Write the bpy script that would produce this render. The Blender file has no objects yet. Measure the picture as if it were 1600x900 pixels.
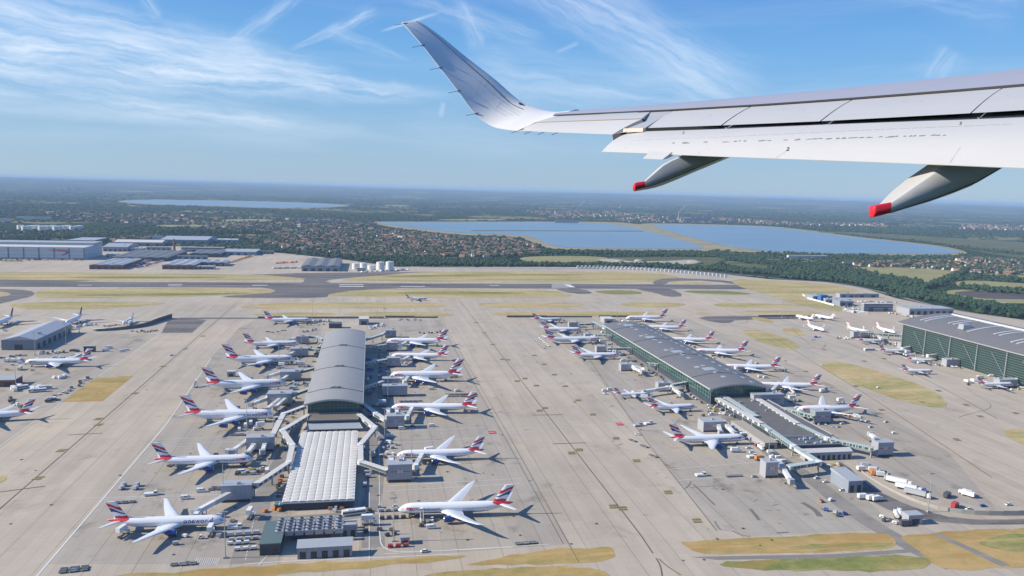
import bpy, bmesh, math, random
import numpy as np
from mathutils import Vector, Matrix, noise
R_ = math.radians
SC = bpy.context.scene
COL = SC.collection
rnd = random.Random(7)

# ------------------------------------------------------------------ camera
F_PX = 1205.0
EYE = Vector((0.0, 0.0, 187.0))
AZ, PITCH, ROLL = R_(10.46), math.atan(154.0/F_PX), math.atan(0.027)
fwd = Vector((math.sin(AZ)*math.cos(PITCH), math.cos(AZ)*math.cos(PITCH), -math.sin(PITCH)))
rt0 = Vector((math.cos(AZ), -math.sin(AZ), 0)); up0 = rt0.cross(fwd)
CR = math.cos(ROLL)*rt0 + math.sin(ROLL)*up0
CU = -math.sin(ROLL)*rt0 + math.cos(ROLL)*up0
cam_d = bpy.data.cameras.new('camera'); cam = bpy.data.objects.new('camera', cam_d); COL.objects.link(cam)
M = Matrix.Identity(4)
for i in range(3):
    M[i][0] = CR[i]; M[i][1] = CU[i]; M[i][2] = -fwd[i]; M[i][3] = EYE[i]
cam.matrix_world = M
cam_d.sensor_width = 36.0; cam_d.lens = F_PX/1600*36; cam_d.clip_start = 0.3; cam_d.clip_end = 200000
SC.camera = cam

# ------------------------------------------------------------------ light
SUN_EL, SUN_AZ = 31.0, 273.5
SC.view_settings.view_transform = 'Standard'; SC.view_settings.look = 'None'
SC.view_settings.gamma = 1; SC.view_settings.use_curve_mapping = False
SC.view_settings.exposure = 0.53
ld = bpy.data.lights.new('sun', 'SUN'); sun = bpy.data.objects.new('sun', ld); COL.objects.link(sun)
ld.energy = 4.9; ld.angle = R_(0.5); ld.color = (1.0, 0.925, 0.79)
sd = Vector((math.sin(R_(SUN_AZ))*math.cos(R_(SUN_EL)), math.cos(R_(SUN_AZ))*math.cos(R_(SUN_EL)), math.sin(R_(SUN_EL))))
sun.rotation_euler = sd.to_track_quat('Z', 'Y').to_euler(); sun.location = (0, 0, 400)

def ray(px, py):
    return (fwd*F_PX + CR*(px-800) + CU*(450-py)).normalized()
def G(px, py, z=0.0):
    "the point at height z seen at that place of the photograph"
    d = ray(px, py); t = (z-EYE.z)/d.z
    p = EYE + d*t
    return Vector((p.x, p.y, z))
def PX(p):
    q = Vector(p)-EYE; zc = q.dot(fwd)
    return 800+F_PX*q.dot(CR)/zc, 450-F_PX*q.dot(CU)/zc

# ------------------------------------------------------------------ node helpers
class NT:
    def __init__(s, tree): s.t = tree; s.n = tree.nodes; s.l = tree.links
    def node(s, typ, **kw):
        n = s.n.new(typ)
        for k, v in kw.items(): setattr(n, k, v)
        return n
    def put(s, sock, v):
        if isinstance(v, bpy.types.NodeSocket): s.l.new(v, sock)
        elif v is not None: sock.default_value = v
    def m(s, op, a, b=None, c=None, clamp=False):
        n = s.node('ShaderNodeMath', operation=op, use_clamp=clamp)
        s.put(n.inputs[0], a); s.put(n.inputs[1], b)
        if c is not None: s.put(n.inputs[2], c)
        return n.outputs[0]
    def step(s, v, a, b, lo=0.0, hi=1.0):
        n = s.node('ShaderNodeMapRange', interpolation_type='SMOOTHSTEP')
        for k, x in zip((0, 1, 2, 3, 4), (v, a, b, lo, hi)): s.put(n.inputs[k], x)
        return n.outputs[0]
    def mix(s, f, a, b, typ='MIX'):
        n = s.node('ShaderNodeMix', data_type='RGBA', blend_type=typ)
        s.put(n.inputs[0], f)
        s.put(n.inputs[6], a if not isinstance(a, tuple) else (*a[:3], 1)); s.put(n.inputs[7], b if not isinstance(b, tuple) else (*b[:3], 1))
        return n.outputs[2]
    def noise(s, vec, scale, detail=3, rough=0.55, dist=0.0):
        n = s.node('ShaderNodeTexNoise'); s.put(n.inputs['Vector'], vec)
        n.inputs['Scale'].default_value = scale; n.inputs['Detail'].default_value = detail
        n.inputs['Roughness'].default_value = rough; n.inputs['Distortion'].default_value = dist
        return n.outputs[0]
    def xyz(s, vec):
        n = s.node('ShaderNodeSeparateXYZ'); s.put(n.inputs[0], vec); return n.outputs
    def vec(s, x, y, z=0.0):
        n = s.node('ShaderNodeCombineXYZ')
        for k, v in enumerate((x, y, z)): s.put(n.inputs[k], v)
        return n.outputs[0]
    def vscale(s, vec, sc):
        n = s.node('ShaderNodeVectorMath', operation='MULTIPLY'); s.put(n.inputs[0], vec); n.inputs[1].default_value = sc
        return n.outputs[0]

def newmat(name):
    m = bpy.data.materials.new(name); m.use_nodes = True
    nt = NT(m.node_tree); b = m.node_tree.nodes['Principled BSDF']
    return m, nt, b
def world_pos(nt): return nt.node('ShaderNodeNewGeometry').outputs['Position']
def obj_pos(nt): return nt.node('ShaderNodeTexCoord').outputs['Object']

_mats = {}
def mat(name, col, rough=0.6, metal=0.0, var=0.12, scale=0.3, spec=0.5, streak=None, objc=False, coat=0):
    if name in _mats: return _mats[name]
    m, nt, b = newmat(name)
    p = obj_pos(nt)
    if streak: p = nt.vscale(p, streak)
    n1 = nt.noise(p, scale, 4); n2 = nt.noise(p, scale*9, 3)
    f = nt.m('ADD', nt.m('MULTIPLY', n1, 0.65), nt.m('MULTIPLY', n2, 0.35))
    k = nt.m('MULTIPLY_ADD', nt.m('SUBTRACT', f, 0.5), var*4, 1.0)
    if objc: base = nt.node('ShaderNodeObjectInfo').outputs['Color']
    else:
        c = nt.node('ShaderNodeRGB'); c.outputs[0].default_value = (*col, 1); base = c.outputs[0]
    mul = nt.node('ShaderNodeVectorMath', operation='SCALE'); nt.l.new(base, mul.inputs[0]); nt.l.new(k, mul.inputs['Scale'])
    nt.l.new(mul.outputs[0], b.inputs['Base Color'])
    b.inputs['Roughness'].default_value = rough; b.inputs['Metallic'].default_value = metal
    b.inputs['Specular IOR Level'].default_value = spec
    if coat: b.inputs['Coat Weight'].default_value = coat
    _mats[name] = m
    return m

# ------------------------------------------------------------------ mesh helpers
def tag(o, label=None, cat=None, group=None, kind=None):
    if label: o['label'] = label
    if cat: o['category'] = cat
    if group: o['group'] = group
    if kind: o['kind'] = kind
    return o
def thing(name, label, cat, loc=(0, 0, 0), rz=0.0, group=None):
    o = bpy.data.objects.new(name, None); o.empty_display_size = 1; COL.objects.link(o)
    o.location = loc; o.rotation_euler = (0, 0, rz)
    return tag(o, label, cat, group)

def copy_tree(o, parent=None):
    c = o.copy(); COL.objects.link(c)
    if parent is not None: c.parent = parent
    for ch in o.children:
        copy_tree(ch, c)
    return c

class MB:
    def __init__(s, org=(0, 0, 0)): s.v = []; s.f = []; s.mi = []; s.uv = None; s.o = Vector(org)
    def add(s, vs, fs, m=0):
        k = len(s.v); s.v += [tuple(v) for v in vs]; s.f += [tuple(i+k for i in f) for f in fs]; s.mi += [m]*len(fs)
        return s
    def box(s, c, d, m=0, rz=0.0, taper=1.0):
        "box with centre of its base at c"
        x, y, z = d[0]/2, d[1]/2, d[2]; cs, sn = math.cos(rz), math.sin(rz)
        vs = []
        for zz, t in ((0, 1), (z, taper)):
            for sx, sy in ((-1, -1), (1, -1), (1, 1), (-1, 1)):
                a, b = sx*x*t, sy*y*t
                vs.append((c[0]+a*cs-b*sn, c[1]+a*sn+b*cs, c[2]+zz))
        return s.add(vs, [(3, 2, 1, 0), (4, 5, 6, 7), (0, 1, 5, 4), (1, 2, 6, 5), (2, 3, 7, 6), (3, 0, 4, 7)], m)
    def prism(s, poly, z0, z1, m=0):
        n = len(poly); vs = [(p[0], p[1], z0) for p in poly]+[(p[0], p[1], z1) for p in poly]
        a = sum(poly[i][0]*poly[(i+1) % n][1]-poly[(i+1) % n][0]*poly[i][1] for i in range(n))
        if a < 0: vs = [(p[0], p[1], z0) for p in poly[::-1]]+[(p[0], p[1], z1) for p in poly[::-1]]
        return s.add(vs, [tuple(range(n-1, -1, -1)), tuple(range(n, 2*n))]+[(i, (i+1) % n, n+(i+1) % n, n+i) for i in range(n)], m)
    def bar(s, p, q, w, h, m=0):
        "beam from p to q, width w, height h, p and q at the beam's mid height"
        p, q = Vector(p), Vector(q); d = (q-p); L = d.length
        if L < 1e-6: return s
        d /= L; side = d.cross(Vector((0, 0, 1)))
        side = side.normalized() if side.length > 1e-3 else Vector((1, 0, 0))
        u = side.cross(d).normalized(); side *= w/2; u *= h/2
        vs = [p-side-u, p+side-u, p+side+u, p-side+u, q-side-u, q+side-u, q+side+u, q-side+u]
        return s.add(vs, [(0, 1, 2, 3), (7, 6, 5, 4), (1, 0, 4, 5), (2, 1, 5, 6), (3, 2, 6, 7), (0, 3, 7, 4)], m)
    def cyl(s, p, q, r, n=10, m=0, r2=None):
        p, q = Vector(p), Vector(q); d = (q-p).normalized(); r2 = r if r2 is None else r2
        a = d.orthogonal().normalized(); b = d.cross(a)
        vs = [p+(a*math.cos(t)+b*math.sin(t))*r for t in [2*math.pi*i/n for i in range(n)]]
        vs += [q+(a*math.cos(t)+b*math.sin(t))*r2 for t in [2*math.pi*i/n for i in range(n)]]
        return s.add(vs, [tuple(range(n-1, -1, -1)), tuple(range(n, 2*n))]+[(i, (i+1) % n, n+(i+1) % n, n+i) for i in range(n)], m)
    def loft(s, rings, m=0, cap=True, closed=True):
        n = len(rings[0]); vs = [p for r in rings for p in r]; fs = []
        for k in range(len(rings)-1):
            for i in range(n if closed else n-1):
                j = (i+1) % n; fs.append((k*n+i, k*n+j, (k+1)*n+j, (k+1)*n+i))
        if cap and closed: fs += [tuple(range(n-1, -1, -1)), tuple(range((len(rings)-1)*n, len(rings)*n))]
        return s.add(vs, fs, m)
    def build(s, name, mats, parent=None, smooth=False, fix=False, kind=None, angle=None):
        me = bpy.data.meshes.new(name)
        o = s.o
        me.from_pydata([(v[0]-o.x, v[1]-o.y, v[2]-o.z) for v in s.v], [], s.f)
        if not isinstance(mats, (list, tuple)): mats = [mats]
        for mm in mats: me.materials.append(mm)
        if len(mats) > 1: me.polygons.foreach_set('material_index', s.mi)
        if fix:
            bm = bmesh.new(); bm.from_mesh(me); bmesh.ops.recalc_face_normals(bm, faces=bm.faces); bm.to_mesh(me); bm.free()
        if smooth:
            me.polygons.foreach_set('use_smooth', [True]*len(me.polygons))
            if angle: me.set_sharp_from_angle(angle=R_(angle))
        me.update()
        ob = bpy.data.objects.new(name, me); COL.objects.link(ob)
        if parent is not None: ob.parent = parent
        elif s.o.length > 0: ob.location = s.o
        if kind: ob['kind'] = kind
        return ob

def text_mesh(txt, size, depth=0.0):
    cu = bpy.data.curves.new('t', 'FONT'); cu.body = txt; cu.size = size; cu.align_x = 'CENTER'; cu.align_y = 'CENTER'
    cu.extrude = depth; cu.resolution_u = 2; cu.offset = size*0.012
    ob = bpy.data.objects.new('t', cu); COL.objects.link(ob)
    dg = bpy.context.evaluated_depsgraph_get(); me = bpy.data.meshes.new_from_object(ob.evaluated_get(dg))
    vs = [tuple(v.co) for v in me.vertices]; fs = [tuple(p.vertices) for p in me.polygons]
    bpy.data.objects.remove(ob); bpy.data.curves.remove(cu); bpy.data.meshes.remove(me)
    return vs, fs

def chaikin(p, k=2, closed=True):
    for _ in range(k):
        q = []; n = len(p)
        for i in range(n if closed else n-1):
            a, b = p[i], p[(i+1) % n]
            q += [(a[0]*.75+b[0]*.25, a[1]*.75+b[1]*.25), (a[0]*.25+b[0]*.75, a[1]*.25+b[1]*.75)]
        p = q
    return p
def ragged(w, amp=1.1, step=5.0):
    out = []
    for i, a in enumerate(w):
        b = w[(i+1) % len(w)]; L = math.hypot(b[0]-a[0], b[1]-a[1]); n = max(1, int(L/step))
        for k in range(n):
            x, y = a[0]+(b[0]-a[0])*k/n, a[1]+(b[1]-a[1])*k/n
            out.append((x+amp*noise.noise(Vector((x*.11, y*.11, 3))), y+amp*2.2*noise.noise(Vector((x*.09, y*.13, 9)))))
    return out
def gp(pts, z=0.0, smooth=0):
    w = [(G(x, y).x, G(x, y).y) for x, y in pts]
    return chaikin(w, smooth) if smooth else w
def sheets(name, polys, z, material, kind='structure'):
    mb = MB()
    for k, w in enumerate(polys):
        zz = z+0.0016*(k % 24)
        if isinstance(w, tuple):      # a ribbon: (left points, right points)
            l, r = w; n = len(l); mb.add([(p[0], p[1], zz) for p in l]+[(p[0], p[1], zz) for p in r], [(i, n+i, n+i+1, i+1) for i in range(n-1)])
            continue
        a = sum(w[i][0]*w[(i+1) % len(w)][1]-w[(i+1) % len(w)][0]*w[i][1] for i in range(len(w)))
        if a < 0: w = w[::-1]
        mb.add([(p[0], p[1], zz) for p in w], [tuple(range(len(w)))])
    return mb.build(name, material, kind=kind)
def strip(pts, w):
    "one flat mitred ribbon of width w along world points"
    P = [Vector((p[0], p[1])) for p in pts]; l, r = [], []
    for i, p in enumerate(P):
        d = (P[min(i+1, len(P)-1)]-P[max(i-1, 0)]).normalized(); n = Vector((-d.y, d.x))*w/2
        l.append(tuple(p+n)); r.append(tuple(p-n))
    return [(l, r)]
# ------------------------------------------------------------------ world: sky with cirrus
def skyae(px, py):
    d = ray(px, py); return math.degrees(math.atan2(d.x, d.y)), math.degrees(math.asin(d.z))
W = bpy.data.worlds.new('World'); SC.world = W; W.use_nodes = True
nt = NT(W.node_tree); bg = W.node_tree.nodes['Background']
sky = nt.node('ShaderNodeTexSky', sky_type='NISHITA'); sky.sun_disc = False
sky.sun_elevation = R_(SUN_EL); sky.sun_rotation = R_(SUN_AZ); sky.altitude = 200
sky.air_density = 1.0; sky.dust_density = 0.15; sky.ozone_density = 2.0
d = nt.node('ShaderNodeTexCoord').outputs['Generated']
x, y, z = nt.xyz(d)
az = nt.m('MULTIPLY', nt.m('ARCTAN2', x, y), 180/math.pi)
el = nt.m('MULTIPLY', nt.m('ARCSINE', z), 180/math.pi)
warp = nt.noise(nt.vec(az, el, 0.0), 0.22, 3, 0.6)
warp2 = nt.noise(nt.vec(az, el, 7.0), 0.9, 3, 0.6)
total = None
# (x0,y0,x1,y1, half width at both ends, strength, streak fineness)
STREAKS = [
 (-260, 20, 700, 152, 70, 9, 0.85, 1.0), (-200, -30, 520, 110, 46, 20, 0.6, 1.2), (-300, 80, 560, 208, 34, 12, 0.6, 1.0),
 (-100, 215, 560, 222, 22, 14, 0.28, 0.6), (280, 190, 900, 250, 26, 20, 0.24, 0.6), (-200, 145, 380, 190, 20, 8, 0.3, 1.0),
 (365, 68, 470, -15, 9, 12, 0.45, 2.0), (462, 74, 588, 16, 3, 12, 0.6, 2.0), (520, 50, 640, 95, 14, 3, 0.30, 2.0),
 (600, 48, 690, 18, 2.5, 2.5, 0.6, 2.5), (720, 5, 752, 75, 10, 16, 0.42, 1.6), (640, -10, 850, 66, 16, 18, 0.33, 1.5),
 (800, -60, 1180, 150, 44, 40, 0.60, 0.8), (750, 110, 1130, 160, 50, 34, 0.42, 0.6), (1455, 125, 1490, 75, 22, 26, 0.34, 1.2),
 (222, -10, 250, 30, 12, 8, 0.3, 2.0), (870, 82, 905, 66, 3, 4, 0.25, 2.0), (1400, -20, 1600, 10, 20, 30, 0.3, 1.0),
 (640, 200, 1000, 245, 30, 30, 0.2, 0.6), (692, 160, 688, 184, 4, 5, 0.35, 2), (1700, 60, 2600, -300, 60, 90, 0.5, 0.8), (-1400, 40, -400, -200, 60, 90, 0.6, 0.8)]
for i, (x0, y0, x1, y1, w0, w1, st, fine) in enumerate(STREAKS):
    a0, e0 = skyae(x0, y0); a1, e1 = skyae(x1, y1)
    L = math.hypot(a1-a0, e1-e0); ca, sa = (a1-a0)/L, (e1-e0)/L
    dx = nt.m('SUBTRACT', az, a0); dy = nt.m('SUBTRACT', el, e0)
    s = nt.m('ADD', nt.m('MULTIPLY', dx, ca), nt.m('MULTIPLY', dy, sa))
    t = nt.m('SUBTRACT', nt.m('MULTIPLY', dy, ca), nt.m('MULTIPLY', dx, sa))
    k = 1/21.0
    wv = nt.m('MULTIPLY_ADD', s, (w1-w0)*k/L, w0*k)
    wv = nt.m('MAXIMUM', wv, min(w0, w1)*k)
    t2 = nt.m('ADD', t, nt.m('MULTIPLY', nt.m('SUBTRACT', warp, 0.5), min(1.3, 0.45*(w0+w1)*k)))
    t2 = nt.m('ADD', t2, nt.m('MULTIPLY', nt.m('SUBTRACT', warp2, 0.5), min(0.35, 0.22*(w0+w1)*k)))
    q = nt.m('DIVIDE', nt.m('ABSOLUTE', t2), wv)
    prof = nt.step(q, 1.5, 0.0)
    ends = nt.m('MULTIPLY', nt.step(s, -0.12*L, 0.12*L), nt.step(s, 1.06*L, 0.80*L))
    nz = nt.noise(nt.vec(nt.m('MULTIPLY', s, 0.16*fine), nt.m('MULTIPLY', t2, 1.5*fine), i*3.7), 1.0, 6, 0.60, 0.22)
    nz = nt.step(nz, 0.24, 0.86)
    c = nt.m('MULTIPLY', nt.m('MULTIPLY', prof, ends), nt.m('MULTIPLY', nz, st))
    total = c if total is None else nt.m('SUBTRACT', nt.m('ADD', total, c), nt.m('MULTIPLY', total, c))
veil = nt.noise(nt.vec(nt.m('MULTIPLY', az, 0.05), nt.m('MULTIPLY', el, 0.35), 3.3), 1.0, 5, 0.6, 0.5)
veil = nt.m('MULTIPLY', nt.step(veil, 0.42, 0.8), nt.m('MULTIPLY', nt.step(el, 1.0, 6.0), 0.11))
total = nt.m('SUBTRACT', nt.m('ADD', total, veil), nt.m('MULTIPLY', total, veil))
total = nt.m('MULTIPLY', total, nt.step(el, 0.5, 5.0))
hs = nt.node('ShaderNodeHueSaturation'); nt.l.new(sky.outputs[0], hs.inputs['Color']); hs.inputs['Saturation'].default_value = 1.18
hs.inputs['Value'].default_value = 1.0
grad = nt.mix(nt.step(el, 7.0, 20.0), nt.mix(nt.step(el, 0.0, 11.0), (2.3, 3.6, 5.1), (1.4, 3.4, 6.1)), (0.32, 1.55, 5.1))
hz_ = nt.mix(nt.step(el, 70.0, 26.0, 0.25, 0.86), hs.outputs[0], grad)
out = nt.mix(total, hz_, (6.6, 7.2, 8.1))
nt.l.new(out, bg.inputs['Color']); bg.inputs['Strength'].default_value = 0.095

# ------------------------------------------------------------------ ground materials
def m_apron(nm='apron concrete', c0=(0.398, 0.346, 0.280), c1=(0.438, 0.366, 0.280), dirt=1.0):
    m, nt, b = newmat(nm); p = world_pos(nt); x, y, z = nt.xyz(p)
    big = nt.noise(p, 0.006, 4); mid = nt.noise(p, 0.05, 5, 0.6); fine = nt.noise(p, 0.9, 3)
    lane = nt.noise(nt.vscale(p, (0.09, 0.006, 1)), 1.0, 3, 0.5)
    lane2 = nt.noise(nt.vscale(p, (0.7, 0.01, 1)), 1.0, 2, 0.5)
    # slabs: each bay its own tone, joints between them
    cx = nt.m('FLOOR', nt.m('DIVIDE', x, 7.5)); cy = nt.m('FLOOR', nt.m('DIVIDE', y, 45.0))
    wn = nt.node('ShaderNodeTexWhiteNoise', noise_dimensions='2D'); nt.l.new(nt.vec(cx, cy), wn.inputs['Vector'])
    jx = nt.m('LESS_THAN', nt.m('FRACT', nt.m('DIVIDE', x, 7.5)), 0.035)
    jx2 = nt.m('LESS_THAN', nt.m('FRACT', nt.m('DIVIDE', x, 22.5)), 0.022)
    jy = nt.m('LESS_THAN', nt.m('FRACT', nt.m('DIVIDE', y, 6.0)), 0.03)
    k = nt.m('MULTIPLY_ADD', nt.m('SUBTRACT', big, 0.5), 0.45, 1.0)
    k = nt.m('ADD', k, nt.m('MULTIPLY', nt.m('SUBTRACT', mid, 0.5), 0.26))
    k = nt.m('ADD', k, nt.m('MULTIPLY', nt.m('SUBTRACT', lane, 0.5), 0.30))
    k = nt.m('ADD', k, nt.m('MULTIPLY', nt.m('SUBTRACT', lane2, 0.5), 0.14))
    k = nt.m('ADD', k, nt.m('MULTIPLY', nt.m('SUBTRACT', fine, 0.5), 0.10))
    k = nt.m('ADD', k, nt.m('MULTIPLY', nt.m('SUBTRACT', wn.outputs[0], 0.5), 0.08))
    k = nt.m('SUBTRACT', k, nt.m('MULTIPLY', jx, 0.15)); k = nt.m('SUBTRACT', k, nt.m('MULTIPLY', jx2, 0.20)); k = nt.m('SUBTRACT', k, nt.m('MULTIPLY', jy, 0.11))
    st = nt.step(nt.noise(p, 0.028, 6, 0.72, 0.4), 0.60-.035*dirt, 0.74-.035*dirt)
    st2 = nt.step(nt.noise(nt.vscale(p, (0.05, 0.22, 1)), 1.0, 5, 0.7), 0.63, 0.76)
    k = nt.m('SUBTRACT', k, nt.m('MULTIPLY', st, 0.20*dirt)); k = nt.m('SUBTRACT', k, nt.m('MULTIPLY', st2, 0.16*dirt))
    col = nt.mix(nt.step(nt.noise(p, 0.004, 3), 0.35, 0.65), c0, c1)
    mul = nt.node('ShaderNodeVectorMath', operation='SCALE'); nt.l.new(col, mul.inputs[0]); nt.l.new(k, mul.inputs['Scale'])
    nt.l.new(mul.outputs[0], b.inputs['Base Color']); b.inputs['Roughness'].default_value = 0.9; b.inputs['Specular IOR Level'].default_value = 0.2
    return m
def m_asphalt(name, c0, c1):
    m, nt, b = newmat(name); p = world_pos(nt)
    n1 = nt.noise(nt.vscale(p, (0.006, 0.07, 1)), 1.0, 5, 0.6); n2 = nt.noise(p, 0.2, 4)
    f = nt.m('ADD', nt.m('MULTIPLY', n1, 0.7), nt.m('MULTIPLY', n2, 0.3))
    nt.l.new(nt.mix(nt.step(f, 0.36, 0.64), c0, c1), b.inputs['Base Color'])
    b.inputs['Roughness'].default_value = 0.9; b.inputs['Specular IOR Level'].default_value = 0.2
    return m
def m_grass(name, dry, green, bias=0.5):
    m, nt, b = newmat(name); p = world_pos(nt)
    n1 = nt.noise(nt.vscale(p, (0.006, 0.03, 1)), 1.0, 5, 0.62); n2 = nt.noise(p, 0.12, 4, 0.65); n3 = nt.noise(p, 1.1, 2)
    f = nt.m('ADD', nt.m('MULTIPLY', n1, 0.55), nt.m('ADD', nt.m('MULTIPLY', n2, 0.3), nt.m('MULTIPLY', n3, 0.15)))
    c = nt.mix(nt.step(f, bias-0.13, bias+0.13), dry, green)
    c = nt.mix(nt.m('MULTIPLY', nt.step(nt.noise(nt.vscale(p, (0.018, 0.05, 1)), 1.0, 5, 0.7), 0.50, 0.62), 0.55), c, (dry[0]*.80, dry[1]*.66, dry[2]*.50))
    c = nt.mix(nt.m('MULTIPLY', nt.step(nt.noise(nt.vscale(p, (0.01, 0.16, 1)), 1.0, 3, 0.6), 0.56, 0.70), 0.5), c, tuple(min(.6, v*1.25) for v in dry))
    nt.l.new(c, b.inputs['Base Color']); b.inputs['Roughness'].default_value = 0.95; b.inputs['Specular IOR Level'].default_value = 0.1
    return m
def m_land():
    m, nt, b = newmat('farmland and woodland'); p = world_pos(nt)
    v = nt.node('ShaderNodeTexVoronoi', feature='F1'); v.inputs['Scale'].default_value = 0.0022; v.inputs['Randomness'].default_value = 0.9
    wv = nt.node('ShaderNodeVectorMath', operation='ADD'); nt.l.new(p, wv.inputs[0])
    nz = nt.node('ShaderNodeTexNoise'); nz.inputs['Scale'].default_value = 0.004; nt.l.new(p, nz.inputs['Vector'])
    ns = nt.node('ShaderNodeVectorMath', operation='SCALE'); nt.l.new(nz.outputs['Color'], ns.inputs[0]); ns.inputs['Scale'].default_value = 260
    nt.l.new(ns.outputs[0], wv.inputs[1]); nt.l.new(wv.outputs[0], v.inputs['Vector'])
    sel = nt.xyz(v.outputs['Color'])[0]
    fields = nt.mix(nt.step(sel, 0.2, 0.8), (0.06, 0.085, 0.03), (0.20, 0.18, 0.085))
    woods = nt.mix(nt.noise(p, 0.03, 4, 0.7), (0.014, 0.030, 0.018), (0.040, 0.062, 0.030))
    f = nt.step(nt.noise(p, 0.0011, 5, 0.6), 0.46, 0.62)
    c = nt.mix(nt.m('MULTIPLY', f, nt.m('GREATER_THAN', sel, 0.62)), woods, fields)
    nt.l.new(c, b.inputs['Base Color']); b.inputs['Roughness'].default_value = 1.0; b.inputs['Specular IOR Level'].default_value = 0.0
    return m
def m_water():
    m, nt, b = newmat('reservoir water'); p = world_pos(nt)
    f = nt.noise(nt.vscale(p, (0.002, 0.006, 1)), 1.0, 4)
    nt.l.new(nt.mix(f, (0.09, 0.17, 0.235), (0.20, 0.28, 0.34)), b.inputs['Base Color'])
    b.inputs['Roughness'].default_value = 0.3; b.inputs['IOR'].default_value = 1.33
    bump = nt.node('ShaderNodeBump'); bump.inputs['Strength'].default_value = 0.35; bump.inputs['Distance'].default_value = 0.5
    nt.l.new(nt.noise(p, 0.15, 4), bump.inputs['Height']); nt.l.new(bump.outputs[0], b.inputs['Normal'])
    return m
APRON = m_apron(); APRON2 = m_apron('stand concrete', (0.338, 0.303, 0.256), (0.368, 0.318, 0.256), 1.7); ASPH = m_asphalt('taxiway asphalt', (0.092, 0.086, 0.085), (0.195, 0.175, 0.158))
ASPH2 = m_asphalt('service road asphalt', (0.20, 0.185, 0.165), (0.27, 0.245, 0.215))
RUNW = m_asphalt('runway asphalt', (0.072, 0.068, 0.070), (0.205, 0.185, 0.168))
GRASS = m_grass('dry airfield grass', (0.48, 0.375, 0.20), (0.24, 0.235, 0.08), 0.51)
GRASSG = m_grass('green airfield grass', (0.36, 0.29, 0.12), (0.125, 0.17, 0.045), 0.46)
GRASSD = m_grass('parched verge grass', (0.44, 0.30, 0.13), (0.22, 0.20, 0.06), 0.51)
FIELD = m_grass('pale hay field', (0.30, 0.27, 0.13), (0.19, 0.20, 0.075), 0.52)
SCRUB = m_grass('scrub and marsh', (0.17, 0.15, 0.07), (0.055, 0.08, 0.03), 0.45)
BANK = m_grass('reservoir bank', (0.34, 0.28, 0.17), (0.16, 0.17, 0.085), 0.54)
SOIL = m_asphalt('ploughed soil', (0.07, 0.06, 0.055), (0.10, 0.085, 0.075))
WATER = m_water()
WHITEP = mat('white road paint', (0.62, 0.61, 0.58), 0.8, var=0.1, scale=0.5)
YELLOWP = mat('yellow taxi paint', (0.42, 0.32, 0.10), 0.8, var=0.1, scale=0.5)
DARKP = mat('dark joint sealant', (0.13, 0.105, 0.07), 0.9, scale=0.5)

# ------------------------------------------------------------------ ground: one sheet to the horizon, hills far out
mb = MB(); NS = 160
radii = [0.01, 400, 800, 1500, 2500, 4000, 6000, 9000, 12000, 14000, 16000, 18000, 20000, 22000, 24500, 27000, 30000, 34000, 38000, 43000, 50000, 58000]
def hill(x, y):
    r = math.hypot(x, y); a = math.degrees(math.atan2(x, y))
    if r < 12500: return 0.0
    k = min(1, (r-12500)/9000)
    n = noise.fractal(Vector((x/9000, y/9000, 1.7)), 1.0, 2.0, 4)*0.5+0.5
    h = k*(45+130*max(0, n)); h *= 1.0+0.35*math.exp(-((a+20)/14)**2)
    return min(h, 176)
for r in radii:
    for i in range(NS):
        t = 2*math.pi*i/NS; X, Y = r*math.sin(t), r*math.cos(t); mb.v.append((X, Y, hill(X, Y)))
for k in range(len(radii)-1):
    for i in range(NS):
        j = (i+1) % NS; mb.f.append((k*NS+i, (k+1)*NS+i, (k+1)*NS+j, k*NS+j)); mb.mi.append(0)
gr = mb.build('ground', m_land(), smooth=True, kind='structure', fix=True)
if gr.data.polygons[200].normal.z < 0: gr.data.flip_normals()

# ------------------------------------------------------------------ haze
m = bpy.data.materials.new('haze'); m.use_nodes = True; t_ = m.node_tree
for n in list(t_.nodes):
    if n.type == 'BSDF_PRINCIPLED': t_.nodes.remove(n)
pv = t_.nodes.new('ShaderNodeVolumePrincipled'); t_.links.new(pv.outputs[0], t_.nodes['Material Output'].inputs['Volume'])
pv.inputs['Color'].default_value = (0.50, 0.71, 0.98, 1); pv.inputs['Density'].default_value = 6.3e-5; pv.inputs['Anisotropy'].default_value = 0.0
hb = MB(); hb.box((0, 0, -1.5), (124000, 124000, 203.5)); hz = hb.build('haze', m, kind='stuff')
hz['label'] = 'thin blue summer haze over the whole landscape'

# ------------------------------------------------------------------ airfield surfaces
PAVE = [(-700, 1400), (-700, 405), (-60, 392), (140, 385), (300, 385), (445, 396), (540, 406), (620, 417), (860, 417), (1000, 418.5), (1100, 425), (1200, 436), (1290, 441), (1345, 449), (1400, 466), (1500, 486), (1600, 500), (1750, 520), (2300, 640), (2300, 1400)]
pv_w = [(G(x, min(y, 1100)).x, G(x, min(y, 1100)).y) for x, y in PAVE]
sheets('apron', [pv_w], 0.10, APRON)
sheets('stand_pavement', [gp(p) for p in (
  [(333, 556), (374, 512), (405, 498), (508, 498), (478, 610), (440, 880), (382, 882), (74, 882), (258.7, 665)],
  [(572, 500), (688, 500), (795, 690), (890, 850), (600, 872), (560, 872), (572, 640)],
  [(836, 497), (925, 497), (1040, 560), (1190, 660), (1300, 730), (1395, 820), (1380, 828), (1180, 838), (1120, 828), (1010, 690), (935, 590)],
  [(1010, 497), (1075, 497), (1240, 570), (1370, 640), (1480, 705), (1560, 800), (1440, 770), (1300, 700), (1200, 600)],
  [(-60, 520), (246, 522), (150, 592), (95, 631), (0, 700), (-60, 740)])], 0.105, APRON2)
def rg(*polys, sm=2): return [ragged(gp(p, smooth=sm), 1.3) for p in polys]
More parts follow.
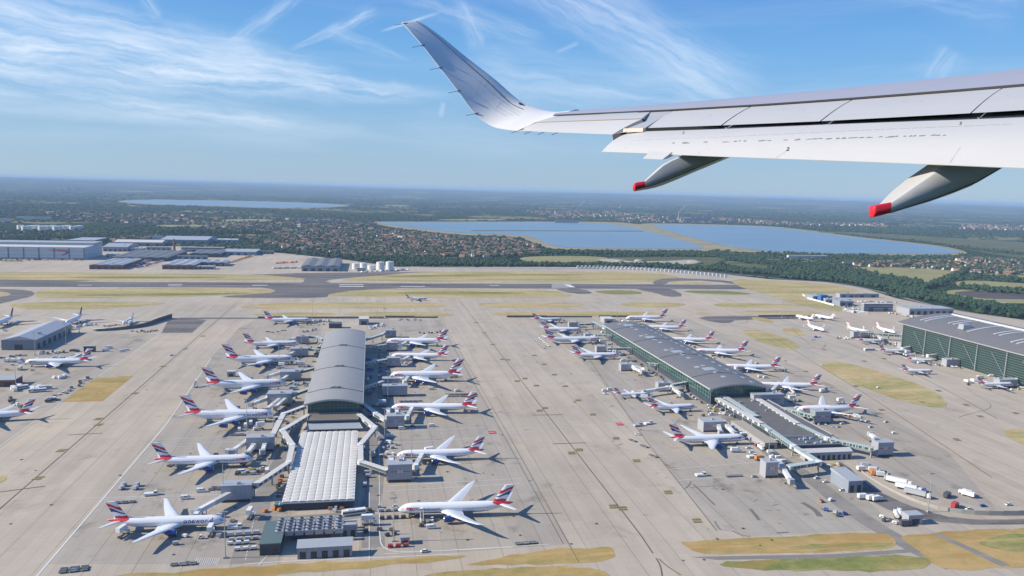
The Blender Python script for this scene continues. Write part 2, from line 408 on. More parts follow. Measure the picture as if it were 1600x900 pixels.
def gs(*polys, sm=2): return [gp(p, smooth=sm) for p in polys]
# runway and dark taxiway exits
yl = G(200, 448.8).y; yh = G(200, 440.6).y
xe = G(1190, 449).x
sheets('runway', [[(-3200, yl), (xe, yl), (xe, yh), (-3200, yh)]], 0.13, RUNW)
sheets('taxiway', gs(
  [(-60, 440), (40, 444), (200, 436), (90, 430), (-60, 432)],
  [(-40, 451), (30, 452), (55, 456), (52, 463), (20, 470), (-30, 482), (-60, 470), (10, 463), (20, 458), (-20, 453)],
  [(395, 466), (330, 464), (430, 457), (428, 452), (400, 448.5), (450, 447), (475, 441), (475, 436), (420, 433), (380, 428), (700, 424), (660, 426), (520, 436), (505, 441), (560, 446), (640, 450), (560, 453), (515, 459), (510, 466)],
  [(880, 451), (912, 451.5), (930, 459), (897, 459.5), (865, 452)], [(1010, 450), (1048, 450.5), (1072, 463), (1042, 464), (1025, 458), (985, 450)],
  [(1018, 444), (1024, 437), (1050, 434), (1078, 435), (1120, 437), (1190, 445), (1180, 449), (1110, 438.5), (1048, 439), (1038, 445)],
  sm=1) + [gp([(252, 520.5), (262, 502), (281, 497), (323, 500), (300, 520)]), gp([(280, 496.3), (600, 496.8), (610, 498.2), (330, 498.6), (280, 499)])] + gs([(1085, 495), (1160, 493), (1290, 496), (1330, 498), (1150, 499), (1140, 506), (1110, 503)], sm=1), 0.14, ASPH)
# grass
sheets('grass', rg(
  [(514, 438.5), (590, 431), (650, 425.5), (720, 424), (1000, 424.5), (1040, 429), (1070, 434), (1026, 436), (1014, 442.5), (800, 441), (600, 439.5)],
  [(1040, 442), (1060, 438.5), (1096, 439), (1118, 443.5), (1080, 443.5)],
  [(-500, 424), (60, 425), (400, 429), (440, 432), (500, 437), (300, 438.5), (0, 438)],
  [(52, 462), (60, 453), (200, 450.5), (400, 450.5), (425, 453), (430, 458), (330, 463), (200, 465.5), (60, 466)],
  [(-200, 455), (0, 456), (20, 459), (0, 463), (-200, 466)],
  [(10, 478), (30, 473), (140, 471), (270, 472.5), (240, 477), (170, 483), (40, 484)],
  [(512, 463), (515, 459), (560, 453), (640, 451), (860, 453), (890, 459), (897, 464), (850, 465.5), (640, 465)],
  [(365, 480), (420, 474), (500, 472.5), (680, 473), (700, 477), (690, 480.5), (500, 482.5), (400, 483)],
  [(745, 476), (760, 473), (900, 473), (920, 477), (880, 481), (760, 481)],
  [(963, 475), (985, 472.5), (1060, 473), (1077, 477), (1040, 481), (985, 480)],
  [(1110, 476), (1130, 473), (1240, 475), (1250, 481), (1130, 481)],
  [(375, 493.5), (430, 488), (525, 488.5), (530, 494)], [(535, 488), (690, 487.5), (712, 492), (700, 495), (540, 494.5)],
  [(758, 492), (790, 487), (1010, 487), (1040, 491), (1030, 494), (800, 494)], [(1083, 490), (1100, 487.5), (1115, 490), (1100, 492)],
  [(1150, 487), (1200, 485), (1285, 487), (1280, 492), (1160, 491)],
  [(1140, 435.5), (1200, 438), (1290, 443), (1345, 453), (1330, 457), (1270, 460), (1262, 463), (1310, 477), (1325, 489), (1250, 479), (1200, 461), (1150, 447)],
  [(1157, 518), (1168, 515), (1190, 517), (1230, 528), (1252, 542), (1240, 548), (1190, 536)],
  [(1217, 515), (1240, 512), (1265, 523), (1240, 525)], [(1168, 496), (1195, 496), (1215, 506), (1190, 503)],
  [(1282, 570), (1290, 563), (1330, 568), (1400, 588), (1460, 610), (1485, 635), (1460, 638), (1400, 625), (1320, 595), (1290, 580)],
  [(1560, 672), (1600, 670), (1700, 690), (1700, 730), (1600, 700)],
  [(-40, 760), (-20, 744), (18, 742), (0, 757)], sm=2), 0.16, GRASS)
sheets('grass_square', [gp([(97, 628), (130, 604), (152, 590.5), (180, 590), (186, 588), (208, 588), (160, 627)])] + rg(
  [(-50, 960), (100, 905), (400, 884), (560, 876), (740, 868), (715, 874), (640, 881), (560, 888), (500, 893), (430, 899), (300, 925)],
  [(722, 882), (790, 870), (860, 858), (956, 853), (961, 868), (950, 880), (740, 884)],
  [(560, 935), (660, 899), (760, 887), (957, 884), (950, 925)],
  [(1062, 847), (1075, 845), (1180, 840), (1380, 830), (1405, 848), (1390, 858), (1300, 863), (1090, 868)],
  [(1400, 838), (1500, 829), (1600, 825), (1800, 815), (1800, 878), (1600, 887), (1470, 893), (1440, 865), (1420, 850)], sm=2), 0.16, GRASSD)
sheets('grass_green', rg(
  [(1108, 876), (1440, 866), (1465, 885), (1400, 893), (1150, 892)],
  [(918, 455), (985, 453), (1012, 459), (960, 461)], [(1055, 455), (1110, 453.5), (1165, 457), (1180, 461), (1110, 460)],
  [(1560, 838), (1600, 834), (1700, 838), (1700, 868), (1570, 862), (1520, 850)], [(1200, 855), (1390, 846), (1398, 853), (1300, 861)], [(1290, 578), (1380, 602), (1440, 628), (1400, 612)],
  [(560, 434), (700, 428), (960, 429), (800, 431), (700, 432)], [(60, 433), (300, 432), (380, 434), (200, 436)],
  [(80, 462), (200, 459), (380, 457), (400, 459), (250, 463)], [(590, 458), (700, 455), (860, 458), (700, 461)], sm=2), 0.17, GRASSG)
sheets('service_track', [gp(p) for p in (
  [(1458, 835), (1468, 834), (1580, 884), (1565, 886)], [(1080, 870.5), (1300, 866.5), (1425, 858), (1440, 862), (1300, 872.5), (1120, 875)], )], 0.175, ASPH2)

# service roads round the left concourse and grey blast walls' foot
def road(pts, w, z, material, name='service_road'):
    return sheets(name, strip(chaikin([(G(x, y).x, G(x, y).y) for x, y in pts], 2, False), w), z, material)
road([(466, 640), (452, 700), (425, 745), (412, 775), (402, 806), (420, 815), (470, 812), (540, 807), (575, 800), (585, 770), (588, 720), (590, 680), (600, 640), (600, 580), (595, 530)], 11, 0.12, ASPH2)
road([(405, 800), (395, 830), (385, 870), (380, 886)], 14, 0.125, ASPH2)
road([(582, 790), (583, 830), (583, 872)], 12, 0.122, ASPH2)
road([(965, 545), (1020, 580), (1080, 610), (1140, 650), (1190, 700), (1260, 742), (1330, 800), (1440, 865), (1520, 900)], 12, 0.12, ASPH2)
sheets('sunken_road', gs([(1300, 722), (1318, 722), (1360, 762), (1430, 795), (1500, 812), (1600, 812), (1720, 806), (1720, 816), (1600, 820), (1490, 820), (1400, 803), (1345, 775)], sm=1), 0.13, ASPH)

# ---- painted lines
wl, yl_, dk = [], [], []
def line(lst, pts, w, sm=0):
    p = [(G(x, y).x, G(x, y).y) for x, y in pts]
    if sm: p = chaikin(p, sm, False)
    lst += strip(p, w)
line(wl, [(315, 500), (258.7, 665), (67.5, 889), (50, 910)], 0.9) if False else line(wl, [(258.7, 665), (67.5, 889), (55, 904)], 0.8)
line(wl, [(330, 560), (258.7, 665)], 0.7)
line(wl, [(95, 630), (0, 697)], 0.6); line(wl, [(247, 524), (154, 588)], 0.6)
line(dk, [(367, 476), (150, 665), (0, 795), (-30, 825)], 0.7); line(dk, [(715, 466), (721.5, 474), (849, 640), (1000, 835), (1020, 865)], 0.7)
line(dk, [(1020, 865), (1033, 885), (1035, 910)], 0.7, 2); line(dk, [(1020, 865), (1045, 888), (1075, 905)], 0.7, 2)
line(dk, [(690, 500), (800, 690), (905, 880)], 0.35); line(dk, [(684, 500), (792, 690), (880, 850)], 0.3)
line(dk, [(880, 500), (940, 590), (1010, 690), (1120, 830)], 0.5)
line(dk, [(1120, 505), (1190, 515), (1260, 560), (1360, 620), (1480, 700), (1600, 780)], 0.8, 2)
line(dk, [(1200, 500), (1290, 520), (1400, 570), (1500, 620), (1600, 680)], 0.8, 2)
line(dk, [(1200, 620), (1290, 640), (1400, 720), (1500, 790)], 0.5, 2)
line(dk, [(1490, 655), (1510, 648), (1545, 640), (1550, 632), (1530, 620), (1500, 600)], 0.4, 2)
line(dk, [(1262, 520), (1230, 508), (1275, 548), (1290, 542), (1289, 535)], 0.6, 2)
line(dk, [(1120, 512), (1128, 508), (1170, 505), (1165, 498)], 0.6, 2)
# lead-in lines of the stands and stand edges
for (x0, y0, x1, y1) in [(175, 832, 345, 822), (258, 736, 395, 727), (296, 662, 425, 657), (330, 613, 440, 607), (604, 655, 742, 648), (610, 728, 790, 717), (612, 815, 850, 806), (1052, 700, 1170, 694), (1018, 648, 1088, 646)]:
    line(yl_, [(x0-8, y0+.5), (x1, y1)], 0.5)
for (x0, y0, x1, y1) in [(105, 780, 330, 772), (160, 781, 350, 773), (600, 676, 757, 668), (598, 693, 766, 684), (604, 760, 815, 748), (600, 768, 812, 756), (600, 866, 858, 851), (240, 688, 400, 680), (235, 696, 385, 690), (900, 665, 1075, 656), (975, 672, 1110, 667), (1040, 734, 1190, 722), (1060, 751, 1195, 741), (300, 630, 420, 622), (230, 700, 300, 697)]:
    line(wl, [(x0, y0), (x1, y1)], 0.45)
line(wl, [(593, 790), (593, 845), (600, 858), (625, 864), (858, 853)], 0.6, 1)
line(wl, [(404, 884), (418, 868), (412, 846), (420, 815)], 0.5); line(wl, [(382, 882), (440, 878), (560, 873), (720, 866)], 0.6)
line(wl, [(577, 770), (577, 876)], 0.4); line(wl, [(592, 650), (593, 790)], 0.4)
for i in range(14):  # dashed centre of the service road
    y0 = 800+i*5.5; line(wl, [(399-i*1.1, y0), (398.2-i*1.1, y0+3)], 0.4)
for i in range(22):
    a = G(600+10*i*.9, 0) if False else None
for k in range(60): # dashed crossing road over the taxi lane
    x0 = 0+k*4.6
    line(wl, [(x0, 728-k*0.72), (x0+2.4, 727.6-k*0.72)], 0.35); line(wl, [(x0, 737-k*0.78), (x0+2.4, 736.6-k*0.78)], 0.35)
for k in range(60):
    x0 = 760+k*3.6
    line(wl, [(x0, 673-k*0.13), (x0+2, 672.9-k*0.13)], 0.35); line(wl, [(x0, 678.5-k*0.18), (x0+2, 678.4-k*0.18)], 0.35)
# hatched boxes
for k in range(12): line(wl, [(303+k*3.2, 883), (308+k*3.2, 872)], 0.35)
for k in range(14): line(wl, [(596, 812+k*1.8+3), (613, 809+k*1.8)], 0.25)
# yellow/black stand number blocks
def blocks(x, y, n=1):
    for q in range(n):
        for r in range(2):
            p = G(x, y); X, Y = p.x+q*7-r*0.6, p.y-r*3.2
            yl_.append([(X-2.8, Y-1.3), (X+2.8, Y-1.3), (X+2.8, Y+1.3), (X-2.8, Y+1.3)])
            dk2.append([(X-2.5, Y-1.05), (X+2.5, Y-1.05), (X+2.5, Y+1.05), (X-2.5, Y+1.05)])
            for s in range(4): yl3.append([(X-2.1+s*1.15, Y-.7), (X-1.5+s*1.15, Y-.7), (X-1.5+s*1.15, Y+.7), (X-2.1+s*1.15, Y+.7)])
dk2, yl3 = [], []
for (x, y) in [(98, 703), (62, 746), (155, 654), (156, 663), (212, 614), (256, 572), (851, 637), (843, 641), (905, 702), (893, 707), (958, 790), (972, 793), (1043, 768), (1088, 812), (994, 719), (962, 684), (926, 647), (903, 625), (883, 603), (820, 591), (808, 595), (838, 602), (866, 585), (850, 569), (835, 555), (785, 561), (793, 562), (770, 538), (757, 520), (744, 504), (290, 545), (318, 525), (1258, 580), (1287, 546), (1336, 603), (1465, 610), (1508, 632), (1380, 560), (1437, 585), (1270, 531), (1349, 564), (1376, 640), (1440, 628), (1493, 686), (1530, 650), (1585, 645)]:
    blocks(x, y)
for (x, y) in [(200, 688), (200, 760), (300, 560), (865, 650), (895, 693)]:
    p = G(x-60, y); 
for (x0, y0, x1, y1) in [(106, 680, 160, 677), (0, 769, 70, 760), (832, 649, 880, 648), (863, 694, 916, 692)]:
    line(dk, [(x0, y0), (x1, y1)], 1.0)
rng = random.Random(3)
for k in range(70):  # manhole covers and slot drains
    x, y = rng.uniform(0, 1250), rng.uniform(505, 880); p = G(x, y)
    s = rng.uniform(.5, .9); dk2.append([(p.x-s, p.y-s), (p.x+s, p.y-s), (p.x+s, p.y+s), (p.x-s, p.y+s)])
# runway paint
for (x0, x1, y) in [(862, 888, 447.6)]:
    for k in range(12):
        p = G(x0, 450-k*0.55); q = G(x1, 450-k*0.55); wl.append([(p.x, p.y-1), (q.x, p.y-1), (q.x, p.y+1), (p.x, p.y+1)])
for (x0, x1, y0, y1) in [(530, 568, 444.6, 445.2), (530, 568, 447.2, 448), (121, 143, 445.6, 446.0), (262, 285, 444.1, 444.6), (262, 283, 446.6, 447.1), (394, 418, 445.5, 446.1), (626, 664, 447.4, 447.9), (765, 780, 445.9, 446.4), (890, 899, 444.6, 449)]:
    p = G(x0, y1); q = G(x1, y1); r = G(x1, y0); wl.append([(p.x, p.y), (q.x, p.y), (q.x, r.y), (p.x, r.y)])
sheets('painted_line', wl, 0.19, WHITEP); sheets('painted_line_yellow', yl_, 0.185, YELLOWP); sheets('joint_line', dk, 0.195, DARKP); sheets('stand_number_block', dk2, 0.24, mat('black marking paint', (.05, .046, .04), .8)); sheets('stand_number_figure', yl3, 0.285, YELLOWP)
# tyre scuffs and oil stains with shapes of their own
STAIN = mat('rubber and oil stain', (0.15, 0.135, 0.12), 0.85, var=0.2, scale=0.4)
sl = []
for pts, w in [([(1078, 752), (1092, 765), (1112, 785), (1120, 792)], 1.2), ([(1082, 748), (1076, 760), (1066, 766)], .8), ([(1248, 783), (1262, 790), (1277, 800), (1283, 812)], 3.5), ([(1168, 790), (1180, 805), (1190, 818)], 2.0),
               ([(1065, 764), (1100, 760), (1160, 758)], .5), ([(1135, 825), (1160, 838), (1180, 838)], .9), ([(1115, 810), (1120, 822), (1130, 832)], .8), ([(1185, 835), (1260, 830)], 1.2), ([(1020, 560), (1030, 570)], 1.4), ([(985, 590), (1000, 598)], 2), ([(955, 575), (965, 585)], .8)]:
    line(sl, pts, w, 2)
for k in range(230):
    x, y = rng.choice([(rng.uniform(300, 440), rng.uniform(560, 850)), (rng.uniform(600, 700), rng.uniform(540, 850)), (rng.uniform(1100, 1330), rng.uniform(650, 820)), (rng.uniform(170, 400), rng.uniform(690, 870)), (rng.uniform(940, 1250), rng.uniform(590, 830)), (rng.uniform(620, 830), rng.uniform(520, 840)), (rng.uniform(870, 1000), rng.uniform(510, 640))])
    a = rng.uniform(-.5, .5); L = rng.uniform(2, 9); line(sl, [(x, y), (x+L*math.cos(a), y+L*math.sin(a))], rng.uniform(.25, .7))
sheets('tyre_mark', sl, 0.18, STAIN)
# ------------------------------------------------------------------ reservoirs and fields beyond the airfield
RES = [
 [(184, 314.5), (215, 312.8), (300, 313), (420, 315.5), (520, 319), (546, 321.5), (500, 324), (430, 324.8), (350, 322), (290, 320.5), (220, 318.5)],
 [(580, 347.5), (640, 347.5), (800, 347.5), (900, 347.3), (965, 351), (990, 356), (1020, 363), (1060, 374), (1112, 388.5), (1060, 389), (960, 388.5), (870, 387), (850, 379), (830, 369), (790, 366), (735, 365.5), (670, 359), (615, 352)],
 [(1010, 350.5), (1080, 351), (1200, 354.5), (1250, 360), (1320, 370), (1400, 377.5), (1470, 386), (1506, 395.5), (1470, 397.5), (1380, 397), (1280, 395.5), (1166, 391.5), (1088, 374), (1040, 360)]]
BNK = [
 [(572, 346), (640, 346.3), (960, 346), (1000, 351), (1005, 348.8), (1080, 349.6), (1200, 353), (1260, 359), (1330, 369), (1400, 376), (1480, 385), (1522, 396.5), (1470, 401), (1380, 400), (1280, 398.5), (1170, 394), (1112, 392.5), (1060, 392), (960, 391.5), (862, 390), (840, 382), (815, 371.5), (780, 368.5), (730, 368), (660, 361.5), (600, 353.5)],
 [(176, 314.5), (210, 312), (300, 312.2), (420, 314.6), (525, 318.3), (556, 321.5), (500, 325.2), (430, 325.8), (350, 323), (290, 321.5), (210, 319.2)]]
sheets('reservoir_bank', gs(*BNK, sm=2), 0.3, BANK)
sheets('reservoir_water', gs(*RES, sm=2), 0.8, WATER)
mb = MB(G(870, 361)); a, b = G(736, 360.7), G(1004, 361.6); mb.bar((a.x, a.y, 1.5), (b.x, b.y, 1.5), 14, 2.8)
o = mb.build('causeway', BANK, fix=True); tag(o, 'straight stone causeway crossing the central reservoir', 'causeway')
FLD = [
 [(806, 402.5), (850, 400), (900, 400), (935, 401), (956, 404), (925, 411), (880, 413), (822, 413)],
 [(1318, 419.5), (1340, 417.5), (1400, 418), (1486, 422), (1492, 427), (1475, 436), (1462, 443), (1400, 439), (1350, 431)],
 [(1488, 441.5), (1512, 437.5), (1600, 443), (1700, 450), (1700, 462), (1600, 455), (1500, 449)],
 [(1226, 417.5), (1250, 416.5), (1282, 424), (1276, 426), (1240, 423)],
 [(680, 342.5), (790, 342.3), (790, 344.6), (690, 344.8)], [(1530, 427), (1600, 430), (1700, 440), (1700, 446), (1560, 436)],
 [(40, 409.5), (1, 409), (0, 406), (35, 406)], [(240, 351), (330, 352), (320, 355), (250, 354.5)], [(340, 343), (420, 342), (430, 346), (350, 347)], [(345, 367), (395, 366), (430, 369), (350, 370)],
 [(198, 321), (215, 321), (214, 322.5), (199, 322.5)], [(600, 320), (642, 321), (640, 323), (602, 322)], [(655, 401.5), (700, 402), (780, 403), (700, 404.5), (650, 404)]]
sheets('field', gs(*FLD, sm=2), 0.35, FIELD)
SCR = [
 [(940, 402), (1040, 402), (1120, 401), (1130, 407), (1110, 416), (1030, 413), (960, 412)], [(1130, 409), (1200, 411), (1210, 420), (1150, 417)],
 [(1262, 361.5), (1340, 363), (1430, 368), (1560, 376), (1700, 386), (1700, 410), (1600, 404), (1530, 394), (1480, 384), (1400, 375), (1330, 367)],
 [(1290, 396), (1400, 399), (1500, 402), (1540, 400), (1500, 408), (1400, 406), (1300, 403)]]
sheets('scrubland', gs(*SCR, sm=2), 0.36, SCRUB)
sheets('parched_field', gs([(1465, 458), (1490, 452), (1560, 453), (1700, 460), (1700, 480), (1600, 474), (1530, 474), (1500, 472)], sm=2), 0.37, FIELD)
sheets('ploughed_field', gs([(1484, 458), (1510, 454.5), (1560, 456), (1640, 462), (1660, 468), (1590, 468), (1530, 467)], sm=2), 0.40, SOIL)
QRY = mat('pale quarry spoil', (0.36, 0.32, 0.26), 0.95, var=0.2, scale=0.02)
sheets('quarry_floor', gs([(930, 405), (960, 404), (985, 409), (1050, 408), (1085, 405), (1095, 411), (1060, 415), (1000, 412), (950, 411)], [(1335, 392), (1400, 393), (1500, 396), (1400, 398)], sm=2), 0.42, QRY)
sheets('perimeter_road', strip(chaikin([(G(x, y).x, G(x, y).y) for x, y in [(530, 412), (700, 419), (1000, 420), (1150, 428), (1240, 438), (1300, 441), (1350, 450), (1400, 462), (1460, 478), (1510, 488), (1600, 500)]], 2, False), 9), 0.2, ASPH2)

# ------------------------------------------------------------------ our own wing, in its real size, 4 to 18 m away
def C(px, py, zd): return EYE + fwd*zd + CR*((px-800)/F_PX*zd) + CU*((450-py)/F_PX*zd)
def ZL(t, px):   # depth of the chord line t (0 fixed trailing edge, 1 leading edge) where the photograph shows it
    u = (px-800)/F_PX; a, b = 1.6*t, 0.3+0.21*t
    return (a+16*b)/(u+b)
def P3(px, py, t): return C(px, py, ZL(t, px))
def lerp(tab, x):
    for (x0, y0), (x1, y1) in zip(tab[:-1], tab[1:]):
        if x <= x1: return y0+(y1-y0)*(x-x0)/(x1-x0)
    (x0, y0), (x1, y1) = tab[-2:]; return y0+(y1-y0)*(x-x0)/(x1-x0)
LE = [(870, 177.5), (900, 173.5), (1000, 165.5), (1100, 157.5), (1200, 148.5), (1300, 139.2), (1400, 129.5), (1500, 118.5), (1600, 106.8), (1900, 70)]
SL = [(865, 180.5), (900, 179), (1050, 172.3), (1200, 163.8), (1300, 157), (1400, 149.5), (1500, 141.8), (1600, 133.6), (1900, 108)]
ST = [(836, 191), (1000, 185.5), (1008, 200), (1127, 195.8), (1282, 189.3), (1517, 176.7), (1600, 171.8), (1900, 154)]
w_up = (C(1200, 150, 8)-C(1200, 250, 8)).normalized()
aircraft_wing = thing('aircraft_wing', 'white swept airliner wing with upturned winglet reaching in from the right, flaps lowered', 'aircraft wing', C(1700, 180, 5.0))
WO = aircraft_wing.location.copy()
def plate(name, front, rear, material, thick=0.05, bulge=0.0, nch=5, lift=0.0, parent=None, drop_front=0.0):
    "closed panel lofted between two span-wise rows of 3D points"
    rings = []; n = len(front)
    for k in range(n):
        a, b = front[k], rear[k]; sp = (front[min(k+1, n-1)]-front[max(k-1, 0)])
        c = b-a; nn = c.cross(sp).normalized()
        if nn.dot(EYE-a) < 0 : nn = -nn
        up = [a+c*t+nn*(lift+bulge*math.sin(math.pi*t)) for t in [i/(nch-1) for i in range(nch)]]
        dn = [p-nn*(thick*max(.05, 1-(i/(nch-1))**2)) for i, p in enumerate(up)]
        rings.append(up+dn[::-1])
    m = MB(WO); m.loft(rings)
    return m.build(name, material, parent or aircraft_wing, smooth=True, fix=True, angle=35)
def m_wing(name, col, rough, metal=0.0):
    m, nt, b = newmat(name); p = obj_pos(nt)
    n1 = nt.noise(p, 0.9, 5, 0.6); n2 = nt.noise(nt.vscale(p, (9, 1.5, 9)), 1.0, 4, 0.6)
    f = nt.m('MULTIPLY_ADD', nt.m('SUBTRACT', nt.m('ADD', nt.m('MULTIPLY', n1, .5), nt.m('MULTIPLY', n2, .5)), 0.5), 0.16, 1.0)
    mul = nt.node('ShaderNodeVectorMath', operation='SCALE'); mul.inputs[0].default_value = col; nt.l.new(f, mul.inputs['Scale'])
    nt.l.new(mul.outputs[0], b.inputs['Base Color']); b.inputs['Roughness'].default_value = rough; b.inputs['Metallic'].default_value = metal
    b.inputs['Coat Weight'].default_value = 0.0
    return m
WG = m_wing('wing paint', (0.445, 0.44, 0.425), 0.42); WS = m_wing('bare slat metal', (0.40, 0.395, 0.43), 0.45, 0.25)
WF = m_wing('flap paint', (0.44, 0.435, 0.425), 0.45); WG2 = m_wing('grey fairing paint', (0.34, 0.35, 0.36), 0.45); WD = mat('flap cove shade grey', (.22, .235, .27), 0.6)
WB = mat('black seal', (0.012, 0.012, 0.016), 0.6); RED = mat('red fairing tip paint', (0.62, 0.018, 0.035), 0.35, var=0.03); WHT = mat('pale sealant', (0.55, 0.45, 0.38), 0.6)
WN = m_wing('winglet paint', (0.70, 0.69, 0.66), 0.38)
def span(tab, t, xs, dy=0.0): return [P3(x, lerp(tab, x)+dy, t) for x in xs]
xsF = [870, 900, 950, 1000, 1060, 1130, 1200, 1280, 1360, 1440, 1520, 1600, 1720, 1860]
# slat (leading edge, bare metal) with the black line behind it
le = span(LE, 1.0, xsF); sl_ = span(SL, 0.38, [865, 893, 940, 988, 1047, 1117, 1187, 1267, 1347, 1427, 1507, 1587, 1707, 1847])
plate('slat', le, sl_, WS, 0.10, 0.03, 7)
sl2 = [a+(b-a)*0.012 for a, b in zip(sl_, le)]
m = MB(WO)
for a, b in zip(sl_[:-1], sl_[1:]): m.bar(a+w_up*.004, b+w_up*.004, 0.02, 0.02)
m.build('slat_seal', WB, aircraft_wing)
# fixed upper skin and spoilers between slat line and spoiler trailing edge
def chord_rows(pairs):
    f_ = [P3(a[0], a[1], 0.38) for a, b in pairs]; r_ = [P3(b[0], b[1], b[2] if len(b) > 2 else 0.08) for a, b in pairs]
    return f_, r_
def sp_pair(xs, xr): return ((xs, lerp(SL, xs)+1.5), (xr, lerp(ST[2:], xr)))
def dense(p0, p1, n=6):
    return [((p0[0][0]+(p1[0][0]-p0[0][0])*i/n, lerp(SL, p0[0][0]+(p1[0][0]-p0[0][0])*i/n)+1.5), (p0[1][0]+(p1[1][0]-p0[1][0])*i/n, lerp(ST[2:], p0[1][0]+(p1[1][0]-p0[1][0])*i/n))) for i in range(n+1)]
splits = [(1050, 1008), (1172.5, 1127.5), (1331, 1282), (1566, 1517), (1860, 1810)]
for (s0, r0), (s1, r1) in zip(splits[:-1], splits[1:]):
    g0 = 1.2
    f_, r_ = chord_rows(dense(((s0+g0, 0), (r0+g0, 0)), ((s1-g0, 0), (r1-g0, 0))))
    o = plate('spoiler', f_, r_, WG, 0.014, 0.012, 5)
    o['label'] = {1050: 'outermost spoiler panel next to the aileron', 1172.5: 'second spoiler panel', 1331: 'third spoiler panel', 1566: 'innermost spoiler panel at the frame edge'}[s0]
# underlying wing box, slightly below
f_, r_ = chord_rows(dense(((1000, 0), (975, 0)), ((1860, 0), (1810, 0)), 10))
le_b = [P3(x, lerp(LE, x)+1.2, 1.0) for x in [1000+86*i for i in range(11)]]
rings = []
for i_, (a, b, c_) in enumerate(zip(le_b, f_, r_)):
    if i_ < 2: c_ = b+(c_-b)*.5
    dn = -w_up
    rings.append([a+dn*.03, b+dn*.05, c_+dn*.06, c_+dn*.09, b+dn*.35, a+dn*.16])
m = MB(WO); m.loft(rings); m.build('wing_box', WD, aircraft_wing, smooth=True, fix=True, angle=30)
# fixed panel between aileron and spoilers, its shade put into a greyer colour
g1 = [((1018, lerp(SL, 1018)+1.5), (957.5, 210.0, 0.0)), ((1050, lerp(SL, 1050)+1.5), (1007, 200.5, 0.05))]
f_, r_ = chord_rows(g1); plate('fixed_panel', f_, r_, WG2, 0.06, 0.005)
m = MB(WO); a, b = P3(976, 201.5, 0.03), P3(1007, 200.8, 0.05); m.bar(a-w_up*.02, b-w_up*.02, .05, .05); m.build('panel_lip', WHT, aircraft_wing)
m = MB(WO); a, b = P3(958.5, 209.5, 0.0), P3(978, 202.0, 0.04); m.bar(a-w_up*.05, b-w_up*.05, .03, .08); m.build('panel_gap', WB, aircraft_wing)
# outer fixed skin then aileron
AT = [(836, 191.2), (870, 190), (920, 188.4), (1000, 185.7)]
fx = [867, 890, 920, 950, 985, 1016]; rx = [838, 868, 900, 935, 970, 1003]
f_ = [P3(x, lerp(SL, x)+1.2, 0.38) for x in fx]; r_ = [P3(x, lerp(AT, x)-.4, 0.16) for x in rx]
plate('outer_skin', f_, r_, WG, 0.10, 0.006)
f_ = [P3(x, lerp(AT, x)+.5, 0.16) for x in rx]; r_ = [P3(x, y, 0.0) for x, y in [(811, 204.3), (840, 205.6), (870, 206.9), (900, 208), (930, 209.2), (957, 210)]]
plate('aileron', f_, r_, WG, 0.05, 0.01)
m = MB(WO)
for a, b in zip(f_[:-1], f_[1:]): m.bar(a+w_up*.003, b+w_up*.003, 0.012, 0.014)
m.build('aileron_hinge', mat('brown hinge seal', (0.20, 0.13, 0.09), 0.6), aircraft_wing)
m = MB(WO)
a, b = f_[0], r_[0]; m.bar(a+w_up*.004, b+w_up*.004, .014, .014)
m.build('aileron_gap', WB, aircraft_wing)
# flap: its own aerofoil, lowered
FL = [(982, 207.5), (1000, 205.5), (1128, 201.6), (1282, 195), (1400, 190.5), (1517, 186.6), (1600, 183.5), (1860, 172)]
FT = [(940, 237), (1010, 239.5), (1100, 243.5), (1200, 247.2), (1300, 250.8), (1450, 256.2), (1600, 262.4), (1860, 274)]
fxs = [982, 1000, 1040, 1090, 1140, 1200, 1282, 1360, 1440, 1517, 1600, 1700, 1860]
fte = [940, 962, 1005, 1058, 1110, 1170, 1250, 1325, 1405, 1482, 1565, 1665, 1825]
f_ = [P3(x, lerp(FL, x), 0.06) for x in fxs]; r_ = [P3(x, lerp(FT, x), -0.12) for x in fte]
flap = plate('flap', f_, r_, WF, 0.10, 0.035, 9)
# worn streaks along the flap's middle and its stencilled figures
rw = random.Random(5)
from mathutils.bvhtree import BVHTree
def surface(ob):
    t_ = BVHTree.FromPolygons([v.co+WO for v in ob.data.vertices], [tuple(p.vertices) for p in ob.data.polygons])
    def hit(x, y, lift=.006):
        d = ray(x, y); h = t_.ray_cast(EYE, d)
        return None if h[0] is None else h[0]-d*lift
    return hit
def marks(ob, polys, material):
    "painted marks and rivets become faces of the panel's own mesh"
    bm = bmesh.new(); bm.from_mesh(ob.data); ob.data.materials.append(material); k = len(ob.data.materials)-1
    for P in polys:
        if any(p is None for p in P): continue
        try: f = bm.faces.new([bm.verts.new(p-WO) for p in P]); f.material_index = k
        except ValueError: pass
    bm.to_mesh(ob.data); bm.free()
fh = surface(flap); PL_ = []
x = 1012.0
while x < 1480:
    L = rw.uniform(3, 15); y = 226.0-(x-975)/493*15
    if rw.random() < (0.6 if x < 1120 else .92):
        for q in range(3):
            yy = y+rw.uniform(-.8, .8); hh = rw.uniform(.3, .75); a_, b_ = x+rw.uniform(0, L*.4), x+L*rw.uniform(.6, 1.05)
            PL_.append([fh(a_, yy-hh*.4), fh(b_, yy-hh-L*.03), fh(b_+1, yy+hh*.3-L*.03), fh(a_-1.2, yy+hh)])
    x += L+rw.uniform(0, 8)
marks(flap, PL_, mat('grey scuff', (0.20, 0.20, 0.22), 0.7, var=.2, scale=4))
tv, tf = text_mesh('2', 1.0); PL_ = []
for (x, y, h) in [(1231, 233, 8.0), (1501, 192.5, 6.0), (1068, 207.3, 5.0)]:
    for f in tf: PL_.append([fh(x+(tv[i][0]*1.3+tv[i][1]*.35)*h, y-tv[i][1]*h, .010) for i in f])
marks(flap, PL_, WB)
PL_ = []
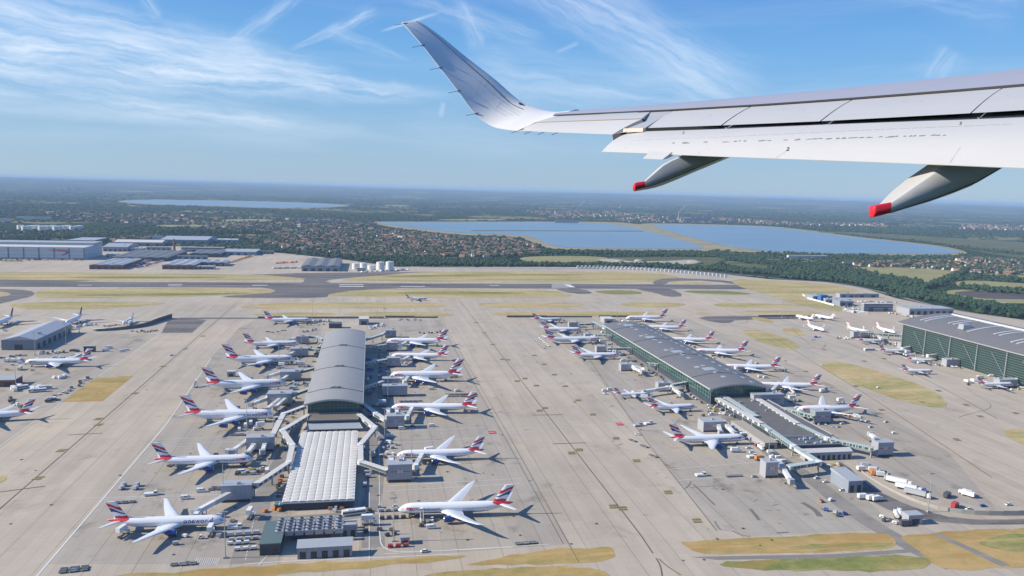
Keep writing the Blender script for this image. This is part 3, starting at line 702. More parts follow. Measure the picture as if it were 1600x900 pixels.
for x0, y0, x1, y1 in [(1212, 246.5, 1228, 236), (1090, 241, 1105, 225), (975, 232, 985, 224), (1484, 254, 1500, 230), (1250, 205, 1262, 197)]:
    PL_.append([fh(x0, y0), fh(x0+.7, y0), fh(x1+.7, y1), fh(x1, y1)])
for k in range(30):
    x0 = 985+k*20; PL_.append([fh(x0, lerp(FL, x0)+13-(k*.13)), fh(x0+17, lerp(FL, x0+17)+13-(k*.13)), fh(x0+17, lerp(FL, x0+17)+13.4-(k*.13)), fh(x0, lerp(FL, x0)+13.4-(k*.13))])
marks(flap, PL_, mat('faint joint', (.33, .33, .34), .7))
# notch tab at the outer fairing, cove sheet with the gap's shade in its colour
f_ = [P3(1016, 236.0, -0.115), P3(1050, 237.5, -0.115)]; r_ = [P3(1004, 247.8, -0.16), P3(1035, 249.2, -0.16)]
plate('flap_tab', f_, r_, WF, 0.04, 0.0)
cx = [1129, 1200, 1282, 1360, 1440, 1517, 1600, 1700, 1850]
f_ = [P3(x, lerp(ST[2:], x)-3, 0.10)-w_up*.05 for x in cx]; r_ = [P3(x, lerp(FL, x)+5, 0.10)-w_up*.04 for x in cx]
plate('flap_cove_shade', f_, r_, WD, 0.02, 0.0)
for o_ in [c for c in aircraft_wing.children if c.name.startswith('spoiler')]:
    h_ = surface(o_); PL_ = []
    for cxp, cyp in [(1095, 179.5), (1240, 170.5), (1425, 158), (1590, 149)]:
        for k in range(16):
            a = math.pi*(0.05+.9*k/15)*(1 if k % 2 else -1); x, y = cxp+17*math.cos(a), cyp+2.2*math.sin(a)
            PL_.append([h_(x, y), h_(x+.8, y), h_(x+.8, y+.6), h_(x, y+.6)])
    marks(o_, PL_, mat('fastener grey', (.25, .25, .26), .5))
# winglet: lofted aerofoil sections from the outer wing round the bend to the tip
SEC = [((905, 172.8), (838, 205), 17.0-.4, 15.2), ((880, 176.5), (812, 204.6), 16.9, 15.6), ((857, 174.5), (785, 201.5), 17.0, 15.9), ((835, 168), (765, 195.2), 17.1, 16.2), ((811, 157.3), (742, 177.8), 17.25, 16.35),
       ((775, 126), (716, 143), 17.4, 16.45), ((733, 93.5), (688, 107), 17.55, 16.6), ((697, 64), (660, 71.3), 17.65, 16.75), ((674, 46.5), (640, 48.6), 17.7, 16.9), ((660, 37), (630, 37.5), 17.7, 17.05), ((651, 33.4), (627.5, 34.6), 17.7, 17.1)]
def cr(p, n=3):   # smooth through the sections
    out = []
    for i in range(len(p)-1):
        a, b, c, e = p[max(i-1, 0)], p[i], p[i+1], p[min(i+2, len(p)-1)]
        for k in range(n):
            t = k/n; out.append(b*(1)+(c-a)*(.5*t)+(a*2-b*5+c*4-e)*(.5*t*t)+(b*3-a-c*3+e)*(.5*t**3))
    return out+[p[-1]]
ple = cr([C(*s[0], s[2]) for s in SEC]); pte = cr([C(*s[1], s[3]) for s in SEC])
rings, rb, seam = [], [], []
prof = [(0, 0), (.02, .018), (.08, .036), (.2, .052), (.38, .055), (.6, .04), (.8, .02), (1, 0)]
n = len(ple)
for k in range(n):
    a, b = ple[k], pte[k]; sp = (ple[min(k+1, n-1)]-ple[max(k-1, 0)])+(pte[min(k+1, n-1)]-pte[max(k-1, 0)])
    c = b-a; nn = c.cross(sp).normalized()
    if nn.dot(EYE-a) < 0: nn = -nn
    L = c.length; f = .8 if k < n-2 else .4
    rings.append([a+c*t+nn*(h*L*f+.004) for t, h in prof]+[a+c*t-nn*(h*L*.5*f+.004) for t, h in prof[::-1]])
    seam.append(a+c*.27+nn*(.0545*L*f+.006))
m = MB(WO); m.loft(rings); wl_ = m.build('winglet', WN, aircraft_wing, smooth=True, fix=True, angle=50)
m = MB(WO)
for a, b in zip(seam[9:-3], seam[10:-2]): m.bar(a, b, .018, .012)
m.build('winglet_seam', WB, wl_)
wh = surface(wl_); PL_ = []
def dots(x0, y0, x1, y1, n):
    for k in range(n):
        x, y = x0+(x1-x0)*k/(n-1), y0+(y1-y0)*k/(n-1); PL_.append([wh(x, y), wh(x+.75, y), wh(x+.75, y+.7), wh(x, y+.7)])
for a_ in [(741, 121, 803, 173, 34), (736, 136, 748, 147, 7), (745, 128, 766, 109+0, 0), (752, 126, 742, 150, 12), (758, 133, 750, 152, 9), (757, 156, 770, 168, 8), (784, 158, 773, 171, 9), (779, 160, 810, 180, 20), (776, 166, 800, 180, 14), (775, 172, 792, 181, 10), (766, 122, 759, 133, 6), (764, 142, 812, 176, 24), (745, 148, 757, 157, 6)]:
    if a_[4]: dots(*a_)
marks(wl_, PL_, mat('fastener grey', (.25, .25, .26), .5))
m = MB(WO)   # navigation light window
i0 = 13; a = ple[10]; 
q = [p_ if p_ else C(812, 163, 16.8) for p_ in (wh(809.5, 159.5, .004), wh(812, 163.8, .004), wh(822, 165.5, .004), wh(815, 161, .004))]
m.add(q+[p-(EYE-p).normalized()*.12 for p in q], [(0, 1, 2, 3), (4, 5, 6, 7), (0, 1, 5, 4), (1, 2, 6, 5), (2, 3, 7, 6), (3, 0, 4, 7)]); m.build('navigation_light', mat('dark lamp glass', (.02, .02, .04), .1), wl_, fix=True)
# static wicks
for (x, y, dx, dy, z) in [(634, 37, -17, 2.5, 17.05), (661, 71, -17, 3, 16.77), (688.5, 106, -17, 3, 16.62), (717, 142, -17, 3.5, 16.47), (745, 177.5, -17, 3, 16.37), (815, 202, -16, 6, 15.4), (836, 203, -17, 6.5, 15.1), (857, 203.5, -17, 7, 14.7), (879, 204, -17, 7, 14.3)]:
    m = MB(WO); a = C(x+3, y-1, z); b = C(x+dx, y+dy, z-.1); m.cyl(a, a+(b-a)*.3, .010, 6); m.cyl(a+(b-a)*.3, b, .005, 6)
    m.build('static_wick', mat('wick', (.10, .09, .09), .6), aircraft_wing)
# leading-edge fence bump
# flap track fairings: canoe bodies running fore and aft under the flap
def fairing(stations, zc, hw, label):
    "stations: (px of near edge, top y, bottom y); the near side is at depth zc-hw, the far side at zc+hw"
    Z0 = zc-hw; rings = []; edge = []
    for i, (x, yt, yb) in enumerate(stations):
        k = (.22, .30, .48, .66, .84, 1.0)[min(i, 5)]; w = hw*k
        top = C(x, yt, Z0); bot = C(x, yb, Z0); ax = fwd*1.0
        mid = (top+bot)/2+ax*w
        hgt = (top-bot).length/2; upv = (top-bot).normalized()
        ring = []
        for a in range(20):
            t = 2*math.pi*a/20; ct, st = math.cos(t), math.sin(t)
            ex = .2 if st > 0 else .6
            cx_ = math.copysign(abs(ct)**ex, ct)*w; cy_ = math.copysign(abs(st)**ex, st)*hgt
            ring.append(mid+ax*cx_+upv*cy_)
        rings.append(ring)
    root = MB(WO); tipn = 2
    body = MB(WO); body.loft(rings[tipn:]); bo = body.build('flap_track_fairing', WF, aircraft_wing, smooth=True, fix=True, angle=40)
    bo['label'] = label
    # seam between the upper moving part and the lower body
    sm = MB(WO)
    for r0, r1 in zip(rings[tipn:-1], rings[tipn+1:]):
        sm.bar(r0[12]*.35+r0[13]*.65, r1[12]*.35+r1[13]*.65, .010, .010)
    sm.build('seam', mat('dark seam', (.10, .10, .11), .6), bo)
    tp = MB(WO); c0 = sum(rings[0], Vector())/20
    r_in = [[c0+(p-c0)*.72+(c0-sum(rings[1], Vector())/20)*.35 for p in rings[0]]]
    tp.loft(r_in+rings[:tipn+1]); tp.build('red_tip', RED, bo, smooth=True, fix=True, angle=50)
    return bo
fairing([(1367, 322, 338.6), (1371, 319.5, 338.4), (1393, 315.5, 333), (1410, 303.5, 328.5), (1430, 289, 323), (1464, 265, 313.5), (1500, 240, 301), (1532, 228, 288), (1572, 222, 263), (1640, 215, 232)], 5.4, .20, 'larger inner flap track fairing with a red tip')
fairing([(992.5, 285.5, 296.8), (996, 284.2, 296.4), (1008, 282.5, 292.8), (1022, 269.5, 289.6), (1037, 255.5, 285), (1050, 248, 280), (1075, 238, 270), (1100, 232, 259), (1122, 226, 250), (1160, 218, 234)], 9.0, .36, 'smaller outer flap track fairing with a red tip')
# ------------------------------------------------------------------ buildings
def m_grid(name, col, line, sx, sy, sz, w=0.06, rough=0.4, metal=0.0, spec=0.5, colvar=0.1):
    "cladding or glazing with a regular grid of joints in object space (0 = none)"
    m, nt, b = newmat(name); p = obj_pos(nt); x, y, z = nt.xyz(p)
    f = None
    for c, s in ((x, sx), (y, sy), (z, sz)):
        if not s: continue
        k = nt.m('LESS_THAN', nt.m('FRACT', nt.m('DIVIDE', c, s)), w); f = k if f is None else nt.m('MAXIMUM', f, k)
    n = nt.noise(p, 0.15, 4); col2 = tuple(v*(1-colvar*2) for v in col)
    c = nt.mix(n, col, col2)
    if f is not None: c = nt.mix(f, c, line)
    nt.l.new(c, b.inputs['Base Color']); b.inputs['Roughness'].default_value = rough; b.inputs['Metallic'].default_value = metal
    b.inputs['Specular IOR Level'].default_value = spec
    return m
GLASS = m_grid('green curtain glass', (0.020, 0.080, 0.068), (0.20, 0.26, 0.25), 0, 6.0, 3.2, 0.09, 0.18, 0.0, 0.7, .3)
GLASSX = m_grid('green gable glass', (0.030, 0.135, 0.115), (0.13, 0.22, 0.20), 3.0, 0, 2.6, 0.07, 0.18, 0.0, 0.7, .3)
GLASSL = m_grid('walkway glass', (0.05, 0.13, 0.10), (0.55, 0.58, 0.56), 3.0, 3.0, 0, 0.12, 0.2, 0.0, 0.6, .2)
LOUV = m_grid('green louvred glass', (0.018, 0.048, 0.042), (0.10, 0.135, 0.12), 0, 0, 2.6, 0.26, 0.3, 0.0, 0.5, .25)
ROOFM = m_grid('grey standing seam roof', (0.36, 0.345, 0.32), (0.25, 0.24, 0.225), 0, 1.8, 0, 0.10, 0.5, 0.0, .5, .12)
ROOFD = m_grid('dark standing seam roof', (0.19, 0.178, 0.165), (0.135, 0.125, 0.118), 0, 2.4, 0, 0.10, 0.5, 0.0, .5, .12)
ROOFL = m_grid('pale metal roof', (0.42, 0.44, 0.46), (0.30, 0.32, 0.33), 1.5, 0, 0, 0.08, 0.5, 0.1, .5, .08)
ROOFW = m_grid('white membrane roof', (0.60, 0.58, 0.54), (0.45, 0.45, 0.44), 3.0, 0, 0, 0.05, 0.6, 0, .4, .05)
ROOFG = m_grid('grey green roof sheet', (0.13, 0.18, 0.17), (0.09, 0.13, 0.12), 1.2, 0, 0, 0.10, 0.5, .1, .4, .08)
CLADG = m_grid('grey cladding', (0.36, 0.365, 0.39), (0.25, 0.255, 0.27), 2.4, 2.4, 0, 0.06, 0.55, 0, .4, .08)
CLADB = m_grid('blue grey cladding', (0.27, 0.31, 0.36), (0.18, 0.21, 0.25), 3.0, 3.0, 0, 0.07, 0.5, 0, .4, .1)
CLADD = m_grid('dark cladding', (0.055, 0.07, 0.095), (0.03, 0.04, 0.06), 4.0, 4.0, 0, 0.06, 0.5, 0, .4, .15)
CLADW = m_grid('white panel cladding', (0.52, 0.56, 0.58), (0.24, 0.28, 0.32), 0, 0, 9.5, 0.06, 0.5, 0, .4, .05)
BRICK = m_grid('red brick', (0.26, 0.11, 0.075), (0.2, 0.1, 0.07), 0, 0, .3, 0.1, 0.9, 0, .2, .15)
CONC = mat('concrete', (0.33, 0.31, 0.28), 0.85, var=.15, scale=.2); CONCD = mat('dark weathered concrete', (0.12, 0.115, 0.11), 0.9, var=.2, scale=.2)
BROWNR = mat('brown gravel roof', (0.16, 0.13, 0.105), 0.95, var=.15, scale=.1); STEEL = mat('galvanised steel', (0.42, 0.43, 0.44), 0.45, .4, var=.08)
DOORD = mat('dark doorway', (0.025, 0.03, 0.04), 0.5); WIN = mat('window glass', (0.03, 0.05, 0.07), 0.12, spec=.8)
WHITE = mat('white painted metal', (0.70, 0.70, 0.68), 0.45, var=.05); YELL = mat('safety yellow', (0.60, 0.42, 0.05), 0.5, var=.1); REDP = mat('red paint', (0.5, 0.03, 0.03), 0.5)
BLUEP = mat('blue paint', (0.04, 0.14, 0.38), .5)

def rect(x0, y0, x1, y2, h=0.0):
    "world rectangle: near edge from px x0 to x1 on row y0 (ground), far edge on row y2 at height h"
    a, b = G(x0, y0), G(x1, y0); f_ = G((x0+x1)/2, y2, h); yn = (a.y+b.y)/2
    return min(a.x, b.x), yn, abs(b.x-a.x), max(4.0, f_.y-yn)
def shed(name, label, cat, X, Y, w, d, h, wallm, roofm, style='flat', doors=0, side_doors=0, group=None, windows=0, vents=0, over=0.4, band=None, seed=0):
    t = thing(name, label, cat, (X+w/2, Y+d/2, 0.1), 0, group)
    o = (X+w/2, Y+d/2, 0.1); m = MB(); m.box((0, 0, 0), (w, d, h)); m.build('wall', wallm, t)
    m = MB(); W2, D2 = w/2+over, d/2+over
    if style == 'flat': m.box((0, 0, h), (w+2*over, d+2*over, 0.5)); top = h+.5
    elif style == 'parapet':
        m.box((0, 0, h), (w-1.2, d-1.2, 0.3)); top = h+.3
    elif style == 'gable_y':   # ridge runs along y
        r = min(2.2+w*.06, 6); m.add([(-W2, -D2, h), (W2, -D2, h), (W2, D2, h), (-W2, D2, h), (0, -D2, h+r), (0, D2, h+r)], [(0, 1, 4), (1, 2, 5, 4), (2, 3, 5), (3, 0, 4, 5), (3, 2, 1, 0)]); top = h+r*.6
    elif style == 'gable_x':
        r = min(1.5+d*.06, 6); m.add([(-W2, -D2, h), (W2, -D2, h), (W2, D2, h), (-W2, D2, h), (-W2, 0, h+r), (W2, 0, h+r)], [(0, 1, 5, 4), (1, 2, 5), (2, 3, 4, 5), (3, 0, 4), (3, 2, 1, 0)]); top = h+r*.6
    elif style == 'saw':
        n = max(3, int(w/22))
        for k in range(n):
            x0 = -W2+2*W2*k/n; x1 = -W2+2*W2*(k+1)/n; xm = (x0+x1)/2
            m.add([(x0, -D2, h), (x1, -D2, h), (x1, D2, h), (x0, D2, h), (xm, -D2, h+2.5), (xm, D2, h+2.5)], [(0, 1, 4), (1, 2, 5, 4), (2, 3, 5), (3, 0, 4, 5), (3, 2, 1, 0)])
        top = h+1.5
    elif style == 'mono':
        m.add([(-W2, -D2, h-.0), (W2, -D2, h), (W2, D2, h+1.6), (-W2, D2, h+1.6), (-W2, D2, h), (W2, D2, h)], [(0, 1, 2, 3), (0, 3, 4), (1, 5, 2), (3, 2, 5, 4), (0, 4, 5, 1)]); top = h+1
    m.build('roof', roofm, t)
    if style == 'parapet':
        m = MB()
        for p, q in (((-w/2, -d/2), (w/2, -d/2)), ((w/2, -d/2), (w/2, d/2)), ((w/2, d/2), (-w/2, d/2)), ((-w/2, d/2), (-w/2, -d/2))):
            dx = .3 if p[1] == q[1] else 0
            m.bar((*p, h+.45), (*q, h+.45), .6 if dx else .58, .9)
        m.build('parapet', CLADG if wallm is not CLADG else STEEL, t)
    for k in range(doors):
        dm = MB(); xx = -w/2+w*(k+.5)/doors; dw = min(w/doors*.55, 8); dm.box((xx, -d/2-.06, 0), (dw, .16, min(h*.62, 6))); dm.build('door', DOORD, t)
    for k in range(side_doors):
        dm = MB(); yy = -d/2+d*(k+.5)/side_doors; dw = min(d/side_doors*.5, 8); dm.box((w/2+.06, yy, 0), (.16, dw, min(h*.62, 6))); dm.build('door', DOORD, t)
    for k in range(windows):
        zz = h*(k+.45)/windows; dm = MB(); dm.box((0, -d/2-.05, zz), (w*.94, .14, min(1.6, h/windows*.42))); dm.build('window_band', WIN, t)
    for k in range(windows):
        zz = h*(k+.45)/windows; dm = MB(); dm.box((w/2+.05, 0, zz), (.14, d*.9, min(1.6, h/windows*.42))); dm.build('window_band', WIN, t)
    if band: dm = MB(); dm.box((0, -d/2-.08, 0.1), (w+.1, .12, h*.35)); dm.build('brick_base', band, t)
    r2 = random.Random(seed+int(X))
    for k in range(vents):
        dm = MB(); s = r2.uniform(1.2, 3); dm.box((r2.uniform(-.4, .4)*w, r2.uniform(-.4, .4)*d, top-.2), (s*1.4, s, 1.5), 0, 0, .9); dm.build('roof_vent', STEEL, t)
    return t
def shed_px(name, label, cat, x0, y0, x1, y2, h, *a, **k): return shed(name, label, cat, *rect(x0, y0, x1, y2, h), h, *a, **k)

# ---- the two satellite concourses: long barrel roofs
def concourse(name, label, X, Y, w, d, he, rise, roofm, skylights=False):
    t = thing(name, label, 'airport concourse', (X+w/2, Y+d/2, 0.1)); W2, D2 = w/2, d/2; N = 22
    def arc(ov): return [(-W2-ov+(w+2*ov)*i/N, he+rise*math.sin(math.pi*(0.10+0.8*i/N))-rise*math.sin(math.pi*.1)) for i in range(N+1)]
    # roof shell
    m = MB(); A = arc(1.5); rings = []
    ys = [-D2-3+(d+6)*k/24 for k in range(25)]
    for yy in ys: rings.append([(x, yy, z+.5) for x, z in A]+[(x, yy, z-.1) for x, z in A[::-1]])
    m.loft(rings); ro = m.build('roof', roofm, t, smooth=True, fix=True, angle=40)
    # raised joints across the roof and roof hatches
    for k, yy in enumerate([-D2+d*q for q in ((.10, .36, .68) if not skylights else (.12, .38, .64, .88))]):
        m = MB()
        for (x0, z0), (x1, z1) in zip(A[:-1], A[1:]): m.bar((x0, yy, z0+.65), (x1, yy, z1+.65), .5, .35)
        m.build('expansion_joint', mat('joint flashing', (.07, .072, .08), .6), ro)
        for q in range(4 if not skylights else 2):
            m = MB(); i = N//2-2+q; x0, z0 = A[i]; m.box((x0+1, yy+1.6+(q % 2)*1.5, z0+.2), (2.2, 2.0, 1.5), 0, 0, .85); m.build('roof_hatch', STEEL, ro)
    # eaves gutters
    for s in (-1, 1):
        m = MB(); m.box((s*(W2+1.3), 0, he-.4), (1.1, d+6.4, .9)); m.build('eaves_gutter', mat('gutter grey', (.45, .45, .45), .5), ro)
    # long glass walls
    m = MB(); m.box((-W2+1.2, 0, 4.5), (.6, d-4, he-4.6)); m.box((W2-1.2, 0, 4.5), (.6, d-4, he-4.6)); m.build('glass_wall', GLASS, t)
    B = arc(-1.2)
    for s in (-1, 1):
        m = MB(); yy = s*(D2-2.5)
        vs = [(B[0][0], yy, 4.5)]+[(x, yy, z) for x, z in B]+[(B[-1][0], yy, 4.5)]
        vs2 = [(x, yy+.6, z) for x, y_, z in vs]; n = len(vs); fs = [tuple(range(n)), tuple(range(2*n-1, n-1, -1))]+[(i, n+i, n+(i+1) % n, (i+1) % n) for i in range(n)]
        m.add(vs+vs2, fs); m.build('gable_glass', GLASSX, t, fix=True)
    m = MB(); m.box((0, 0, 0), (w-1, d-3, 4.5)); m.build('ground_floor', CLADD, t)
    for s in (-1, 1):  # arched rim beam at each gable
        m = MB(); yy = s*(D2+2.9)
        for (x0, z0), (x1, z1) in zip(A[:-1], A[1:]): m.bar((x0, yy, z0-.2), (x1, yy, z1-.2), .5, 1.2)
        m.build('rim_beam', STEEL, ro)
    if skylights:
        K = mat('pale roof light', (.34, .38, .40), .3, var=.05)
        def zat(x): 
            i = (x+W2+1.5)/(w+3)*N; i0 = max(0, min(N-1, int(i))); return A[i0][1]+(A[i0+1][1]-A[i0][1])*(i-i0)+.55
        def sky(x0, x1, y0, y1):
            m = MB(); n = 3; pts = [x0+(x1-x0)*k/n for k in range(n+1)]
            m.loft([[(x, y0, zat(x)+.18) for x in pts]+[(x, y0, zat(x)-.15) for x in pts[::-1]], [(x, y1, zat(x)+.18) for x in pts]+[(x, y1, zat(x)-.15) for x in pts[::-1]]]); m.build('roof_light', K, ro, fix=True)
        n = 20
        for k in range(n):
            yy = -D2+d*(k+.5)/n; sky(W2*.52, W2*.62, yy-3.4, yy+3.4)
            if k % 5 in (1, 2): sky(-W2*.22, -W2*.08, yy-3, yy+3)
            elif k % 5 == 3: sky(-W2*.34, W2*.06, yy-6, yy+5)
            elif k % 5 == 4: sky(-W2*.22, -W2*.08, yy-5, yy-1); sky(-W2*.5, -W2*.34, yy-9, yy-3)
    return t
HE = 15.0
a, b, c_ = G(475, 633, HE), G(567, 633, HE), G(540, 519, HE)
cX, cY, cW, cD = a.x+1.5, a.y+3, b.x-a.x-3, c_.y-a.y-6
concourse('airport_concourse', 'long grey barrel-roofed concourse with a green glass gable, left of centre', cX, cY, cW, cD, HE, 5.5, ROOFM)
# podium in front of its gable
pd = shed('podium_block', 'low podium with brown gravel roof below the green glass gable', 'podium', cX+2, cY-20, cW-4, 18.5, 7.0, CLADD, BROWNR, 'parapet', windows=1)
m = MB(); m.add([(-cW/2+0, -16.5, 2.6), (cW/2+2, -16.5, 2.6), (cW/2-1, -9.4, 5.2), (-cW/2+3, -9.4, 5.2), (-cW/2+0, -16.5, 2.1), (cW/2+2, -16.5, 2.1), (cW/2-1, -9.4, 4.7), (-cW/2+3, -9.4, 4.7)], [(0, 1, 2, 3), (7, 6, 5, 4), (0, 4, 5, 1), (1, 5, 6, 2), (2, 6, 7, 3), (3, 7, 4, 0)])
m.build('canopy', ROOFL, pd)
# scalloped white roof hall in front
a, b, c_ = G(442, 785, 5.2), G(552, 780, 5.2), G(515, 675, 5.2)
hx, hy, hw, hd = a.x, (a.y+b.y)/2, b.x-a.x, c_.y-(a.y+b.y)/2
t = thing('white_roofed_hall', 'low hall with a white roof of many small scalloped vaults', 'hall', (hx+hw/2, hy+hd/2, .1))
m = MB(); m.box((0, 0, 0), (hw, hd, 4.6)); m.build('wall', CLADD, t)
m = MB(); NX, NY = 9, 26; vs, fs = [], []
SUBX, SUBY = 8, 4
for j in range(NY*SUBY+1):
    for i in range(NX*SUBX+1):
        fx_, fy_ = (i % SUBX)/SUBX, (j % SUBY)/SUBY
        z = 4.7+(.10+.32*(1-(j % SUBY)/(SUBY-1)))*abs(math.sin(math.pi*i/SUBX))**.4+.55*(1-(j % SUBY)/(SUBY-1))
        vs.append((-hw/2-.4+(hw+.8)*i/(NX*SUBX), -hd/2-.4+(hd+.8)*j/(NY*SUBY), z))
nx = NX*SUBX+1
for j in range(NY*SUBY):
    for i in range(NX*SUBX): fs.append((j*nx+i, j*nx+i+1, (j+1)*nx+i+1, (j+1)*nx+i))
m.add(vs, fs); m.build('roof', mat('white vault skin', (.60, .57, .52), .6, var=.10, scale=.1), t)
m = MB(); m.box((0, -hd/2-.3, 4.3), (hw+1.2, .5, .8)); m.box((hw/2+.4, 0, 4.3), (.5, hd+1, .8)); m.box((-hw/2-.4, 0, 4.3), (.5, hd+1, .8)); m.build('fascia', WHITE, t)
for k in range(6): m = MB(); m.box((-hw/2+hw*(k+.5)/6, -hd/2-.06, 0), (2.2, .14, 2.6)); m.build('door', DOORD, t)

# middle concourse
a, b, c_ = G(1111, 609.5, HE), G(1203.6, 606, HE), G(970, 507.5, HE)
mX, mY, mW, mD = a.x+1.5, (a.y+b.y)/2+3, b.x-a.x-3, c_.y-(a.y+b.y)/2-6
concourse('airport_concourse', 'long dark grey concourse dotted with pale roof lights, in the middle distance', mX, mY, mW, mD, HE, 6.0, ROOFD, True)
pb = shed('podium_block', 'flat dark weathered podium between two white walkway roofs in front of the skylit concourse', 'podium', mX+6, mY-112, mW-12, 110, 6.5, CLADD, CONCD, 'parapet', vents=6, doors=5)
shed('plant_enclosure', 'dark plant grating at the near end of the flat weathered podium', 'plant enclosure', mX+8, mY-130, mW-16, 17, 6.0, CLADD, m_grid('plant grating', (.05, .055, .06), (.2, .21, .22), 2.0, 2.0, 0, .2, .6), 'parapet', vents=9, doors=7)
shed('lean_to_store', 'low lean-to with pale roof left of the weathered podium', 'store', mX-10, mY-118, 10, 55, 4.5, CLADG, mat('tan roof', (.35, .31, .25), .9), 'flat', side_doors=0, doors=1)

# walkways: glazed tubes on posts
def m_wside():
    m, nt, b = newmat('walkway side'); x, y, z = nt.xyz(obj_pos(nt))
    f = nt.m('LESS_THAN', nt.m('FRACT', nt.m('DIVIDE', nt.m('ADD', x, nt.m('MULTIPLY', y, .8)), 6.5)), .62)
    nt.l.new(nt.mix(f, (.55, .56, .56), (.09, .11, .11)), b.inputs['Base Color']); b.inputs['Roughness'].default_value = .4
    return m
WSIDE = m_wside()
def walkway(pts, label, h=6.0, w=3.4, ht=2.9, glazed=False, group='walkways on posts', step=14, name='elevated_walkway'):
    P = [Vector((p[0], p[1], h)) if len(p) == 2 else Vector(p) for p in pts]
    t = thing(name, label, 'walkway', (P[0].x, P[0].y, .1), 0, group); o = Vector(t.location)
    for a, b in zip(P[:-1], P[1:]):
        d = (b-a).normalized()
        m = MB(o); m.bar(a-d*.8, b+d*.8, w, ht*.62); m.build('tunnel', GLASSL if glazed else WSIDE, t)
        m = MB(o); up = Vector((0, 0, ht*.36)); m.bar(a-d*.9+up, b+d*.9+up, w+.5, .3); m.build('roof', ROOFW if not glazed else mat('pale green roof', (.42, .47, .45), .5), t)
        m = MB(o); m.bar(a-d*.9-up, b+d*.9-up, w+.3, .35); m.build('deck', STEEL, t)
        n = max(1, int((b-a).length/step))
        for k in range(n+1):
            q = a+(b-a)*(k+.0)/n if n > 1 else a+(b-a)*k
            if k == n and b is not P[-1]: continue
            m = MB(o); m.box((q.x, q.y, .1), (.9, .9, max(.5, q.z-ht*.45-.1))); m.build('post', CONC, t)
    for q in P[1:-1]:
        m = MB(o); m.cyl((q.x, q.y, q.z-ht*.5), (q.x, q.y, q.z+ht*.52), w*.6, 12); m.build('corner_drum', WHITE, t)
    return t
def wp(pts, h=6.0): return [tuple(G(x, y, h))[:2]+(h,) for x, y in pts]
walkway(wp([(475, 636), (443, 648), (426, 681)], 7), 'cranked white-roofed walkway leaving the left side of the green gable, the farther one', 7)
walkway(wp([(481, 650), (441, 674), (457, 697), (451, 724), (397, 760)], 7), 'zigzag white-roofed walkway left of the white scalloped hall', 7)
walkway(wp([(566, 631), (587, 647), (603, 657)], 7), 'short white-roofed walkway leaving the right side of the green gable', 7)
walkway(wp([(561, 649), (586, 669), (563, 696), (563, 722), (605, 736)], 7), 'zigzag white-roofed walkway right of the white scalloped hall', 7)
for pts, lab in [([(505, 531), (496, 527), (480, 526)], 'farthest glazed walkway on the left side of the barrel-roofed concourse'), ([(498, 547), (480, 545.5)], 'second farthest glazed walkway left of the barrel-roofed concourse'), ([(490, 576), (467, 582)], 'middle glazed walkway left of the barrel-roofed concourse'), ([(481, 609), (453, 619)], 'nearest straight glazed walkway left of the barrel-roofed concourse'),
                 ([(568, 532), (597, 523), (603, 518)], 'farthest glazed walkway right of the barrel-roofed concourse'), ([(568, 544), (604, 539)], 'second farthest glazed walkway right of the barrel-roofed concourse'), ([(568, 568.5), (606, 562)], 'middle glazed walkway right of the barrel-roofed concourse'), ([(567, 607), (598, 597)], 'nearest straight glazed walkway right of the barrel-roofed concourse')]:
    walkway(wp(pts, 7), lab, 7, 3.2, 2.8, True)
# gatehouses
LOGO_TH = [(-1, 0), (-.5, .5), (-.5, -.5)], [(1, 0), (.5, .5), (.5, -.5)], [(-.5, .5), (.5, .5), (0, 0)], [(-.5, -.5), (.5, -.5), (0, 0)]
def gatehouse(x0, y0, x1, y2, h, label, sign=True, rz=0):
    X, Y, w, d = rect(x0, y0, x1, y2, h); d = min(max(d, 8), 16)
    t = shed('gatehouse', label, 'gatehouse', X, Y, w, d, h, CLADG, ROOFL, 'flat', group='grey gatehouses at the stands', vents=1, doors=0)
    m = MB(); m.box((0, -d/2-.05, 0), (w*.96, .12, h*.16)); m.build('base_opening', DOORD, t)
    if sign:
        m = MB(); m.add([(-w*.42, -d/2-.06, h*.60), (w*.42, -d/2-.06, h*.60), (w*.42, -d/2-.06, h*.64), (-w*.42, -d/2-.06, h*.64)], [(0, 1, 2, 3)]); m.build('red_stripe', REDP, t)
        s = h*.085; m = MB(); zc = h*.62; yy = -d/2-.10
        m.add([(-1.6*s, yy, zc-s*.8), (1.6*s, yy, zc-s*.8), (1.6*s, yy, zc+s*.8), (-1.6*s, yy, zc+s*.8)], [(0, 1, 2, 3)]); bp = m.build('sign_panel', WHITE, t)
        m = MB(); yy -= .04
        for tri in LOGO_TH: m.add([(p[0]*s*1.2, yy, zc+p[1]*s*1.2) for p in tri], [(0, 1, 2)])
        m.build('emblem', REDP, bp)
    return t
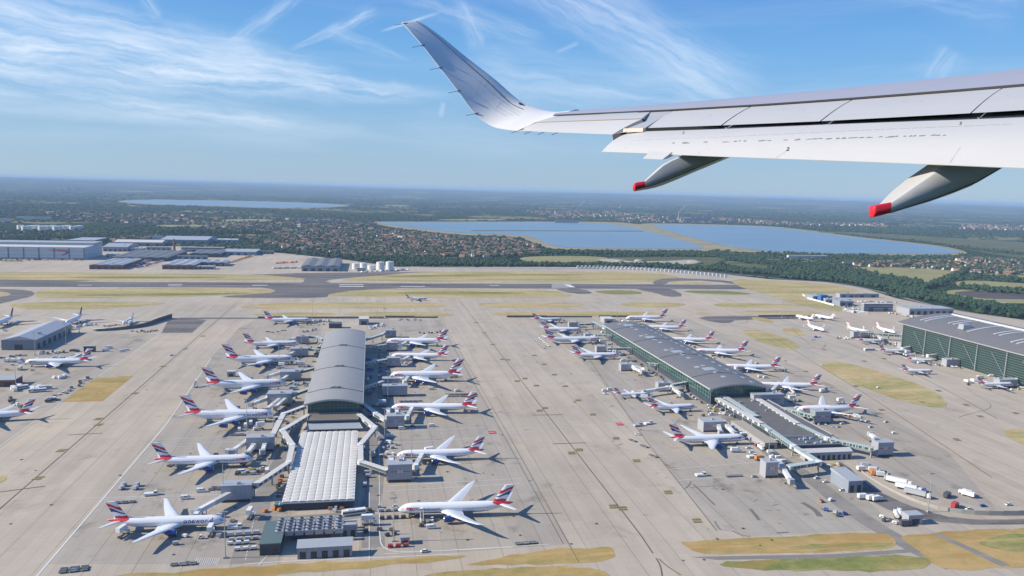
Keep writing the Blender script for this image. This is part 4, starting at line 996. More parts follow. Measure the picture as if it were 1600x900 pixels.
GH = [(385, 706, 427, 679, 10, 'grey gatehouse left of the zigzag walkway, in front of the third airliner', False), (346, 785, 392, 756, 10, 'nearest grey gatehouse on the left, beside the bottom-left airliner', False),
 (418, 634, 455, 610, 10, 'grey gatehouse with three jet bridges by the farther four-engined airliner', False), (438, 596, 469, 577, 9, 'grey gatehouse by the second four-engined airliner from the front', False), (454, 558, 481, 543, 9, 'grey gatehouse by the third four-engined airliner from the front', False), (463, 538, 482, 524, 9, 'farthest grey gatehouse left of the barrel-roofed concourse', False),
 (601.6, 528, 619, 516, 9, 'farthest grey gatehouse right of the barrel-roofed concourse', True), (603.5, 549, 621.4, 536, 9.5, 'second farthest grey gatehouse right of the barrel-roofed concourse', True), (605, 574, 625, 560, 9.5, 'third farthest grey gatehouse right of the barrel-roofed concourse', True),
 (598, 602, 624, 594, 6, 'low grey gatehouse behind a bigger grey box, right of the barrel-roofed concourse', False), (598, 620, 636.5, 603, 9.5, 'wide grey box building beside the right side of the barrel-roofed concourse', False),
 (604, 670.5, 632, 648, 10, 'grey gatehouse with red emblem, second from the front on the right of the left concourse', True), (606, 754, 644, 726, 11.5, 'nearest grey gatehouse with red emblem right of the white scalloped hall', True),
 (1176, 617+19, 1225, 617, 11, 'grey gatehouse under the near right corner of the skylit concourse', True), (1272, 663, 1298, 645, 10.5, 'grey gatehouse beneath the nose of the nearest airliner right of the skylit concourse', True), (1370, 714, 1396, 692, 10.5, 'grey gatehouse at the end of the long green walkway, lower right', True),
 (1195, 747, 1216, 722, 10.5, 'grey gatehouse holding a white jet bridge, lower right', True), (1098, 675, 1132, 653, 8, 'grey gatehouse behind the airliner left of the flat podium', True), (1028, 612, 1050, 601, 8, 'grey gatehouse beside the small airliner left of the skylit concourse', False),
 (970, 580, 992, 569, 7, 'grey gatehouse on the empty stand left of the skylit concourse', False), (889, 512, 905, 505, 7, 'farthest grey gatehouse left of the skylit concourse', False), (914, 531, 930, 522, 7, 'second grey gatehouse left of the skylit concourse', False), (932, 551, 950, 543, 7, 'third grey gatehouse left of the skylit concourse', False),
 (969, 513, 988, 504, 7, 'farthest grey gatehouse right of the skylit concourse', False)]
for g in GH: gatehouse(*g)

# jet bridges
def jet_bridge(x0, y0, x1, y1, label, h0=5.4, h1=5.0):
    a, b = G(x0, y0, h0), G(x1, y1, h1); t = thing('jet_bridge', label, 'jet bridge', (a.x, a.y, .1), 0, 'jet bridges'); o = Vector(t.location)
    d = (b-a).normalized(); mid = a+(b-a)*.5
    TR = mat('ribbed bridge side', (.50, .50, .48), .55, var=.12, scale=.8)
    m = MB(o); m.bar(a, mid+d*1.0, 3.0, 2.7); m.build('outer_tunnel', TR, t)
    m = MB(o); m.bar(mid-d*.5, b, 2.6, 2.4); m.build('inner_tunnel', WHITE, t)
    m = MB(o); m.cyl((a.x, a.y, a.z-1.7), (a.x, a.y, a.z+1.7), 2.1, 12); m.build('rotunda', WHITE, t)
    m = MB(o); m.box((b.x, b.y, b.z-1.7), (3.6, 3.6, 3.4), 0, math.atan2(d.y, d.x)+.3); m.build('cab', mat('bridge cab', (.36, .37, .37), .5), t)
    m = MB(o); m.cyl((a.x, a.y, .1), (a.x, a.y, a.z-1.6), .55, 8); m.build('column', CONC, t)
    s = Vector((-d.y, d.x, 0)); q = a+(b-a)*.78
    for k in (-1, 1): m = MB(o); m.box((q+s*1.3*k)[:2]+(.7,), (.4, .4, q.z-1.9)); m.build('drive_leg', STEEL, t)
    m = MB(o)
    m.bar(q-s*1.6+Vector((0, 0, .9-q.z)), q+s*1.6+Vector((0, 0, .9-q.z)), .7, .5); m.build('axle_beam', mat('dark steel', (.05, .05, .055), .6), t)
    m = MB(o)
    for k in (-1, 1): m.cyl(q+s*(1.9*k)+Vector((0, 0, .65-q.z)), q+s*(1.4*k)+Vector((0, 0, .65-q.z)), .6, 10)
    m.build('wheels', mat('tyre rubber', (.025, .025, .025), .8), t)
    return t
ord_ = ['first', 'second', 'third', 'fourth', 'fifth', 'sixth']
def jbs(lst, where):
    for k, g in enumerate(lst): jet_bridge(*g, ('only jet bridge' if len(lst) == 1 else ord_[k]+' jet bridge from the left')+' '+where)
jbs([(364, 769, 306, 800)], 'at the bottom-left airliner')
jbs([(388, 688, 362, 706), (404, 687, 386, 709), (416, 688, 410, 706)], 'at the gatehouse behind the second airliner')
jbs([(419, 622, 392, 632), (437, 624, 416, 640), (446, 624, 430, 637)], 'by the nearest four-engined airliner')
jbs([(440, 582, 416, 589), (457, 583, 440, 594)], 'by the second four-engined airliner')
jbs([(466, 548, 450, 555)], 'by the third four-engined airliner'); jbs([(468, 527, 452, 531)], 'at the farthest left gatehouse of the left concourse')
jbs([(625, 541, 636, 534)], 'over the farthest right airliner of the left concourse'); jbs([(626, 565, 640, 557)], 'over the second farthest right airliner of the left concourse')
jbs([(628, 592, 612, 592), (632, 597, 643, 582)], 'at the four-engined airliner right of the left concourse')
jbs([(606, 652, 607, 641), (618, 652, 621, 641), (636, 652, 645, 636)], 'behind the second emblem gatehouse'); jbs([(611, 731, 612, 716), (625, 731, 629, 716), (649, 729, 661, 708)], 'behind the nearest emblem gatehouse')
jbs([(1217, 722, 1236, 752)], 'at the lower right gatehouse, standing empty'); jbs([(1377, 693, 1360, 678)], 'above the end of the long green walkway')
jbs([(1121, 660, 1126, 676), (1130, 660, 1148, 677)], 'at the airliner left of the flat podium'); jbs([(1043, 606, 1005, 612), (1050, 605, 1064, 616)], 'beside the small airliner left of the skylit concourse')
jbs([(990, 573, 1010, 577), (992, 575, 1003, 581)], 'on the empty stand left of the skylit concourse'); jbs([(951, 545, 962, 549)], 'at the third gatehouse left of the skylit concourse'); jbs([(930, 525, 921, 531)], 'at the second gatehouse left of the skylit concourse')
jbs([(982, 503, 975, 505)], 'at the farthest right gatehouse of the skylit concourse'); jbs([(1207, 610, 1218, 598)], 'under the near right corner of the skylit concourse'); jbs([(1281, 648, 1278, 636)], 'at the nearest airliner right of the skylit concourse')
jbs([(1150, 575, 1150, 571)], 'over the second nearest airliner right of the skylit concourse')
# covered walkways of the skylit concourse
q = lambda *p: wp(p, 7)
walkway(q((926, 503), (1040, 562), (1115, 610), (1181, 652)), 'long white-roofed colonnade along the left side of the skylit concourse', 7, 5, 3.2, True, step=10)
walkway(q((1122, 624), (1191, 664)), 'white-roofed walkway along the left edge of the flat podium', 8.5, 5, 3, False); walkway(q((1177, 620), (1247, 664)), 'white-roofed walkway along the right edge of the flat podium', 8.5, 5, 3, False)
walkway(q((1191, 664), (1239, 698), (1279, 723), (1233, 730)), 'green-glazed walkway bending down to the lower right gatehouse', 7, 4, 3, True); walkway(q((1247, 664), (1292, 686), (1362, 701)), 'long green-glazed walkway reaching right to a gatehouse', 7, 4, 3, True)
walkway(q((1223, 639), (1272, 651)), 'glazed walkway to the gatehouse at the nearest right-hand airliner', 6.5, 3.5, 3, True)
walkway(q((905, 507), (927, 506)), 'farthest glazed link left of the skylit concourse', 7, 3, 2.8, True); walkway(q((930, 523), (955, 525)), 'second glazed link left of the skylit concourse', 7, 3, 2.8, True); walkway(q((950, 545), (985, 545)), 'third glazed link left of the skylit concourse', 7, 3, 2.8, True); walkway(q((1012, 568), (1028, 570)), 'glazed link by the empty stand left of the skylit concourse', 7, 3, 2.8, True); walkway(q((1050, 602), (1072, 598)), 'glazed link beside the small airliner', 7, 3, 2.8, True)

# ---- main terminal at the right
t5 = G(1408, 502.4, 34); X0, Y1 = t5.x, t5.y; Wt, Dt = 122.0, 420.0; Y0 = Y1-Dt; HT = 32.0
t = thing('airport_terminal', 'huge dark curved-roof terminal with a green louvred glass side, at the right edge', 'airport terminal', (X0+Wt/2, Y0+Dt/2, .1)); W2, D2 = Wt/2, Dt/2
N = 28; A = [(-W2-3+(Wt+6)*i/N, HT+13*math.sin(math.pi*(0.05+.86*i/N))-13*math.sin(math.pi*.05)) for i in range(N+1)]
m = MB(); m.loft([[(x, yy, z+.8) for x, z in A]+[(x, yy, z-.3) for x, z in A[::-1]] for yy in [-D2-4+(Dt+8)*k/16 for k in range(17)]]); ro = m.build('roof', ROOFD, t, smooth=True, fix=True, angle=40)
m = MB(); m.box((-W2-2.6, 0, HT-.5), (1.4, Dt+9, 1.1)); m.build('eaves_gutter', STEEL, ro)
m = MB(); m.box((-W2+.8, 0, 0), (1.0, Dt-6, HT-.3)); m.build('louvred_glass_wall', LOUV, t)
B = [(x*(W2-1)/(W2+3), z-.35) for x, z in A]
for s in (-1, 1):
    m = MB(); yy = s*(D2-3.5); vs = [(B[0][0], yy, 0)]+[(x, yy, z) for x, z in B]+[(B[-1][0], yy, 0)]; vs2 = [(x, yy+.6, z) for x, _, z in vs]; n = len(vs)
    m.add(vs+vs2, [tuple(range(n)), tuple(range(2*n-1, n-1, -1))]+[(i, n+i, n+(i+1) % n, (i+1) % n) for i in range(n)]); m.build('gable_glass', GLASSX, t, fix=True)
RL = mat('pale roof rib', (.50, .50, .50), .5)
def zat5(x): 
    i = (x+W2+3)/(Wt+6)*N; i0 = max(0, min(N-1, int(i))); return A[i0][1]+(A[i0+1][1]-A[i0][1])*(i-i0)
for k in range(12):   # curved roof-light strips
    for e in (-4, 4):
        m = MB(); yy = -D2+Dt*(k+.5)/12+e
        if e == 4 and k % 3 == 0: continue
        xs = [-W2*(.72 if k % 2 else .55)+(W2*1.0)*q/8 for q in range(9)]
        for xa, xb in zip(xs[:-1], xs[1:]): m.bar((xa, yy, zat5(xa)+1.05), (xb, yy, zat5(xb)+1.05), 2.4, .5)
        m.build('roof_light_strip', RL, ro)
m = MB(); xs = [-W2*.2, -W2*.2]
m.box((W2*.05, 0, zat5(W2*.05)+.8), (3, Dt*.95, 2.0)); m.build('ridge_plant', RL, ro)
m = MB(); m.box((-W2*.62, D2*.62, zat5(-W2*.62)+.2), (12, 9, 6), 0, 0, .8); m.build('roof_plant_room', STEEL, ro)
for k in range(11):
    m = MB(); yy = -D2+6+(Dt-12)*k/10; m.cyl((-W2-2.2, yy, 0), (-W2-1.2, yy, HT-1), .38, 8); m.build('column', STEEL, t)
for k in range(10):
    m = MB(); yy = -D2+6+(Dt-12)*k/10; m.bar((-W2-1.6, yy, 4), (-W2-1.6, yy+20, HT-6), .3, .3); m.build('brace', CLADB, t)
for pts, lab in [([(1340, 520), (1362, 521)], 'farthest gate pier left of the glass terminal'), ([(1366, 522), (1412, 525)], 'second gate pier left of the glass terminal'), ([(1433, 540), (1462, 541)], 'third gate pier left of the glass terminal'), ([(1476, 553), (1510, 554)], 'fourth gate pier left of the glass terminal'), ([(1500, 561), (1535, 562)], 'fifth gate pier left of the glass terminal')]:
    walkway(q(*pts), lab, 7, 4, 3.4, True)
for g in [(1333, 528, 1360, 520, 8, 'grey gatehouse at the farthest pier of the glass terminal', False), (1408, 545, 1416, 538, 7, 'grey gatehouse at the third pier of the glass terminal', False), (1478, 573, 1500, 562, 8, 'grey gatehouse on the empty stand by the glass terminal', False), (1560, 606, 1590, 596, 8, 'grey gatehouse by the last airliner of the glass terminal', False)]: gatehouse(*g)
jbs([(1410, 545, 1433, 540)], 'at the third pier of the glass terminal'); jbs([(1450, 556, 1478, 553)], 'at the fourth pier of the glass terminal'); jbs([(1498, 563, 1520, 570)], 'on the empty stand by the glass terminal'); jbs([(1600, 588, 1575, 598)], 'over the last airliner by the glass terminal'); jbs([(1372, 524, 1378, 531)], 'at the second pier of the glass terminal')

# ---- sheds and low buildings on the airfield
shed_px('cargo_shed', 'grey airside building with dark doors along its right side, at the left edge', 'airside building', 3, 547, 56, 506, 11, CLADB, ROOFL, 'gable_y', doors=1, side_doors=7, vents=2)
shed_px('store', 'low building with a brick base at the left edge', 'store', -40, 605, 22, 588, 6, BRICK, ROOFL, 'flat', doors=3)
shed_px('garage', 'small dark box beside the tail of the left-edge airliner', 'hut', 131, 550, 148, 541, 6, CLADD, ROOFL, 'flat', doors=1)
shed_px('workshop', 'long building with a grey green roof at the bottom, left of the chiller plant', 'workshop', 406, 868, 438, 816, 6, CLADD, ROOFG, 'flat', doors=2)
shed_px('utility_building', 'long blue grey building with a pale roof along the bottom edge', 'utility building', 465, 872, 550, 846, 6, CLADB, ROOFL, 'mono', doors=5)
shed_px('pump_house', 'small square building with a sunken flat roof by the bus', 'pump house', 532, 839, 558, 816, 6, CLADB, ROOFL, 'parapet', doors=2)
t = shed_px('chiller_plant', 'open chiller plant with rows of silver cooling units', 'chiller plant', 458, 843, 516, 820, 4, CLADD, STEEL, 'parapet')
for r in range(5):
    for k in range(7):
        m = MB(); w_, d_ = 17.0, 12.0
        m.box((-w_*.9+k*w_*.3-1.0, -7+r*3.6, 4.2), (4.2, 2.4, 2.6)); u = m.build('cooling_unit', STEEL if (r+k) % 3 else ROOFL, t)
        m = MB(); m.cyl((-w_*.9+k*w_*.3-1.0, -7+r*3.6, 6.7), (-w_*.9+k*w_*.3-1.0, -7+r*3.6, 7.2), .9, 10); m.build('fan_cowl', DOORD, u)
shed_px('bus_shelter', 'small glass-roofed hut by the left end of the white scalloped hall', 'hut', 430, 798, 441, 789, 3, CLADD, GLASSL, 'flat')
shed_px('stand_cabin', 'small grey cabin on the stand below the big right-hand twin-jet', 'cabin', 626, 851, 640, 843, 3.5, CLADG, CONC, 'flat', doors=1)
shed_px('store', 'wide pale-roofed building with dark open front, right of the flat podium', 'store', 1256, 719, 1333, 701, 6, CLADG, ROOFW, 'gable_x', doors=9)
shed_px('warehouse', 'pale-roofed warehouse beside the sunken road, lower right', 'warehouse', 1324, 770, 1348, 733, 8, CLADB, ROOFL, 'mono', doors=2)
shed_px('store', 'small pale shed next to the sunken road', 'store', 1418, 820, 1442, 799, 5.5, CLADG, ROOFL, 'flat', doors=1)
shed_px('plant_building', 'small white-roofed building beyond the far end of the barrel-roofed concourse', 'plant building', 561, 508, 576, 495, 8, CLADB, ROOFW, 'flat', doors=1)
shed_px('plant_enclosure', 'dark plant yard at the far end of the barrel-roofed concourse', 'plant enclosure', 514, 513, 534, 504, 6, CLADD, STEEL, 'parapet', vents=7)
shed_px('plant_building', 'small white-roofed building beyond the far end of the skylit concourse', 'plant building', 944, 505, 960, 495, 6, CLADG, ROOFW, 'flat', doors=1)
shed_px('site_cabin', 'small white cabin beside the tails of the four-engined airliners', 'cabin', 355, 589, 367, 582, 5, CLADG, ROOFW, 'flat', doors=1)
# maintenance hangar with its painted ribbon
X, Y, w, d = rect(-90, 405, 136, 378.5, 29)
t = thing('maintenance_hangar', 'huge white hangar with a red and blue ribbon painted on its doors, far left', 'hangar', (X+w/2, Y+d/2, .1))
m = MB(); m.box((0, 0, 0), (w, d, 27)); m.build('wall', CLADW, t)
m = MB(); m.box((0, -d*.25, 27), (w+2, d*.5, 1.5)); m.build('front_roof', ROOFW, t)
m = MB(); m.box((0, d*.27, 27), (w+2, d*.46, 7)); m.build('rear_roof', ROOFL, t)
for k in range(10): m = MB(); m.box((-w/2+w*(k+.0)/9.0, -d/2-.4, 0), (2.2, 1.0, 27)); m.build('door_pier', mat('blue grey steel', (.10, .15, .2), .5), t)
for k in range(9): m = MB(); m.box((-w/2+w*(k+.5)/9.0, -d/2-.2, 0), (w/9*.94, .5, 4)); m.build('door_base', CLADB, t)
sc = w/226.0; xr = -w/2+(75+90)*sc
rb = [(0, 23), (14, 21.5), (30, 22.5), (36, 21), (37, 18), (32, 14), (24, 10.5), (17, 9.5), (22, 13), (27, 16.5), (26, 19), (14, 19.5)]
top_, bot_ = [(0, 23.2), (10, 22.2), (22, 22.8), (33, 22.4), (36, 20.5)], [(0, 22.9), (10, 20), (22, 18.5), (28, 18.2), (31, 16)]
m = MB(); vs = [(xr+x*sc, -d/2-.75, z) for x, z in top_]+[(xr+x*sc, -d/2-.75, z) for x, z in bot_]; m.add(vs, [(i+5, i+6, i+1, i) for i in range(4)]); rbn = m.build('ribbon_red', mat('ribbon red', (.50, .10, .08), .5), t)
m = MB(); vs = [(xr+x*sc, -d/2-.76, z) for x, z in [(36, 20.4), (36.5, 17), (33, 13.5), (27, 10.5), (22, 10)]]+[(xr+x*sc, -d/2-.76, z) for x, z in [(31, 15.9), (30, 14.5), (27, 13), (24, 11.5), (22, 10.2)]]; m.add(vs, [(i+5, i+6, i+1, i) for i in range(4)]); m.build('ribbon_blue', mat('ribbon blue', (.04, .08, .22), .5), t)
# cargo sheds behind the runway
CS = [((139, 421, 192, 404, 9, BRICK, ROOFL, 'saw'), 'pale-roofed cargo shed front with brick base, near the airfield edge'), ((170, 408, 262, 391, 8, CLADD, ROOFD, 'saw'), 'long dark-roofed cargo shed behind the brick-based front'), ((165, 402, 196, 400, 7, CLADW, ROOFW, 'flat'), 'low white-roofed cargo shed beside the dark-roofed one'),
 ((253, 421, 304, 406, 9, BRICK, ROOFL, 'saw'), 'second pale-roofed cargo shed with brick base'), ((304, 421, 334, 415, 6, CLADB, ROOFL, 'flat'), 'low blue cargo office with yellow signs'), ((310, 416, 353, 407, 8, CLADB, ROOFL, 'saw'), 'blue-walled shed behind the cargo office'), ((276, 405, 325, 401, 8, CLADB, ROOFL, 'flat'), 'narrow pale shed between the yards'),
 ((296, 402, 345, 391, 9, CLADD, ROOFD, 'saw'), 'dark-roofed shed right of the brick chimney'), ((345, 399, 400, 389, 9, CLADB, ROOFL, 'flat'), 'pale-roofed blue shed at the right end of the cargo yards'), ((160, 393, 200, 381, 12, CLADB, ROOFL, 'gable_x'), 'grey gabled shed just right of the big hangar'),
 ((202, 393, 224, 387, 8, CLADB, ROOFL, 'flat'), 'small blue grey cube shed'), ((228, 391, 268, 386, 8, CLADB, CLADB, 'flat'), 'flat blue grey shed left of the brick chimney'), ((282, 394, 350, 386, 12, CLADG, ROOFL, 'flat'), 'office block with a grid of windows behind the yards'),
 ((176, 384, 255, 376, 10, CLADG, ROOFW, 'gable_x'), 'wide white-roofed warehouse behind the trees'), ((249, 381, 325, 369, 12, CLADB, ROOFL, 'gable_x'), 'largest pale warehouse in the back row'), ((330, 379, 371, 373, 9, CLADW, ROOFW, 'flat'), 'white-banded warehouse at the right of the back row'), ((104, 381, 148, 371, 10, CLADG, ROOFL, 'flat'), 'grey office block behind the big hangar'),
 ((471, 424, 530, 404, 11, CLADB, ROOFD, 'saw'), 'dark saw-roofed blue shed beside the white tanks'), ((400, 397, 428, 392, 8, CLADB, ROOFL, 'flat'), 'pale blue shed at the end of the sandy apron')]
for (x0, y0, x1, y2, h, wm, rm, st), lab in CS:
    shed_px('cargo_shed', lab, 'cargo shed', x0, y0, x1, y2, h, wm, rm, st, doors=5, vents=3, group='cargo sheds beyond the runway', windows=2 if 'office' in lab else 0)
m = MB(); p = G(272.5, 393); m = MB(p); m.cyl(p, p+Vector((0, 0, 33)), 3.2, 14, 0, 2.5); o = m.build('brick_chimney', BRICK, smooth=True, angle=40); tag(o, 'tall brick chimney among the cargo sheds', 'chimney')
# fuel tanks
for k, (x, y, r, h) in enumerate([(556, 420.5, 8.5, 13), (568, 418.5, 8, 11), (580, 421, 8.5, 9.5), (594.5, 423.5, 9, 20), (609, 422, 9, 19)]):
    p = G(x, y); m = MB(); m.cyl((0, 0, 0), (0, 0, h), r, 28); t = thing('storage_tank', 'white cylindrical storage tank, %s from the left of five' % ['first', 'second', 'third', 'fourth', 'fifth'][k], 'storage tank', p, 0, 'white storage tanks')
    m.build('tank_shell', WHITE, t, smooth=True, angle=40); m = MB(); m.cyl((0, 0, h), (0, 0, h+1.2), r*1.01, 28, 0, r*.2); m.build('tank_roof', ROOFW, t)
    m = MB(); m.bar((r*.7, -r*.75, .2), (-r*.3, -r*1.0, h), .8, .3); m.build('stair', STEEL, t)
shed_px('tank_office', 'small white office in front of the storage tanks', 'office', 558, 424, 572, 420, 7, CLADW, ROOFW, 'flat', windows=2)
# airside buildings between the runway end and the glass terminal
for (x0, y0, x1, y2, h, wm, rm, st), lab in [((1312, 478, 1333, 468, 8, CLADB, ROOFL, 'flat'), 'low grey building among the parked vehicles, upper right'), ((1270, 469, 1300, 460, 7, CLADB, ROOFL, 'flat'), 'pale blue-trimmed shed at the tip of the vehicle park'), ((1312, 465, 1336, 458, 7, CLADG, ROOFL, 'flat'), 'pale shed with a flat roof behind the vehicle park'),
  ((1338, 465, 1373, 459, 7, CLADB, ROOFL, 'flat'), 'blue grey shed at the back of the vehicle park'), ((1349, 487, 1395, 474, 13, CLADB, ROOFW, 'flat'), 'white office block with dark window bands, left of the glass terminal'), ((1420, 492, 1490, 478, 10, CLADG, ROOFL, 'flat'), 'long pale warehouse with a row of doors behind the glass terminal'), ((1290, 473, 1330, 467, 6, CLADG, ROOFL, 'mono'), 'long grey canopy shed beside the blue box')]:
    shed_px('airside_building', lab, 'airside building', x0, y0, x1, y2, h, wm, rm, st, doors=7 if 'doors' in lab else 2, windows=3 if 'office' in lab else 0, vents=2)
# far white buildings
FB = [((232, 374, 256, 371, 10), 'white warehouse far beyond the cargo yards'), ((21, 343.5, 84, 339, 12), 'long pale roof among far trees, left edge'), ((-5, 346, 20, 342, 12), 'pale warehouse cut by the left frame edge'), ((1234, 404, 1292, 399, 9), 'long white-roofed warehouse below the right reservoir'), ((1202, 410, 1218, 407, 8), 'low white shed near the right-hand fields'), ((469, 350, 491, 346, 16), 'white round-ended office block beyond the town'), ((504, 350, 521, 347, 14), 'white flat block beyond the town'), ((541, 321, 553, 318, 20), 'white building at the end of the far reservoir'),
  ((868, 348, 902, 345.5, 12), 'tan waterside building on the far shore'), ((1255, 413, 1266, 410, 7), 'small tan building by the right-hand fields'), ((1318, 413, 1337, 410, 8), 'teal-roofed shed by the right-hand village'), ((1525, 478, 1545, 473, 6), 'white glasshouse by the ploughed field'), ((1548, 479, 1572, 474, 6), 'second white glasshouse by the ploughed field'), ((1385, 352, 1402, 349, 18), 'orange brick complex on the far plain'), ((1422, 354, 1472, 352, 10), 'long white warehouse on the far plain'), ((1044, 345, 1056, 341, 26), 'grey tower block beneath the crane'), ((1070, 347, 1086, 342, 26), 'grey block in the far town centre'), ((1088, 347, 1098, 341, 32), 'taller grey block in the far town centre'), ((1100, 345, 1110, 340, 34), 'white block in the far town centre'), ((1030, 346, 1040, 343, 20), 'low block at the left of the far town centre'), ((1112, 349, 1126, 345, 18), 'pale block at the right of the far town centre'), ((1138, 349, 1150, 346, 16), 'long dark block right of the far town centre')]
for (x0, y0, x1, y2, h), lab in FB:
    wm = BRICK if 'brick' in lab else (CONC if 'tan' in lab or 'grey' in lab or 'block' in lab else CLADW)
    shed_px('far_building', lab, 'building', x0, y0, x1, y2, h, wm, ROOFW if 'teal' not in lab else ROOFG, 'flat', group='pale buildings far beyond the airfield', windows=3 if 'block' in lab else 0)
for k, (x, y, h) in enumerate([(97, 301.5, 55), (108, 301, 60), (118.5, 301.5, 60), (125, 301.5, 60), (951.5, 311, 75), (957, 311, 85), (202, 309.5, 40)]):
    p = G(x, y); m = MB(p); m.box(p, (26 if k < 4 else 34, 26, h)); o = m.build('tower_block', CONC); tag(o, 'pale tower block on the far plain, %s' % ['first of four at the far left', 'second of four at the far left', 'third of four at the far left', 'fourth of four at the far left', 'left one of a pair near the horizon', 'right one of a pair near the horizon', 'thin mast-like one on its own'][k], 'tower block')
# tank farm of white cylinders far left
for k in range(16):
    x = 32+k*6.2+(k % 3); y = 358+((k*7) % 4)*.5; p = G(x, y); m = MB(p); m.cyl(p, p+Vector((0, 0, 14)), 11, 16); o = m.build('oil_tank', WHITE, smooth=True, angle=40)
    tag(o, 'white oil tank behind the big hangar, %s from the left' % ['first', 'second', 'third', 'fourth', 'fifth', 'sixth', 'seventh', 'eighth', 'ninth', 'tenth', 'eleventh', 'twelfth', 'thirteenth', 'fourteenth', 'fifteenth', 'sixteenth'][k], 'oil tank', 'white oil tanks behind the hangar')
# tower crane, roller coaster
p = G(1060, 345); m = MB(p); m.box(p, (3, 3, 60)); m.bar(p+Vector((0, 0, 60)), p+Vector((55, 0, 115)), 2.2, 2.2); o = m.build('tower_crane', WHITE); tag(o, 'pale luffing tower crane over the far town centre', 'crane')
p = G(918, 325.5); t = thing('roller_coaster', 'spiky roller coaster frame on the far plain', 'roller coaster', p)
prev = None
for k in range(15):
    x = (k-7)*26; h = [14, 30, 18, 24, 40, 66, 90, 70, 44, 60, 40, 24, 30, 16, 12][k]; m = MB(); m.bar((x-9, 0, 0), (x, 0, h), 3.5, 3.5); m.bar((x+9, 0, 0), (x, 0, h), 3.5, 3.5); m.build('trestle', STEEL, t)
    if prev: m = MB(); m.bar(prev, (x, 0, h), 5, 4); m.build('track', WHITE, t)
    prev = (x, 0, h)
p = G(970, 325); m = MB(p); m.cyl(p, p+Vector((0, 0, 58)), 6, 8, 0, 3); m.box(p, (40, 30, 12)); o = m.build('church_tower', CONC); tag(o, 'slim pale tower standing alone on the far plain', 'tower')
# approach-side acoustic panels in a row behind the runway
PN = []
n = 38
for k in range(n):
    f_ = k/(n-1); x = 903+(1134-903)*f_; y = 419.5+.2*math.sin(f_)+ (14.2)*f_**2.0; PN.append((x, y))
pr = thing('noise_barrier_panel', 'white-edged blast panel at the left end of the curved row behind the runway', 'barrier panel', G(*PN[0]), 0, 'blast panels in a curved row')
m = MB(); m.box((0, 0, 0), (6.5, 1.2, 7.5), 0, .5); m.build('panel', WHITE, pr); m = MB(); m.bar((0, 3.5, 0), (.3, .6, 6), .8, .8); m.build('prop', STEEL, pr)
for k in range(1, n):
    c = copy_tree(pr); c.location = G(*PN[k]); c.rotation_euler.z = -.5*(k/n)
    OW = ['first', 'second', 'third', 'fourth', 'fifth', 'sixth', 'seventh', 'eighth', 'ninth', 'tenth', 'eleventh', 'twelfth']
    c['label'] = 'white-edged blast panel behind the runway, ' + (OW[k]+' from the left end of its curved row' if k < 12 else (OW[n-1-k]+' from the right end of its curved row' if n-1-k < 12 else 'in the middle of its curved row'))
# blast screens (dark low walls) at the apron's far edge
for k, (pts, h, lab) in enumerate([([(602, 496.5), (648, 496.8), (684, 496.8)], 4, 'dark blast wall along the grass behind the barrel-roofed concourse'), ([(792, 496), (855, 496), (925, 496)], 4, 'dark blast wall behind the farthest airliners left of the skylit concourse'), ([(403, 497), (440, 496.5), (600, 496.5)], 3, 'long dark blast wall behind the left concourse'), ([(1185, 495), (1250, 494.5), (1300, 496)], 3.5, 'dark blast wall behind the small airliners upper right'), ([(936, 495.5), (1000, 495.5), (1030, 496)], 3.5, 'dark blast wall beyond the skylit concourse')]):
    P = [G(*p) for p in pts]; m = MB(P[0])
    for a, b in zip(P[:-1], P[1:]): h = h*.75; m.bar(a+Vector((0, 0, h/2)), b+Vector((0, 0, h/2)), .6, h)
    o = m.build('blast_wall', CONCD); tag(o, lab, 'wall')
P = [G(x, y) for x, y in chaikin([(130, 519), (185, 516), (225, 511), (250, 502), (280, 494)], 2, False)]; m = MB(P[0])
for i, (a, b) in enumerate(zip(P[:-1], P[1:])): hh = 3+3.5*i/len(P); m.bar(a+Vector((0, 0, hh/2)), b+Vector((0, 0, hh/2)), .7, hh)
tag(m.build('blast_wall', CONCD), 'curved dark blast wall rising beside the dark asphalt square, upper left', 'wall')
P = [G(x, y) for x, y in chaikin([(1320, 716), (1370, 756), (1440, 790), (1510, 805), (1600, 806), (1720, 802)], 2, False)]; m = MB(P[0]); m2 = MB(P[0])
for i, (a, b) in enumerate(zip(P[:-1], P[1:])): hh = 1.0+3.0*i/len(P); m.bar(a+Vector((0, 0, hh/2)), b+Vector((0, 0, hh/2)), .8, hh)
tag(m.build('retaining_wall', CONC), 'curving concrete retaining wall above the sunken road, lower right', 'wall')
P = [G(x, y) for x, y in [(1254, 461), (1262, 467), (1285, 473), (1303, 478)]]; m = MB(P[0])
for a, b in zip(P[:-1], P[1:]): m.bar(a+Vector((0, 0, 1.4)), b+Vector((0, 0, 1.4)), .8, 2.8)
tag(m.build('blast_wall', WHITE), 'white blast fence curving round the vehicle park, upper right', 'wall')
# big blue box
p = G(1285, 470); m = MB(p); m.box(p, (14, 12, 11)); tag(m.build('blue_cabin', BLUEP), 'bright blue box building beside the white blast fence', 'box building')

